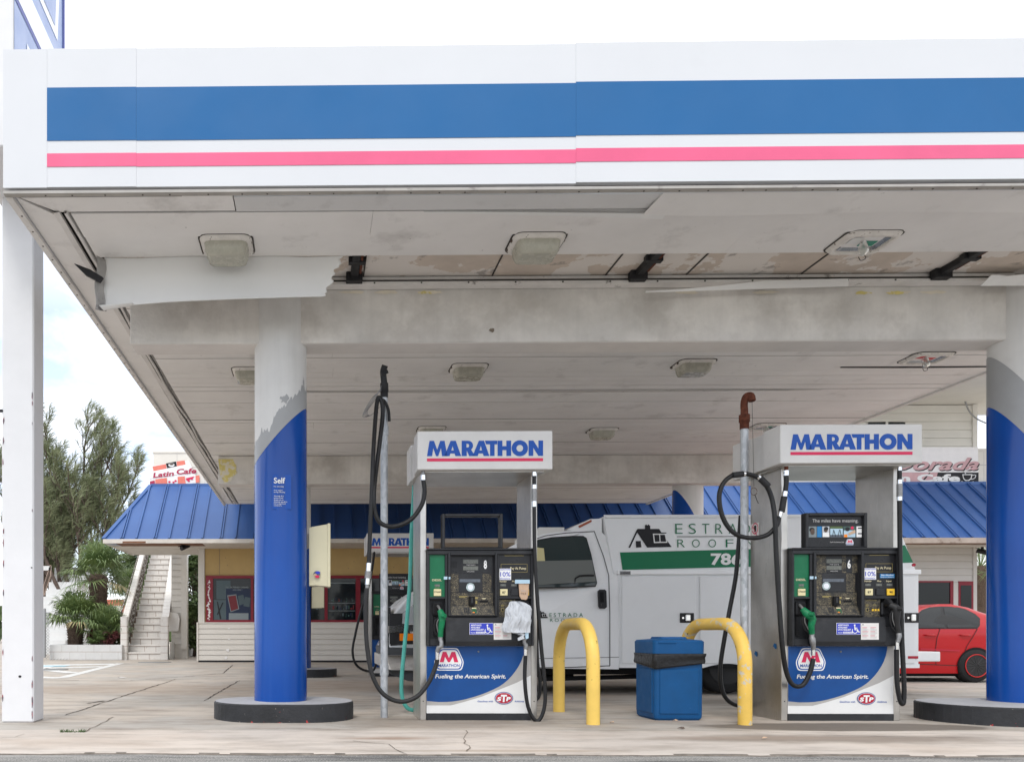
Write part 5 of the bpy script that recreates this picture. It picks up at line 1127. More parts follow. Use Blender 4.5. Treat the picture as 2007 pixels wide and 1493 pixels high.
# cream boxes on the columns
def cbox(px0, px1, py0, py1, Y, label, rot, face):
    a, b = P(px0, py1, Y), P(px1, py0, Y); t_ = thing('dispenser_box', (a.x, Y, 0), label, 'wall box', 'cream boxes fixed to the columns'); m = MB(); sl = .022 if face else .0
    loft(m, [[(a.x, Y, a.z), (b.x, Y - .05, a.z - sl), (b.x, Y + .12, a.z - sl), (a.x, Y + .14, a.z)], [(a.x, Y, b.z - .02), (b.x, Y - .05, b.z + sl * .3), (b.x, Y + .12, b.z + sl * .3), (a.x, Y + .14, b.z - .02)]], 'cream_box')
    m.box((b.x - .016, Y - .056, a.z - sl - .004), (b.x + .012, Y + .12, b.z + .012), 'cream_box', .005); m.box((a.x, Y - .012, a.z - .012), (b.x - .02, Y + .1, a.z + .012), 'cream_box', .004); m.build('casing', t_)
    if face:
        m = MB(); dc = Dec(m, P(614, 1118, Y - .03), (S8, 0, 0), (0, 0, -S8), (0, -.012, 0)); dc.ell(7, 7, 7, 6.5, 'lcd_blue', 1, 12); dc.ell(9, 4, 5, 3, 'ada_blue', 1.3, 10); dc.ell(4, 9, 3.5, 3, 'kraft', 1.3, 10); dc.ell(8, 12, 4.5, 3, 'logo_red', 1.5, 10); m.build('worn_sticker', t_)
cbox(606, 645, 1029, 1145, 7.66, 'large cream box fixed to the right side of the front left column', 0, True)
cbox(611, 634, 1148, 1190, 14.9, 'small cream box low behind the large one, on the rear left column', 0, False)
# ================================================================== CAFE BUILDING
YW = 22.1; YE = 20.7; YT = 22.5
cafe = thing('cafe_building', (X_(398, YW), YW, 0), 'long tan cafe building with blue metal mansard roof and red framed windows behind the pumps', 'building')
wx0, wx1 = X_(398, YW), X_(1908, YW)
ze = Z_(1056, YE, 203); zs = ze - .11; ztp = Z_(952, YT, 295); zsill = Z_(1219, YW, 398); zhead = Z_(1130, YW, 398)
ex0 = X_(203, YE); tx0 = X_(295, YT); ex1 = X_(2090, YE); tx1 = X_(2040, YT)
# roof faces with standing seams
m = MB()
E0, E1 = Vector((ex0, YE, ze)), Vector((ex1, YE, ze)); T0, T1 = Vector((tx0, YT, ztp)), Vector((tx1, YT, ztp))
m.prism([E0, E1, T1, T0], (0, .02, -.03), 'metal_roof')
EB = Vector((ex0, 24.3, ze)); TBk = Vector((tx0, 24.0, ztp)); m.prism([E0, T0, TBk, EB], (.03, 0, -.02), 'metal_roof')
nrm = (T0 - E0).cross(E1 - E0).normalized(); nrm = -nrm if nrm.y > 0 else nrm
slope = Vector((0, YT - YE, ztp - ze)); xs = ex0 + .45; k = 0
while xs < ex1:
    # hip: how far up this seam runs
    f = 1.0
    if xs < tx0: f = (xs - ex0) / (tx0 - ex0)
    a = Vector((xs, YE - .01, ze + .003)); b = a + slope * f; w_ = .022 if k % 2 else .014
    for off in ((0,) if k % 2 else (0, .055)):
        q = Vector((off, 0, 0)); m.prism([a + q - Vector((w_, 0, 0)), a + q + Vector((w_, 0, 0)), b + q + Vector((w_, 0, 0)), b + q - Vector((w_, 0, 0))], nrm * .035, 'metal_roof')
    xs += .455 if k % 2 else .40; xs += 0; k += 1
d_ = (T0 - E0).normalized(); sd = Vector((.05, 0, 0)); m.prism([E0 - sd, E0 + sd, T0 + sd, T0 - sd], nrm * .04, 'metal_roof')
m.box((tx0, YT - .02, ztp - .02), (tx1, YT + .12, ztp + .06), 'metal_roof')
m.build('mansard_roof', cafe)
m = MB(); m.box((ex0 - .01, YE - .03, zs), (X_(1560, YE), YE + .03, ze - .003), 'eave'); m.box((X_(1560, YE) + .002, YE - .028, zs - .03), (ex1, YE + .03, ze - .003), 'eave_old_shaded'); m.box((ex0 - .01, YE + .031, zs), (ex0 + .05, 24.0, ze - .003), 'eave')
m.box((ex0 + .3, YE + .032, zs + .003), (X_(395, YE), YE + .75, zs + .03), 'eave_wood'); m.box((ex0 + .06, YE + .752, zs + .003), (ex1, YW, zs + .025), 'eave'); m.box((X_(395, YE) + .01, YE + .032, zs + .003), (X_(1770, YE), YE + .75, zs + .025), 'eave')
m.box((ex0 + .06, YW, zs + .012), (wx0, 23.95, zs + .025), 'eave'); m.box((X_(1772, YE), YE + .032, zs + .02), (ex1, YW - .6, zs + .06), 'eave_wood')
m.box((ex0 + .5, YE - .034, zs + .0), (ex0 + .5 + .6, YE - .031, zs + .05), 'eave_wood')
m.build('eave', cafe)
m = MB(); m.box((tx0 + .05, YT + .121, ztp - .3), (tx1 - .05, YT + .30, Z_(885, YT, 295)), 'parapet')
for px in (345, 400, 1500, 1560, 1935, 1950): m.box((X_(px, YT), YT + .118, ztp + .06), (X_(px, YT) + .015, YT + .125, Z_(887, YT, 295)), 'siding_far')
m.box((tx0 + .03, YT + .10, Z_(886, YT, 295)), (tx1 - .03, YT + .34, Z_(882, YT, 295)), 'parapet'); m.box((tx0 + .05, YT + .117, Z_(914, YT)), (tx1, YT + .123, Z_(912, YT)), 'siding_far')
m.build('parapet_wall', cafe)
# walls
m = MB(); m.box((wx0, YW + .02, 0), (wx1, YW + .25, zs + .01), 'tan_board'); m.box((wx0, YW + .25, 0), (wx0 + .2, 30, zs + .01), 'siding'); m.box((wx1 - .2, YW + .25, 0), (wx1, 30, zs + .01), 'siding_far')
m.build('wall', cafe)
m = MB(); xm = X_(1080, YW); m.box((wx0 + .05, YW, zhead + .05), (xm, YW + .018, zs + .01), 'tan_board')
for px in (430, 560, 720, 880, 1000): m.box((X_(px, YW), YW - .003, zhead + .05), (X_(px, YW) + .012, YW + .001, zs), 'joint_soft')
for i in range(46):
    x_ = random.choice([X_(430, YW) + random.choice((-.05, .05)), random.uniform(wx0 + .1, xm)]); m.box((x_, YW - .004, random.uniform(zhead + .1, zs - .05)), (x_ + .02, YW - .001, random.uniform(zhead + .1, zs - .05)) if False else (x_ + .02, YW - .001, 0), 'ink_black') if False else None
for i in range(30):
    x_ = random.uniform(wx0 + .1, xm); z_ = random.uniform(zhead + .1, zs - .08); m.box((x_, YW - .005, z_), (x_ + .02, YW - .001, z_ + .02), 'joint_soft')
m.build('tan_panelling', cafe)
m = MB(); m.box((wx0 - .13, YW - .04, 0), (wx0 + .045, YW + .10, zs + .01), 'siding'); m.build('corner_board', cafe)
def lap(m, x0, x1, y, z0, z1, n, mt):
    h = (z1 - z0) / n
    for i in range(n): a = z0 + i * h; m.prism([(x0, y - .022, a + .004), (x0, y - .004, a + h - .002), (x0, y + .02, a + h - .002), (x0, y + .02, a + .004)], (x1 - x0, 0, 0), mt)
m = MB(); lap(m, wx0 - .12, X_(1250, YW), YW - .09, .05, zsill - .03, 7, 'siding'); m.box((wx0 - .16, YW - .13, .04), (wx0 - .115, YW, zsill), 'siding'); m.box((wx0 - .14, YW - .12, zsill - .03), (X_(1250, YW), YW, zsill), 'siding')
for (px, py, w_, h_) in ((449, 1231, .04, .02), (449, 1252, .03, .02), (447, 1273, .05, .05), (443, 1288, .05, .04)): flake(m, px, py, w_, h_, YW - .117, 'peeled_white')
m.box((wx0 - .12, YW - .085, 0), (X_(1250, YW), YW + .01, .05), 'ink_black'); m.build('lower_siding', cafe)
m = MB(); lap(m, X_(1700, YW), wx1 - .03, YW - .01, zhead - .17, zs, 5, 'siding_far'); m.box((wx1 - .04, YW - .045, 0), (wx1 + .06, YW + .02, zs), 'siding_far')
m.box((X_(1866, YW), YW - .04, 0), (X_(1876, YW), YW + .0, zhead - .17), 'siding_far'); lap(m, X_(1250, YW), X_(1795, YW), YW - .01, .05, zhead - .17, 10, 'siding_far'); m.build('siding', cafe)
# windows
def window(px0, px1, py0=1137, py1=1213, fr=True):
    a, b = P(px0, py1, YW - .04), P(px1, py0, YW - .04); m = MB(); m.box((a.x, YW - .012, a.z), (b.x, YW - .005, b.z), 'dark_glass'); return m, a, b
m = MB(); fz0, fz1 = Z_(1219, YW, 400), Z_(1128, YW, 400); F0 = YW - .07
ms = [(404, 418), (492, 497), (563, 568), (636, 642), (697, 706), (762, 768), (845, 850), (930, 936), (1035, 1045)]
for a, b in ms: m.box((X_(a, YW), F0, fz0 + .066), (X_(b, YW), YW + .01, fz1 - .076), 'red_frame')
m.box((X_(404, YW), F0 - .004, fz0), (X_(1045, YW), YW + .01, fz0 + .065), 'red_frame'); m.box((X_(404, YW), F0 - .004, fz1 - .075), (X_(1045, YW), YW + .01, fz1), 'red_frame')
wf = m.build('window_band', cafe)
for (a, b), (c_, d_) in zip(ms, ms[1:]):
    m = MB(); m.box((X_(b, YW) - .01, YW - .03, fz0 + .05), (X_(c_, YW) + .01, YW - .022, fz1 - .06), 'dark_glass'); m.build('pane', wf)
m = MB()
for i in range(26):
    z = fz1 - .14 - i * .043; c_ = X_(random.uniform(408, 412), YW); w_ = random.uniform(.015, .06)
    m.poly([(c_ + w_ * math.cos(a) * random.uniform(.4, 1), F0 - .003, z + .032 * math.sin(a) * random.uniform(.4, 1)) for a in [k * .7 for k in range(9)]], 'peeled_white')
m.build('peeling_paint', wf)
m = MB(); Yp = YW - .033; DW = Yp / F
def wd(m, px, py, k=1): return P(px, py, Yp - .003 * k)
def wrect(m, x0, y0, x1, y1, mt, k=1): m.poly([wd(m, x0, y1, k), wd(m, x1, y1, k), wd(m, x1, y0, k), wd(m, x0, y0, k)], mt)
def wquad(m, pts, mt, k=1): m.poly([wd(m, a, b, k) for a, b in pts], mt)
wrect(m, 443, 1153, 491, 1216, 'poster_navy', 1); wquad(m, [(445, 1166), (463, 1164), (469, 1193), (452, 1199)], 'poster_pale', 2); wquad(m, [(447, 1168), (462, 1166), (467, 1192), (453, 1197)], 'poster_red', 3)
wquad(m, [(466, 1167), (477, 1165), (480, 1182), (469, 1186)], 'poster_mid', 2); wquad(m, [(480, 1169), (491, 1171), (489, 1189), (477, 1187)], 'poster_mid', 2); wrect(m, 448.5, 1201, 487, 1214, 'poster_pale', 2)
dc = Dec(m, wd(m, 0, 0, 0), (Yp / F, 0, 0), (0, 0, -Yp / F), (0, -.003, 0)); 
dc.text('THE', 445, 451, 1158.5, 3, 'poster_pale', 2, bold=.02); dc.text('FILTERED CIGARS', 454, 490, 1158.5, 3, 'poster_pale', 2, bold=.02); dc.text('ARE HERE !', 459, 478, 1163.3, 2.6, 'poster_pale', 2, bold=.01)
wrect(m, 419, 1175, 443, 1216, 'poster_mid', 1); wquad(m, [(425, 1179), (427, 1178), (434, 1212), (431, 1213)], 'ink_black', 2); wquad(m, [(436, 1180), (438, 1180), (427, 1205), (425, 1203)], 'ink_black', 3)
wrect(m, 424, 1137, 452, 1174, 'poster_mid', .6); m.build('poster', wf)
m = MB()
for i in range(50):
    px = random.choice([random.uniform(572, 632), random.uniform(645, 693), random.uniform(645, 693), random.uniform(712, 730)]); py = 1213 - random.choice((4, 18, 19, 33)) - random.uniform(0, 3); wrect(m, px, py - random.uniform(3, 8), px + random.uniform(1.5, 4), py, random.choice(('poster_mid', 'poster_green', 'poster_red', 'poster_navy', 'interior')), .5)
for py in (1196, 1181): wrect(m, 644, py, 696, py + 1, 'poster_pale', .4)
wrect(m, 642, 1141, 696, 1143, 'poster_pale', .4); m.build('shop_goods', wf)
m = MB(); gz0, gz1 = .1, Z_(1141, YW, 1800); m.box((X_(1798, YW), YW - .03, gz0), (X_(1860, YW), YW - .012, gz1), 'dark_glass')
rw = m.build('window', cafe); m = MB(); m.box((X_(1860, YW), YW - .05, gz0), (X_(1866, YW), YW, gz1), 'red_frame'); m.box((X_(1795, YW), YW - .05, gz1), (X_(1866, YW), YW, gz1 + .04), 'red_frame'); m.build('frame', rw)
m = MB(); m.box((X_(1876, YW), YW - .05, .02), (X_(1905, YW), YW + .0, gz1 + .03), 'red_frame'); m.box((X_(1880, YW), YW - .055, .9), (X_(1901, YW), YW - .051, gz1 - .08), 'dark_glass'); m.box((X_(1884, YW), YW - .1, .9), (X_(1886, YW), YW - .056, 1.2), 'chrome'); m.build('door', cafe)
def seccam(px, py, Y, dx):
    c_ = P(px, py, Y); m = MB(); m.cyl(c_ + Vector((0, 0, .13)), c_ + Vector((0, 0, .02)), .03, 'plastic_dark', 10)
    d_ = Vector((dx, -.2, -.10)); n_ = MB(); u = d_.normalized(); m.tube([c_ - u * .12, c_ + u * .17], [.055, .06], 'plastic_dark', 12); s_ = u.cross(Vector((0, 0, 1))).normalized() * .07
    m.prism([c_ - u * .14 + s_ + Vector((0, 0, .065)), c_ + u * .24 + s_ + Vector((0, 0, .065)), c_ + u * .24 - s_ + Vector((0, 0, .065)), c_ - u * .14 - s_ + Vector((0, 0, .065))], (0, 0, .01), 'plastic_dark'); m.build('security_camera', cafe)
seccam(364, 1071, YW - .9, -.15); seccam(464, 1063, YW - .55, .25); seccam(1925, 1081, YW - .6, .2)
m = MB(); m.tube([P(870, 1060, YW - .3), P(960, 1059, YW - .3)], .018, 'siding_far', 8); m.box(tuple(P(880, 1064, YW - .35)), tuple(P(884, 1056, YW - .25)), 'siding_far'); m.box(tuple(P(905, 1064, YW - .35)), tuple(P(909, 1056, YW - .25)), 'siding_far'); m.build('strip_light', cafe)
# banners
YBn = YT + .10
m = MB(); K = YBn / F; o_ = P(0, 0, YBn); 
def bn_quad(m, pts, mt, k): m.poly([P(a, b, YBn - .004 * k) for a, b in pts], mt)
bn_quad(m, [(292, 913), (370, 902), (391, 946), (293, 953)], 'banner_white', 1)
bn_quad(m, [(299, 914), (325, 909), (327, 919), (301, 923)], 'banner_salmon', 2); bn_quad(m, [(325, 908), (345, 904), (347, 915), (328, 919)], 'ink_black', 2); bn_quad(m, [(346, 904), (362, 902), (364, 912), (347, 915)], 'banner_salmon', 2)
bn_quad(m, [(292, 925), (373, 908), (379, 925), (293, 938)], 'banner_white', 3); 
bn_quad(m, [(304, 939), (327, 936), (328, 950), (305, 952)], 'banner_salmon', 4); bn_quad(m, [(348, 934), (362, 933), (364, 948), (349, 949)], 'banner_salmon', 4); bn_quad(m, [(383, 932), (391, 931), (391, 945), (384, 946)], 'banner_salmon', 4)
bn_quad(m, [(294, 943), (303, 941), (304, 952), (294, 953)], 'banner_text', 4); bn_quad(m, [(364, 937), (381, 933), (379, 936), (366, 942)], 'logo_red', 5)
for (px, py) in ((332, 944), (340, 945), (344, 942), (370, 942), (376, 938)): m.poly([P(px + 2.4 * math.cos(a), py + 2 * math.sin(a), YBn - .022) for a in [i * .7 for i in range(9)]], 'logo_red')
m.poly([P(336 + 6 * math.cos(a), 911 + 3.6 * math.sin(a), YBn - .014) for a in [i * .5 for i in range(13)]], 'ink_white'); m.poly([P(336 + 4.2 * math.cos(a), 909.6 + 1.8 * math.sin(a), YBn - .018) for a in [i * .5 for i in range(13)]], 'bark')
for (s_, x0, x1, yb, cp, rot) in (('Latin', 300, 341, 936, 9.5, -.10), ('Cafe', 346, 385, 929.5, 10.5, -.06)):
    m.flat(txt(s_, bold=.03, shear=.1), P(x0, yb, YBn - .02), Vector(((x1 - x0) * K, 0, (x1 - x0) * K * -rot)), Vector((0, 0, cp * K)), 'banner_text')
m.build('banner', at=tuple(P(340, 950, YBn)), label='crooked pink and white cafe banner on the parapet at the left end', category='banner')
m = MB()
def bq(pts, mt, k): m.poly([P(a, b, YBn - .005 * k) for a, b in pts], mt)
bq([(1690, 876), (1917, 876), (1918, 949), (1690, 949)], 'banner_white', 1); bq([(1690, 925.5), (1918, 925.5), (1918, 948.5), (1690, 948.5)], 'ink_black', 2)
bq([(1690, 925.7), (1822, 925.7), (1800, 948.3), (1690, 948.3)], 'banner_mauve', 3); bq([(1824, 925.7), (1838, 925.7), (1832, 948.3), (1806, 948.3)], 'banner_mauve', 3)
for (off, mt, k) in ((1.5, 'ink_black', 2), (0, 'banner_mauve', 3)): m.flat(txt('Dorada', bold=.025, shear=.4), P(1745 + off, 921 + off * 1.4, YBn - .005 * k), Vector((170 * K, 0, 0)), Vector((0, 0, 24 * K)), mt)
m.flat(txt('Latin Cafe', bold=.045), P(1698, 944.5, YBn - .02), Vector((180 * K, 0, 0)), Vector((0, 0, 15 * K)), 'ink_white')
cup = [P(a, b, YBn - .02) for a, b in ((1886, 929), (1906, 929), (1904, 938), (1899, 942), (1892, 942), (1888, 938))]; m.poly(cup, 'ink_white'); bq([(1888, 930.5), (1904, 930.5), (1902.5, 937), (1898, 940.2), (1893, 940.2), (1889.5, 937)], 'ink_black', 5)
m.tube(bez([P(1905, 931, YBn - .02), P(1912, 931, YBn - .02), P(1910, 937, YBn - .02), P(1903, 939, YBn - .02)], 4), .012, 'ink_white', 5); m.tube(bez([P(1884, 943, YBn - .02), P(1895, 946, YBn - .02), P(1908, 943.5, YBn - .02)], 4), .013, 'ink_white', 5)
m.tube(bez([P(1893, 928, YBn - .03), P(1890, 923, YBn - .03), P(1898, 920, YBn - .03), P(1902, 916, YBn - .03)], 4), .012, 'ink_white', 5)
m.build('banner', at=tuple(P(1800, 950, YBn)), label='wide cafe banner with script lettering and coffee cup at the right end of the parapet', category='banner')
# second storey house behind, right
YH2 = 24.6; hs = thing('white_house', (X_(1800, YH2), YH2, 0), 'white sided upper storey with broad eave rising behind the cafe at the right', 'house')
m = MB(); lap(m, X_(1560, YH2), X_(1905, YH2), YH2, 3.2, Z_(794, YH2, 1800), 18, 'house_white'); m.box((X_(1560, YH2), YH2 + .021, 0), (X_(1912, YH2), YH2 + 6, Z_(794, YH2, 1800)), 'house_white'); m.box((X_(1904, YH2), YH2 - .06, 3.2), (X_(1913, YH2), YH2 + .02, Z_(794, YH2, 1800)), 'house_white'); m.build('wall', hs)
m = MB(); zz = Z_(793, YH2, 1800); Yb2 = (zz - CAMZ) * F / (HY - 819); m.box((X_(1480, YH2), 18.3, zz + .004), (X_(1950, YH2) + 1.2, Yb2, zz + .25), 'house_white'); m.box((X_(1480, YH2) + .5, 19, zz + .25), (X_(1950, YH2) + .8, Yb2 + 5, zz + .9), 'siding_far'); m.build('roof', hs)
m = MB(); m.box((X_(1700, YH2), YH2 - .05, Z_(900, YH2, 1750)), (X_(1772, YH2), YH2 - .02, Z_(828.5, YH2, 1750)), 'dark_glass'); hw = m.build('window', hs)
m = MB(); m.box((X_(1696, YH2), YH2 - .08, Z_(827, YH2, 1750)), (X_(1776, YH2), YH2 - .01, Z_(822, YH2, 1750)), 'house_white'); m.box((X_(1733, YH2), YH2 - .08, Z_(900, YH2, 1750)), (X_(1737, YH2), YH2 - .01, Z_(827, YH2, 1750)), 'house_white'); m.build('frame', hw)
tube_px([(1884, 760, 24.2), (1893, 790, 24.3), (1900, 806, 24.3), (1914, 820, 24.3), (1932, 829, 24.3)], .022, 'fence_galv', 'cable', hs)
# ================================================================== STAIRS, PLANTERS, FENCE
st = thing('tiled_staircase', (X_(285, 24.2), 24.2, 0), 'outdoor staircase of white tiled steps with rusty iron railings left of the cafe', 'staircase')
N = 19; Y0, Y1 = 24.2, 31.0; ZT = CAMZ + 172 / F * 31.4
def sxl(u): return X_(250, Y0) + (X_(302, Y1) - X_(250, Y0)) * u
def sxr(u): return X_(318, Y0) + (X_(343, Y1) - X_(318, Y0)) * u
m = MB()
for i in range(N):
    u0, u1 = i / N, (i + 1) / N; y0, y1 = Y0 + (Y1 - Y0) * u0, Y0 + (Y1 - Y0) * u1; z0, z1 = ZT * u0, ZT * u1
    m.box((sxl(u0), y0, z0 if i else 0), (sxr(u0), Y0 + (Y1 - Y0) * min(1, u1 + .06), z1 - .045), 'tile'); m.box((sxl(u0), y0 - .035, z1 - .043), (sxr(u0), Y0 + (Y1 - Y0) * min(1, u1 + .06), z1), 'tile')
    m.box((sxl(u0), y0 - .004, z1 - .06), (sxr(u0), y0 + .01, z1 - .043), 'tile_grout')
    w_ = (sxr(u0) - sxl(u0)) / 3
    for k in (1, 2): xk = sxl(u0) + w_ * k + (.12 if i % 2 else -.05); m.box((xk, y0 - .003, z0 + .005), (xk + .012, y0 + .003, z1 - .06), 'tile_grout')
m.build('steps', st)
def string(side, px0, px1, px0t, px1t):
    xa, xb = X_(px0, Y0), X_(px1, Y0); xc, xd = X_(px0t, Y1), X_(px1t, Y1); zt0 = Z_(1208, Y0, px0); ztt = ZT + 1.0
    m = MB(); q = [(xa, xb, Y0 - .05, 0, zt0 - .05), (xc, xd, Y1, 0, ztt)]
    # handrail cap following the flight, newel at the foot
    m.box((xa, Y0 - .12, 0), (xb, Y0 + .12, zt0), 'tile'); 
    for k in range(5): m.box((xa - .003, Y0 - .124, .2 + k * .2), (xb + .003, Y0 + .122, .21 + k * .2), 'tile_grout')
    A = [(xa, Y0 + .1, zt0 - .16), (xb, Y0 + .1, zt0 - .16), (xb, Y0 + .1, zt0), (xa, Y0 + .1, zt0)]; B = [(xc, Y1, ztt - .16), (xd, Y1, ztt - .16), (xd, Y1, ztt), (xc, Y1, ztt)]
    m.add(A + B, [(0, 1, 5, 4), (1, 2, 6, 5), (2, 3, 7, 6), (3, 0, 4, 7), (0, 1, 2, 3), (4, 5, 6, 7)], 'tile')
    for k in range(1, 34):
        u = k / 34; xx = xa + (xc - xa) * u, xb + (xd - xb) * u; yy = Y0 + .1 + (Y1 - Y0 - .1) * u; z_ = zt0 + (ztt - zt0) * u
        m.box((xx[0] - .003, yy, z_ - .15), (xx[1] + .003, yy + .015, z_ + .003), 'tile_grout')
    m.build('railing_cap', st)
    m = MB()
    for k in range(44):
        u = (k + .5) / 44; xx = (xa + (xc - xa) * u + xb + (xd - xb) * u) / 2; yy = Y0 + .1 + (Y1 - Y0 - .1) * u; z_ = zt0 + (ztt - zt0) * u - .16; zb_ = ZT * u
        m.tube([(xx, yy, zb_), (xx + random.uniform(-.02, .02), yy, (zb_ + z_) / 2), (xx, yy, z_)], .022, 'iron_old', 6, cap=False, smooth=False)
        if k % 2: m.tube([(xx, yy - .08, zb_ + .25), (xx, yy + .08, zb_ + .55)], .02, 'iron_old', 5, False)
    m.tube([(xa + .05, Y0, .1), (xc + .05, Y1, ZT + .1)], .03, 'iron_old', 6); m.build('iron_railing', st)
string('l', 238, 250, 293, 300); string('r', 316, 330, 345, 353)
m = MB(); m.tube(bez([(X_(241, 24.1), 24.0, Z_(1197, 24, 241)), (X_(245, 24.1), 24.0, Z_(1200, 24, 241) + .3), (X_(296, Y1), Y1, ZT + 1.2)], 5), .02, 'iron_old', 6); m.build('handrail', st)
m = MB(); lap(m, X_(336, 24.9), X_(367, 24.9), 24.9, .45, 3.9, 18, 'siding'); m.box((X_(336, 24.9), 24.92, 0), (X_(367, 24.9), 25.1, 3.9), 'siding'); m.box((X_(355, 24.8), 24.80, .3), (X_(366, 24.8), 24.9, 4.0), 'siding'); 
m.prism([P(a, b, 24.7) for a, b in ((329, 1237), (349, 1236), (352, 1212), (348, 1202), (329, 1198))], (0, .05, 0), 'tile'); m.build('side_wall', st)
def planter(px0, px1, py0, py1, Y, label, Yd=2.0):
    xa, xb = X_(px0, Y), X_(px1, Y); z = Z_(py0, Y, px0); m = MB(); m.box((xa, Y, 0), (xb, Y + .2, z), 'block_white', .01); m.box((xa, Y + .2, 0), (xa + .2, Y + Yd, z), 'block_white', .01); m.box((xb - .2, Y + .2, 0), (xb, Y + Yd, z), 'block_white', .01)
    m.box((xa, Y - .003, z * .52), (xb, Y + .001, z * .52 + .01), 'tile_grout')
    for i in range(9): x_ = xa + (xb - xa) * (i + .5) / 9; m.box((x_, Y - .003, z * .53 if i % 2 else .01), (x_ + .01, Y + .001, z - .01 if i % 2 else z * .51), 'siding_far')
    m.box((xa + .2, Y + .2, 0), (xb - .2, Y + Yd, z - .08), 'earth'); m.build('planter_wall', at=(xa, Y, 0), label=label, category='planter')
planter(97, 239, 1263, 1293, 23.9, 'low white block planter left of the tiled staircase')
m = MB(); a, b = PZ(333, 1292), PZ(397, 1281); h_ = .5
m.prism([a, b, b + Vector((0, .2, 0)), a + Vector((0, .2, 0))], (0, 0, h_), 'block_white'); m.box((a.x, a.y - .003, .25), (a.x + .01, a.y, .5), 'tile_grout'); m.build('planter_wall', at=tuple(a), label='low white block wall between the staircase and the cafe corner', category='low wall')
# second white stair behind the left trees
s2 = thing('white_staircase', (X_(83, 30), 30, 0), 'plain white concrete steps rising behind the palms at the far left', 'staircase')
m = MB()
for i in range(12):
    py = 1292 - 16 * i; z0_ = Z_(1270 - i * 15, 30, 83); m.box((X_(40 + i * 1, 30), 30 + i * .3, 0), (X_(120 + i * 3.2, 30), 34, Z_(1268 - i * 14.2, 30 + i * .3, 83)), 'block_white')
m.build('steps', s2)
m = MB()
for i in range(9): c_ = P(85 + i * 1.5, 1150 - i * 4.6, 29.8); m.box((c_.x, 29.8, c_.z - .3), (c_.x + .05, 29.86, c_.z + .12), 'tile_grout')
m.box(tuple(P(80, 1117, 29.8)), tuple(P(101, 1109, 29.9)), 'block_white'); m.build('railing', s2)
fn = thing('chain_link_fence', (X_(80, 23.6), 23.6, 0), 'short piece of galvanised chain link fence beside the left planter', 'fence')
m = MB(); m.tube([P(87, 1288, 23.6), P(87, 1192, 23.6)], .05, 'fence_galv', 10); m.build('post', fn)
m = MB(); xa, xb = X_(55, 23.6), X_(97, 23.6)
for k in range(-14, 14):
    x = xa + k * .09; m.tube([(max(x, xa), 23.6, max(0.05, 0.05 + (xa - x)) if x < xa else .05), (min(x + 1.3, xb), 23.6, .05 + min(1.3, xb - x))], .006, 'fence_galv', 4, False, False)
    x2 = xb - k * .09; m.tube([(min(x2, xb), 23.6, .05 if x2 <= xb else .05 + x2 - xb), (max(x2 - 1.3, xa), 23.6, .05 + min(1.3, x2 - xa))], .006, 'fence_galv', 4, False, False)
m.tube([(xa, 23.6, 1.4), (xb, 23.6, 1.4)], .02, 'fence_galv', 6); m.build('mesh', fn)
# yellow house glimpsed between stairs and cafe
yh = thing('yellow_house', (X_(392, 40), 40, 0), 'pale yellow house with white hipped roof glimpsed left of the cafe corner', 'house')
m = MB(); m.box((X_(384, 40), 40, 0), (X_(470, 40), 44, Z_(1141, 40, 390)), 'far_yellow'); m.build('wall', yh)
m = MB(); m.prism([P(a, b, 39.5) for a, b in ((382, 1140), (402, 1140), (440, 1140), (440, 1120), (396, 1124), (388, 1131))], (0, 5, 0), 'house_white'); m.build('roof', yh)
m = MB(); m.tube([P(392, 1262, 39.4), P(392, 1140, 39.4)], .08, 'house_white', 8); m.build('porch_post', yh)
rh = thing('low_red_building', (X_(150, 48), 48, 0), 'low brick red building with white base far behind the palms', 'building')
m = MB(); m.box((X_(130, 48), 48, 0), (X_(238, 48), 50, Z_(1174, 48)), 'banner_salmon'); m.box((X_(128, 48), 47.98, 0), (X_(240, 48), 47.99, Z_(1186, 48)), 'house_white'); m.build('wall', rh)
# ================================================================== VAN
YV = 10.4
van = thing('utility_van', tuple(PZ(1300, 1360)), 'white roofing utility van with green stripe parked behind the pumps', 'van')
def V(px, py, y=0.): return P(px, py, YV + y)
def vpoly(m, pts, mt, y=-.003): m.poly([V(a, b, y) for a, b in pts], mt)
def vprism(m, pts, y0, y1, mt, side=None): 
    A = [V(a, b, 0) for a, b in pts]; m.prism([(p.x, YV + y0, p.z) for p in A], (0, y1 - y0, 0), mt, side)
W = 2.0
# cab body with tumblehome
prof = [(1213, 1311), (1213, 1127), (1206, 1070), (1200, 1049), (1190, 1038), (1168, 1033), (1120, 1036), (1075, 1042), (1048, 1050), (1010, 1066), (975, 1086), (925, 1116), (880, 1132), (835, 1148), (806, 1166), (786, 1184), (772, 1210), (768, 1250), (768, 1290), (800, 1315), (850, 1316), (1060, 1309)]
def inset(p):
    x, y = p; return .22 * max(0, (1145 - y) / 110) ** 1.3 + (.28 * max(0, (840 - x) / 75) ** 2)
m = MB(); A = []; n = len(prof)
for p in prof: q = V(*p); A.append((q.x, YV + inset(p), q.z))
Bk = [(a[0], 2 * YV + W - a[1], a[2]) for a in A]
m.add(A, [tuple(range(n))], 'van_white'); m.add(Bk, [tuple(range(n))], 'van_white'); m.add(A + Bk, [(i, (i + 1) % n, n + (i + 1) % n, n + i) for i in range(n)], 'van_white', False)
body = m.build('cab', van)
def vin(pts, mt, m, lift): m.poly([(V(a, b).x, YV + inset((a, b)) - lift, V(a, b).z) for a, b in pts], mt)
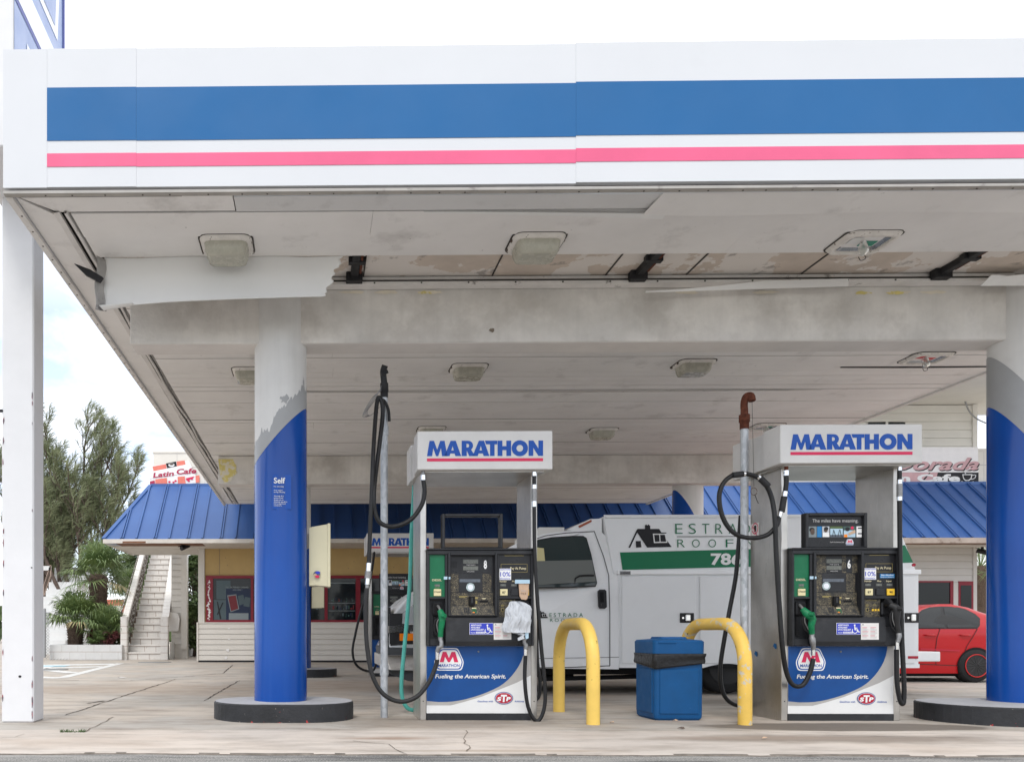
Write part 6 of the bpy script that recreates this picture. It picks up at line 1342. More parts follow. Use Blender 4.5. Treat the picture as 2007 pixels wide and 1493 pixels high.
def vstrip(m, pts, wdt, mt, lift=.004):
    Q = [Vector((V(a, b).x, YV + inset((a, b)) - lift, V(a, b).z)) for a, b in pts]
    for a, b in zip(Q, Q[1:]): d_ = (b - a).normalized(); s_ = Vector((-d_.z, 0, d_.x)) * wdt; a2, b2 = a - d_ * wdt * .5, b + d_ * wdt * .5; m.poly([a2 + s_, a2 - s_, b2 - s_, b2 + s_], mt)
win = [(1030, 1152), (1036, 1085), (1045, 1068), (1062, 1056), (1090, 1051), (1130, 1048.5), (1152, 1048.5), (1158, 1053), (1163, 1085), (1169, 1140), (1166, 1147), (1120, 1149), (1060, 1150)]
cxw, cyw = 1105, 1100
m = MB(); vin([(cxw + (a - cxw) * 1.02, cyw + (b - cyw) * 1.045) for a, b in win], 'rubber', m, .004); sw = m.build('window_seal', van)
m = MB(); vin(win, 'van_glass', m, .008); m.build('side_window', van)
m = MB(); vin([(1056, 1070), (1071, 1072), (1071, 1098), (1055, 1098)], 'far_yellow', m, .0095); vin([(1054, 1098), (1164, 1096), (1168, 1139), (1053, 1146)], 'van_seat', m, .0095)
Q = [Vector((V(1139 + 12 * math.cos(a), 1143).x, YV + .06, V(0, 1143 + 16 * math.sin(a)).z)) for a in [-math.pi + i * math.pi / 10 for i in range(11)]]
m.tube([(q.x, YV + inset((1140, 1130)) - .012, q.z) for q in [V(1126, 1144), V(1128, 1133), V(1136, 1128), V(1150, 1127), V(1164, 1127)]], .012, 'rubber', 6); m.build('cab_interior', van)
m = MB()
vstrip(m, [(1176, 1037), (1181, 1060), (1188, 1090), (1194, 1127), (1195, 1200), (1195, 1303)], .006, 'van_gap'); vstrip(m, [(1176, 1037), (1120, 1040), (1078, 1046), (1050, 1055), (1038, 1070)], .006, 'van_gap'); vstrip(m, [(1195, 1304), (1120, 1307), (1050, 1308)], .006, 'van_gap')
vstrip(m, [(1040, 1290), (1213, 1287)], .003, 'van_gap'); m.build('door_gap', van)
m = MB(); vprism(m, [(1171, 1158), (1174, 1155), (1184, 1155), (1187, 1158), (1188, 1189), (1184, 1192.5), (1175, 1192), (1172, 1188)], -.03, -.004, 'plastic_dark'); vprism(m, [(1174, 1160), (1181, 1160), (1182, 1180), (1175, 1180)], -.034, -.031, 'under_dark'); c_ = V(1179.5, 1185, -.035); m.cyl(c_, c_ + Vector((0, .01, 0)), .009, 'chrome', 12); m.build('door_handle', van)
def roofhouse(m, x, y, s_, lift):
    def Z2(pts): return [(x + (a - 650) * s_, y + (b - 315) * s_) for a, b in pts]
    def q(pts, mt, k): m.flat(fill([Z2(pts)]), V(0, 0, -lift - .0015 * k), Vector((YV / F, 0, 0)), Vector((0, 0, -YV / F)), mt)
    q([(650, 315), (706, 196), (712, 190), (760, 190), (760, 165), (765, 165), (765, 161), (772, 161), (772, 166), (780, 166), (780, 161), (788, 161), (788, 166), (795, 168), (796, 190), (855, 190), (870, 214), (903, 214), (903, 220), (874, 222), (938, 310), (775, 314), (709, 214), (662, 315)], 'ink_black', 0)
    q([(813, 222), (898, 222), (910, 282), (820, 284)], 'van_panel', 1); q([(821, 229), (855, 229), (858, 275), (827, 276)], 'ink_black', 2); q([(861, 229), (892, 229), (902, 275), (864, 275)], 'ink_black', 2); q([(699, 271), (732, 270), (737, 312), (701, 314)], 'ink_black', 1)
def vtext(m, s_, px0, px1, pyb, cap, mt, lift, **kw): m.flat(txt(s_, **kw), V(px0, pyb, -lift), Vector(((px1 - px0) * YV / F, 0, 0)), Vector((0, 0, cap * YV / F)), mt)
m = MB(); roofhouse(m, 1047, 1217, 1 / 3.393 * .33 * 1.0, .006)
vtext(m, 'E S T R A D A', 1077, 1142, 1208.3, 7.5, 'van_green', .006); vtext(m, 'R O O F I N G', 1078, 1143, 1217.8, 6, 'van_green', .006); m.box(tuple(V(1079, 1210.4, -.008)), tuple(V(1143, 1209.9, -.006)), 'ink_black'); m.build('door_logo', van)
# service box: lower straight, upper leaning in
m = MB(); X0, X1 = V(1213, 0).x, V(1801, 0).x; zb, zm, ztv = V(1250, 1308).z, V(1250, 1124).z, V(1250, 1011).z + .02
m.box((X0, YV, zb), (X1, YV + W, zm), 'van_panel', .01)
up = [(X0 - .06, YV + .02, zm + .001), (X1 - .01, YV + .02, zm + .001), (X1 - .20, YV + .16, ztv), (X0 - .13, YV + .16, ztv)]
ub = [(a, 2 * YV + W - b, c) for a, b, c in up]; m.add(up + ub, [(0, 1, 2, 3), (4, 5, 6, 7), (0, 1, 5, 4), (1, 2, 6, 5), (2, 3, 7, 6), (3, 0, 4, 7)], 'van_panel')
m.prism([(X0 - .13, YV + .13, ztv - .02), (X1 - .2, YV + .13, ztv - .02), (X1 - .2, YV + .16, ztv + .02), (X0 - .13, YV + .16, ztv + .02)], (0, .03, 0), 'van_white')
nose = [V(1121, 1034), V(1168, 1012), V(1192, 1011), V(1192, 1040)]; m.prism([(q.x, YV + .22, q.z) for q in nose], (0, W - .44, 0), 'van_white')
box_ = m.build('service_box', van)
m = MB(); m.box((X0 - .02, YV - .03, V(0, 1127).z), (X1 + .01, YV + .03, V(0, 1118).z), 'van_white', .006)
m.box((X0 + .001, YV - .012, zb), (X1, YV - .001, zb + .05), 'van_white'); m.build('body_rail', van)
def up_pt(px, py, lift=.004):
    z = V(px, py).z; f = (z - zm) / (ztv - zm); y = YV + .02 + .14 * f; q = P(px, py, y - lift); return Vector((q.x, y - lift, q.z))
m = MB(); m.poly([up_pt(1215, 1082), up_pt(1774, 1068), up_pt(1790, 1102), up_pt(1220, 1116.5)], 'van_green')
def uptext(s_, px0, px1, pyb, cap, mt, lift, **kw):
    O = up_pt(px0, pyb, lift); Rr = up_pt(px1, pyb, lift); T_ = up_pt(px0, pyb - cap, lift); m.flat(txt(s_, **kw), O, (Rr - O), (T_ - O), mt)
uptext('786-', 1393, 1466, 1106.5, 22.5, 'ink_white', .008, bold=.035); m.build('green_stripe', box_)
m = MB(); O = up_pt(0, 0, .006)
def upq(pts, mt, k):
    vf = fill([pts]); m.add([up_pt(a, b, .005 + .0015 * k) for a, b in vf[0]], vf[1], mt)
def cz(pts): return [(1040 + a / 3.393, 980 + b / 3.393) for a, b in pts]
upq(cz([(650, 315), (706, 196), (712, 190), (760, 190), (760, 165), (765, 165), (765, 161), (772, 161), (772, 166), (780, 166), (780, 161), (788, 161), (788, 166), (795, 168), (796, 190), (855, 190), (870, 214), (903, 214), (903, 220), (874, 222), (938, 310), (775, 314), (709, 214), (662, 315)]), 'ink_black', 0)
upq(cz([(813, 222), (898, 222), (910, 282), (820, 284)]), 'ink_white', 1); upq(cz([(821, 229), (855, 229), (858, 275), (827, 276)]), 'ink_black', 2); upq(cz([(861, 229), (892, 229), (902, 275), (864, 275)]), 'ink_black', 2); upq(cz([(699, 271), (732, 270), (737, 312), (701, 314)]), 'ink_black', 1)
for i, ch in enumerate('ESTRADA'): uptext(ch, 1323.5 + i * 26.2, 1338 + i * 26.2 + (1.5 if ch in 'AD' else 0), 1045.5, 19.5, 'van_green', .006, bold=-.012)
for i, ch in enumerate('ROOFING'):
    w_ = 3 if ch == 'I' else 15; o = [0, 29, 61, 95, 122, 135, 160][i]; uptext(ch, 1327.5 + o, 1327.5 + o + w_, 1072, 15.5, 'van_green', .006, bold=-.012)
upq([(1327, 1050.6), (1505, 1050.0), (1505, 1051.2), (1327, 1051.8)], 'ink_black', 1); m.build('roofing_logo', box_)
m = MB(); m.box(tuple(V(1215.5, 1125.5, -.038)), tuple(V(1235.5, 1118.8, -.031)), 'cast_metal'); m.flat(txt('KNAPHEIDE', bold=.01), V(1217, 1124, -.040), (17 * YV / F, 0, 0), (0, 0, 3.3 * YV / F), 'ink_black'); m.build('badge', van)
for (a, b) in ((1218, 1363), (1371, 1520), (1528, 1680), (1690, 1792)):
    m = MB(); q0, q1 = V(a, 1300), V(b, 1129); m.box((q0.x, YV - .016, q0.z), (q1.x, YV - .0012, q1.z), 'van_panel', .006); dd = m.build('box_door', van)
    hx = V(b - 32 if b < 1700 else 1771, 0).x; hz = V(0, 1220).z; m = MB(); m.box((hx, YV - .028, hz), (hx + .18, YV - .0165, hz + .125), 'plastic_dark', .008); m.box((hx + .065, YV - .05, hz + .02), (hx + .13, YV - .03, hz + .105), 'chrome', .012); c_ = Vector((hx + .035, YV - .03, hz + .062)); m.cyl(c_, c_ + Vector((0, -.006, 0)), .014, 'chrome', 10); m.build('latch', dd)
m = MB(); q = V(1796, 1283); m.box((X1 + .001, YV + .03, V(0, 1295).z), (X1 + .30, YV + W - .1, V(0, 1276).z), 'van_white', .01); m.build('rear_step', van)
m = MB(); m.box(tuple(V(1780, 1290, -.02)), tuple(V(1799, 1285, -.013)), 'stp_red'); m.build('reflector', van); m = MB(); c_ = V(1792, 1106.5, -.032); m.cyl(c_, c_ + Vector((0, .02, 0)), .02, 'stp_red', 12); m.build('marker_light', van)
m = MB(); c_ = [V(a, b, .205) for a, b in ((1134, 1030), (1159, 1018), (1160, 1022), (1136, 1034))]; m.prism(c_, (0, .03, 0), 'amber_dull'); m.build('marker_light', van)
m = MB(); q = [V(a, b) for a, b in ((1066, 1046), (1066, 1033), (1079, 1023), (1130, 1023), (1128, 1046))]; m.prism([(v.x, YV + .5, v.z) for v in q], (0, 1.0, 0), 'house_white'); m.build('roof_unit', van)
# windscreen
m = MB(); pts = [(1044, 1053), (1010, 1068), (975, 1088), (930, 1114)]; A = []; B = []
for p in pts: q = V(*p); A.append(Vector((q.x - .01, YV + inset(p) + .1, q.z + .012))); B.append(Vector((q.x - .01, YV + W - inset(p) - .1, q.z + .012)))
m.add(A + B, [(i, i + 1, 5 + i, 4 + i) for i in range(3)], 'van_glass', True); m.build('windscreen', van)
m = MB(); vin([(1032, 1068), (1010, 1078), (985, 1092), (960, 1108), (950, 1118), (1022, 1150), (1028, 1090)], 'van_glass', m, .006); m.build('quarter_window', van)
# front end: grille, headlamp, indicator, bumper
m = MB()
def fr(px, py, y): q = V(px, py, 0); return Vector((q.x, YV + y, q.z))
m.box((V(763, 0).x, YV + .42, V(0, 1280).z), (V(772, 0).x, YV + W - .42, V(0, 1188).z), 'plastic_dark'); m.build('grille', van)
m = MB()
for i in range(7): 
    z0, z1 = 1204 + i * 6.2, 1208.2 + i * 6.2
    if 3 < i: z0, z1 = z0 + 20, z1 + 20
    m.prism([fr(766, z1, .03), fr(766, z0, .03), fr(792, z0 - 2, -.012), fr(792, z1 - 2, -.012)], (0, .04, 0), 'plastic_dark')
m.prism([fr(764, 1262, .02), fr(764, 1202, .02), fr(790, 1201, -.01), fr(812, 1262, -.012)], (.0, .03, 0), 'bezel_dark'); m.build('side_grille', van)
m = MB(); m.prism([fr(788, 1222, -.02), fr(789, 1200, -.02), fr(815, 1180, -.016), (fr(842, 1176, -.014)), fr(842, 1221, -.014)], (0, .06, 0), 'lamp_clear'); m.prism([fr(762, 1240, -.02), fr(762, 1226, -.02), fr(842, 1222, -.02), fr(842, 1234, -.02)], (0, .08, 0), 'chrome'); m.build('headlight', van)
m = MB(); m.prism([fr(783, 1255, -.028), fr(783, 1241, -.028), fr(842, 1240, -.028), fr(842, 1254, -.028)], (0, .05, 0), 'amber'); m.build('indicator', van)
m = MB(); m.prism([fr(759, 1284, .08), fr(759, 1268, .08), fr(842, 1270, -.04), fr(842, 1284, -.04)], (0, W - .2, 0), 'bumper_grey')
m.prism([fr(757, 1310, .12), fr(757, 1285, .12), fr(766, 1283.5, -.06), fr(850, 1283.5, -.06), fr(850, 1313, -.06), fr(766, 1312, -.06)], (0, W - .1, 0), 'bumper_dirty')
m.prism([fr(762, 1313.5, .02), fr(850, 1314, -.03), fr(850, 1338, -.03), fr(800, 1334, .02), fr(770, 1322, .05)], (0, W - .2, 0), 'bumper_grey'); m.build('bumper', van)
def wheel(par, px, py, r, Y, wid, spokes=0, ring=None):
    c_ = P(px, py, Y); m = MB(); m.lathe((c_.x, Y, c_.z), [(r * .55, .0), (r * .93, -.01), (r, .03), (r, wid - .03), (r * .93, wid), (r * .5, wid)], 'tyre', 36, axis='y'); w_ = m.build('wheel', par)
    m = MB(); m.lathe((c_.x, Y, c_.z), [(r * .66, -.014), (r * .62, -.012), (r * .58, .03), (r * .15, .02), (r * .12, -.005), (.001, -.008)], 'rim_black', 30, axis='y')
    for k in range(spokes): a = 2 * math.pi * k / spokes; d_ = Vector((math.cos(a), 0, math.sin(a))); q = Vector((c_.x, Y - .008, c_.z)); m.tube([q + d_ * r * .1, q + d_ * r * .62], [.012, .009], 'rim_black', 6)
    m.build('rim', w_)
    if ring:
        m = MB(); m.tube([(c_.x + r * .665 * math.cos(i * math.pi / 20), Y - .018, c_.z + r * .665 * math.sin(i * math.pi / 20)) for i in range(41)], .008, ring, 6, False); m.build('rim_stripe', w_)
wheel(van, 1424, 1305, .355, YV + .12, .25); wheel(van, 905, 1305, .355, YV + .10, .25)
for px in (1424, 905):
    pass
m = MB(); m.box((V(820, 0).x, YV + .25, V(0, 1322).z), (V(1790, 0).x, YV + W - .2, V(0, 1302).z), 'under_dark'); m.box((V(1100, 0).x, YV + .4, V(0, 1335).z), (V(1145, 0).x, YV + 1.2, V(0, 1320).z), 'under_dark', .02); m.tube([V(1060, 1330, .3), V(1210, 1326, .4), V(1370, 1322, .5)], .03, 'under_dark', 8)
m.tube([V(1424, 1303, .2), V(1424, 1303, 1.8)], .09, 'under_dark', 10); m.box((V(1455, 0).x, YV + .1, V(0, 1345).z), (V(1459, 0).x, YV + .5, V(0, 1308).z), 'rubber'); m.build('chassis', van)
m = MB(); vprism(m, [(1374 + 100 * (i / 20), 1309 - 9 * math.sin(math.pi * i / 20)) for i in range(21)], -.018, -.017, 'under_dark'); m.build('wheel_arch', van)
for x_ in (1905,):
    wheel(van, 905, 1305, .355, YV + W - .35, .25); wheel(van, 1424, 1305, .355, YV + W - .35, .25)
# ================================================================== RED CAR
YC = 13.1; car = thing('red_car', tuple(PZ(1850, 1337)), 'glossy red saloon car with black wheels parked behind the van at the right', 'car')
CW = 1.62
def K(px, py, y=0.): return P(px, py, YC + y)
def cin(py): return .30 * max(0, (1232 - py) / 50) ** 1.2 + .05 * max(0, (py - 1262) / 60) ** 2
prof = [(1583, 1312), (1580, 1290), (1588, 1268), (1618, 1254), (1680, 1242), (1735, 1233), (1765, 1218), (1800, 1202), (1822, 1192), (1848, 1184.5), (1875, 1182), (1905, 1183.5), (1932, 1190), (1955, 1200), (1972, 1208), (2000, 1213), (2010, 1222), (2014, 1250), (2012, 1300), (2000, 1316), (1960, 1318), (1800, 1320), (1640, 1318)]
cols = []; m = MB()
lv = [1183, 1190, 1200, 1212, 1224, 1232, 1245, 1262, 1285, 1305, 1318]
# side shell as a loft of horizontal slices of the profile
def spanx(py):
    xs_ = []; n = len(prof)
    for i in range(n):
        a, b = prof[i], prof[(i + 1) % n]
        if (a[1] - py) * (b[1] - py) < 0: xs_.append(a[0] + (b[0] - a[0]) * (py - a[1]) / (b[1] - a[1]))
    return (min(xs_), max(xs_)) if xs_ else (1870, 1880)
A = []; n = len(prof)
for p in prof:
    q = K(*p); ed = max(0, (1640 - p[0]) / 60) ** 2 * .25 + max(0, (p[0] - 1975) / 40) ** 2 * .2; A.append((q.x, YC + cin(p[1]) + ed, q.z))
Bk = [(a[0], 2 * YC + CW - a[1], a[2]) for a in A]
rings = []
for py in lv:
    a, b = spanx(py + .01); z = K(0, py).z; NX = 24; row = []
    for i in range(NX + 1):
        px = a + (b - a) * i / NX; e = 1 - (2 * i / NX - 1) ** 10; ins = cin(py) + (1 - e) * .16; row.append((K(px, py).x, YC + ins, z))
    rings.append(row)
NX = 24; Vv = [v for r_ in rings for v in r_]; m.add(Vv, [(j * (NX + 1) + i, j * (NX + 1) + i + 1, (j + 1) * (NX + 1) + i + 1, (j + 1) * (NX + 1) + i) for j in range(len(lv) - 1) for i in range(NX)], 'car_red', True)
Vb = [(v[0], 2 * YC + CW - v[1], v[2]) for v in Vv]; m.add(Vb, [(j * (NX + 1) + i, j * (NX + 1) + i + 1, (j + 1) * (NX + 1) + i + 1, (j + 1) * (NX + 1) + i) for j in range(len(lv) - 1) for i in range(NX)], 'car_red', True)
ends = []
for j in range(len(lv) - 1):
    for i in (0, NX): k0, k1 = j * (NX + 1) + i, (j + 1) * (NX + 1) + i; m.add([Vv[k0], Vb[k0], Vb[k1], Vv[k1]], [(0, 1, 2, 3)], 'car_red')
m.add([Vv[i] for i in range(NX + 1)] + [Vb[i] for i in range(NX + 1)], [(i, i + 1, NX + 2 + i, NX + 1 + i) for i in range(NX)], 'car_red', True); m.build('body', car)
def cpt(px, py, lift): q = K(px, py); return Vector((q.x, YC + cin(py) - lift, q.z))
def cq(m, pts, mt, lift):
    # drape on the shell: subdivide vertically
    vf = fill([pts]); m.add([cpt(a, b, lift) for a, b in vf[0]], vf[1], mt)
m = MB(); cq(m, [(1795, 1230), (1800, 1222), (1812, 1205), (1826, 1196), (1843, 1190.5), (1866, 1188), (1862, 1196), (1852, 1229.5)], 'car_glass', .012); m.build('side_window', car)
m = MB(); cq(m, [(1857, 1229.5), (1868, 1197), (1873, 1189), (1895, 1189), (1912, 1194), (1924, 1203), (1928, 1211), (1921, 1223), (1915, 1229)], 'car_glass', .012); m.build('side_window', car)
m = MB(); cq(m, [(1792, 1231.5), (1799, 1220), (1811, 1203), (1826, 1194), (1845, 1188.3), (1872, 1186.5), (1896, 1187), (1914, 1192), (1927, 1202), (1931, 1211), (1923, 1225), (1915, 1231.5)], 'car_trim', .006); m.build('window_trim', car)
m = MB()
def cstrip(pts, w_, mt, lift=.006):
    Q = []
    for a, b in zip(pts, pts[1:]):
        for k in range(6): Q.append((a[0] + (b[0] - a[0]) * k / 6, a[1] + (b[1] - a[1]) * k / 6))
    Q.append(pts[-1]); Q = [cpt(a, b, lift) for a, b in Q]
    for a, b in zip(Q, Q[1:]): d_ = (b - a).normalized(); s_ = Vector((-d_.z, 0, d_.x)) * w_; m.poly([a + s_, a - s_, b - s_, b + s_], mt)
cstrip([(1842, 1232), (1836, 1250), (1833, 1275), (1836, 1302)], .005, 'car_trim'); cstrip([(1915, 1232), (1906, 1248), (1895, 1265), (1888, 1285), (1880, 1304), (1836, 1302)], .005, 'car_trim'); cstrip([(1836, 1302), (1770, 1299)], .005, 'car_trim')
cstrip([(1803, 1271), (1880, 1274.5)], .010, 'stp_red', .014); m.build('door_gap', car)
for px in (1822, 1891):
    m = MB(); a = cpt(px - 9, 1244, .03); b = cpt(px + 10, 1244.5, .03); m.tube([a + Vector((0, .03, 0)), a, (a + b) / 2 + Vector((0, -.008, 0)), b, b + Vector((0, .03, 0))], [.010, .013, .015, .013, .010], 'car_red', 10); m.build('door_handle', car)
m = MB(); 
for (px,) in ((1913,), (1645,)): 
    vf = [(px + 36 * math.cos(a), 1304 - 36 * math.sin(a)) for a in [i * math.pi / 16 for i in range(17)]]; cq(m, vf, 'under_dark', .008)
m.build('wheel_arch', car)
wheel(car, 1913, 1304, .272, YC - .01, .2, 14, 'rim_red'); wheel(car, 1645, 1304, .272, YC - .01, .2, 14, 'rim_red'); wheel(car, 1913, 1304, .272, YC + CW - .22, .2); wheel(car, 1645, 1304, .272, YC + CW - .22, .2)
m = MB(); m.box((K(1600, 0).x, YC + .12, K(0, 1324).z), (K(1995, 0).x, YC + CW - .1, K(0, 1310).z), 'under_dark'); m.build('underbody', car)
# ================================================================== VEGETATION
def tube_branch(m, pts, r0, r1, mt='bark', seg=7): m.tube(pts, [r0 + (r1 - r0) * i / (len(pts) - 1) for i in range(len(pts))], mt, seg, False)
def casuarina(px, base_py, top_py, Y, spread, seed, label, nlimb=9, lean=.1):
    rnd = random.Random(seed); base = P(px, base_py, Y); base.z = 0; H = P(px, top_py, Y).z; t_ = thing('feathery_pine_tree', (base.x, Y, 0), label, 'tree', 'feathery trees behind the left stairs')
    tr = MB(); lf = MB(); tips = []
    def grow(p, d_, L_, r, lvl):
        pts = [p]; q = p; n = 6
        for i in range(n):
            up = .10 if lvl < 2 else .05
            d_ = (d_ + Vector((rnd.uniform(-.13, .13), rnd.uniform(-.13, .13), up + rnd.uniform(-.05, .08)))).normalized(); q = q + d_ * (L_ / n); pts.append(q)
        tube_branch(tr, pts, r, r * .45, seg=7 if lvl < 2 else 4)
        if lvl < 3:
            nb = (6, 7, 5)[lvl]
            for k in range(nb):
                f = .22 + .78 * k / (nb - 1) if lvl else .3 + .7 * k / (nb - 1); i = min(int(f * n), n - 1); b0 = pts[i].lerp(pts[i + 1], f * n - i) if f < 1 else pts[-1]
                a = rnd.uniform(0, 2 * math.pi); sd = Vector((math.cos(a), math.sin(a), rnd.uniform(.1, .7))).normalized(); nd = (d_ * .75 + sd * (.75 if lvl == 0 else .62)).normalized()
                grow(b0, nd, L_ * rnd.uniform(.42, .62) * (1.1 - .35 * f), r * .5, lvl + 1)
        if lvl >= 2 or lvl == 1:
            for k in range(24 if lvl == 3 else (20 if lvl == 2 else 10)):
                f = rnd.uniform(.25, 1); i = min(int(f * n), n - 1); b0 = pts[i].lerp(pts[i + 1], f * n - i)
                dd = (d_ * .6 + Vector((rnd.uniform(-.35, .95), rnd.uniform(-.5, .5), rnd.uniform(-.3, .75)))).normalized(); LL = rnd.uniform(.25, .52); w_ = rnd.uniform(.005, .0095)
                s_ = dd.cross(Vector((rnd.uniform(-1, 1), rnd.uniform(-1, 1), rnd.uniform(-1, 1)))).normalized() * w_; mid = b0 + dd * LL * .55; end = mid + (dd * .7 + Vector((.45, 0, -.25))).normalized() * LL * .5
                lf.add([b0 + s_, b0 - s_, mid - s_, mid + s_, end], [(0, 1, 2, 3), (3, 2, 4)], 'needle')
    trunk = [base, base + Vector((.05, 0, H * .12))]; tube_branch(tr, trunk, .20, .17, seg=10)
    for k in range(nlimb):
        a = rnd.uniform(0, 2 * math.pi); f = k / (nlimb - 1); sp = spread * (1 - .75 * abs(f - .0) if k else 0)
        x_ = spread * (2 * ((k * .618) % 1) - 1); tgt = Vector((base.x + x_ * .62 + lean * H * .1, base.y + rnd.uniform(-spread, spread) * .5, H * (1 - .35 * abs(x_) / spread) * rnd.uniform(.82, .95))); s0 = trunk[-1] + Vector((0, 0, rnd.uniform(-.3, .8)))
        d_ = (tgt - s0); grow(s0, (d_.normalized() + Vector((math.copysign(.25, x_), 0, -.05))).normalized(), d_.length * .80, .10, 0)
    tr.build('trunk', t_); lf.build('crown', t_)
casuarina(140, 1170, 800, 33, 2.2, 19, 'tall feathery tree in the middle of the gap left of the cafe', 7, .03)
casuarina(78, 1170, 870, 35, 1.3, 5, 'feathery tree partly hidden behind the white pillar', 6, -.12)
def frond(m, base, d_, size, rnd, mt='palm_leaf', nb=26, droop=.35):
    d_ = d_.normalized(); sd = d_.cross(Vector((0, 0, 1))); sd = sd.normalized() if sd.length > .05 else Vector((1, 0, 0)); up = sd.cross(d_)
    pl = size * .55; pc = base + d_ * pl; m.tube([base, pc], [.012, .007], mt, 4, False)
    for k in range(nb):
        a = R(-115 + 230 * k / (nb - 1)) + rnd.uniform(-.05, .05); dir_ = (d_ * math.cos(a) + sd * math.sin(a) + up * .12).normalized(); L_ = size * (.62 + .38 * math.cos(a * .55)) * rnd.uniform(.8, 1.05) * .72
        w_ = up.cross(dir_).normalized() * .017; mid = pc + dir_ * L_ * .6; end = pc + dir_ * L_ + Vector((0, 0, -droop * L_ * rnd.uniform(.5, 1.3)))
        m.add([pc, mid + w_, end, mid - w_], [(0, 1, 2, 3)], mt)
def fanpalm(px, py_base, py_crown, Y, size, n, label, seed, trunk_r=.2, cat='palm', zb=.4, name='fan_palm', group=None, low=-.55):
    rnd = random.Random(seed); x = X_(px, Y); zc = Z_(py_crown, Y, px); t_ = thing(name, (x, Y, 0), label, cat, group)
    if zc - zb > .3:
        m = MB(); m.lathe((x, Y, 0), [(trunk_r * 1.1, zb - .2)] + [(trunk_r * (1 + .16 * (i % 2)) * (1 + .25 * i / 18), zb + (zc - zb) * i / 18) for i in range(19)] + [(trunk_r * .5, zc + .1)], 'palm_bark', 18)
        for i in range(240):
            a = rnd.uniform(0, 6.28); z = rnd.uniform(zb, zc); r_ = trunk_r * (1.1 + .2 * (z - zb) / (zc - zb)); q = Vector((x + r_ * math.cos(a), Y + r_ * math.sin(a), z)); o = Vector((math.cos(a), math.sin(a), 0)); s_ = Vector((-math.sin(a), math.cos(a), 0)) * .025
            m.add([q + s_, q - s_, q + o * rnd.uniform(.04, .11) + Vector((0, 0, rnd.uniform(-.05, .12)))], [(0, 1, 2)], 'palm_bark')
        m.build('trunk', t_)
    m = MB(); md = MB()
    for k in range(n):
        a = rnd.uniform(0, 2 * math.pi); e = low + (1.5 - low) * ((k + .5) / n) ** .85; d_ = Vector((math.cos(a) * math.cos(e), math.sin(a) * math.cos(e), math.sin(e)))
        dry = e < low + .15 and rnd.random() < .6
        frond(m, Vector((x, Y, zc)) + d_ * .08, d_, size * rnd.uniform(.8, 1.12), rnd, 'palm_dry' if dry else 'palm_leaf', droop=.3 + .3 * rnd.random())
    m.build('fronds', t_); return t_
fanpalm(193, 1262, 1130, 25.6, 1.08, 48, 'fan palm with shaggy brown trunk left of the tiled staircase', 3, .22)
fanpalm(148, 1262, 1222, 24.6, .95, 40, 'low bushy fan palm at the left of the planter', 4, group='low fan palms in the planter', low=-.1, cat='palm')
fanpalm(205, 1262, 1243, 24.5, .85, 34, 'small low fan palm beside the staircase newel in the planter', 6, group='low fan palms in the planter', low=0.0, cat='palm')
fanpalm(262, 1230, 1170, 33.5, 1.3, 36, 'fan palm seen just behind the left railing of the tiled stairs', 8, .15)
fanpalm(1922, 1200, 1112, 36, 2.3, 44, 'far palm showing between the cafe and the right blue column', 9, .18, zb=0)
fanpalm(195, 1262, 1262, 24.3, .35, 22, 'tiny spiky rosette plant with reddish leaves at the planter edge', 12, name='rosette_plant', cat='plant', low=.1)
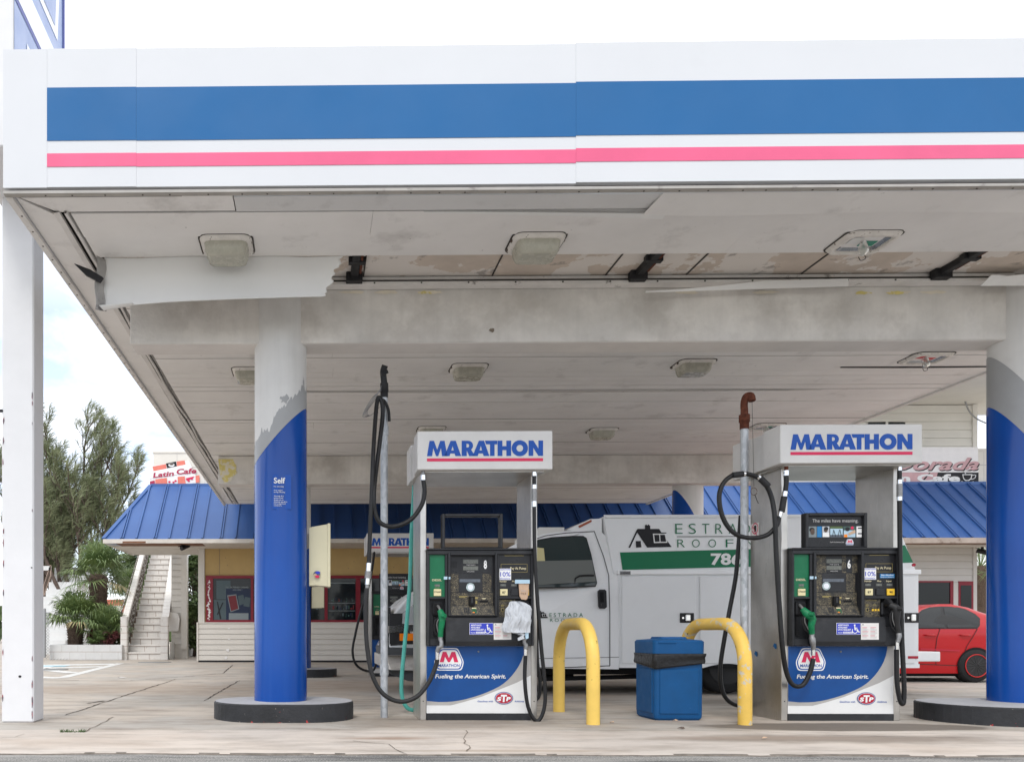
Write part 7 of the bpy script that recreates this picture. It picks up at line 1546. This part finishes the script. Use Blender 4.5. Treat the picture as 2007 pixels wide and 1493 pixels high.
def shrub(px0, px1, py0, py1, Y, n, label, seed, mt='leaf_green', ls=.07, name='shrub', depth=1.2, trunk=True, cat='shrub', group=None):
    rnd = random.Random(seed); a, b = P(px0, py1, Y), P(px1, py0, Y); cx, rx = (a.x + b.x) / 2, (b.x - a.x) / 2; t_ = thing(name, (cx, Y, 0), label, cat, group); m = MB(); z0, z1 = a.z, b.z
    cl = [(Vector((cx + rnd.uniform(-1, 1) * rx * .8, Y + rnd.uniform(-1, 1) * depth * .8, z0 + (z1 - z0) * rnd.uniform(.1, .92))), rnd.uniform(.18, .42) * min(rx, (z1 - z0) / 2)) for _ in range(max(8, n // 160))]
    for i in range(n):
        c_, r_ = rnd.choice(cl); q = c_ + Vector((rnd.gauss(0, r_), rnd.gauss(0, r_), rnd.gauss(0, r_)))
        d1 = Vector((rnd.uniform(-1, 1), rnd.uniform(-1, 1), rnd.uniform(-.4, .8))).normalized(); d2 = d1.cross(Vector((rnd.uniform(-1, 1), rnd.uniform(-1, 1), rnd.uniform(-1, 1)))).normalized(); s_ = ls * rnd.uniform(.6, 1.3)
        m.add([q - d1 * s_, q + d2 * s_ * .42, q + d1 * s_, q - d2 * s_ * .42], [(0, 1, 2, 3)], mt)
    m.build('foliage', t_)
    if trunk:
        m = MB()
        for c_, r_ in cl[:14]: tube_branch(m, bez([(cx + rnd.uniform(-.1, .1), Y, 0), (cx + (c_.x - cx) * .35, Y, c_.z * .55), tuple(c_)], 4), .045, .012, seg=5)
        m.build('trunk', t_)
shrub(366, 402, 1182, 1268, 27.5, 3800, 'dark green bush between the staircase and the cafe corner', 21, ls=.09)
shrub(362, 404, 1085, 1185, 29.5, 2200, 'loose leafy tree above the dark bush by the cafe corner', 22, ls=.10, name='broadleaf_tree', cat='tree')
shrub(232, 300, 1072, 1180, 40, 4500, 'rounded green tree behind the top of the tiled stairs', 23, ls=.14, name='broadleaf_tree', cat='tree', depth=2)
shrub(40, 150, 1082, 1130, 44, 4500, 'green hedge mass beyond the foot of the feathery trees', 24, ls=.15, depth=2, name='hedge', cat='hedge')
shrub(205, 240, 1190, 1262, 26.0, 2200, 'leafy shrub filling the gap beside the left stair railing', 25, ls=.07, depth=.5)
shrub(165, 238, 1240, 1266, 24.35, 900, 'low reddish plant at the right end of the planter', 26, 'leaf_red', .05, depth=.25, trunk=False, cat='plant')
shrub(1890, 1990, 1120, 1205, 42, 3500, 'green bush far behind the red car', 28, ls=.15, depth=2)
m = MB(); rnd = random.Random(4)
for i in range(9000):
    x = rnd.uniform(-60, 75); y = rnd.uniform(62, 72); h = 2.4 + 1.6 * mnoise.noise(Vector((x * .15, 0, 0))) ; q = Vector((x, y, rnd.uniform(0, 1) ** .7 * h)); d1 = Vector((rnd.uniform(-1, 1), rnd.uniform(-1, 1), rnd.uniform(-.3, 1))).normalized(); d2 = d1.cross(Vector((.3, 1, .2))).normalized(); s_ = rnd.uniform(.25, .55)
    m.add([q - d1 * s_, q + d2 * s_ * .6, q + d1 * s_, q - d2 * s_ * .6], [(0, 1, 2, 3)], 'leaf_green')
m.build('distant_trees', kind='stuff', label='low green treeline far beyond the lot', category='trees')
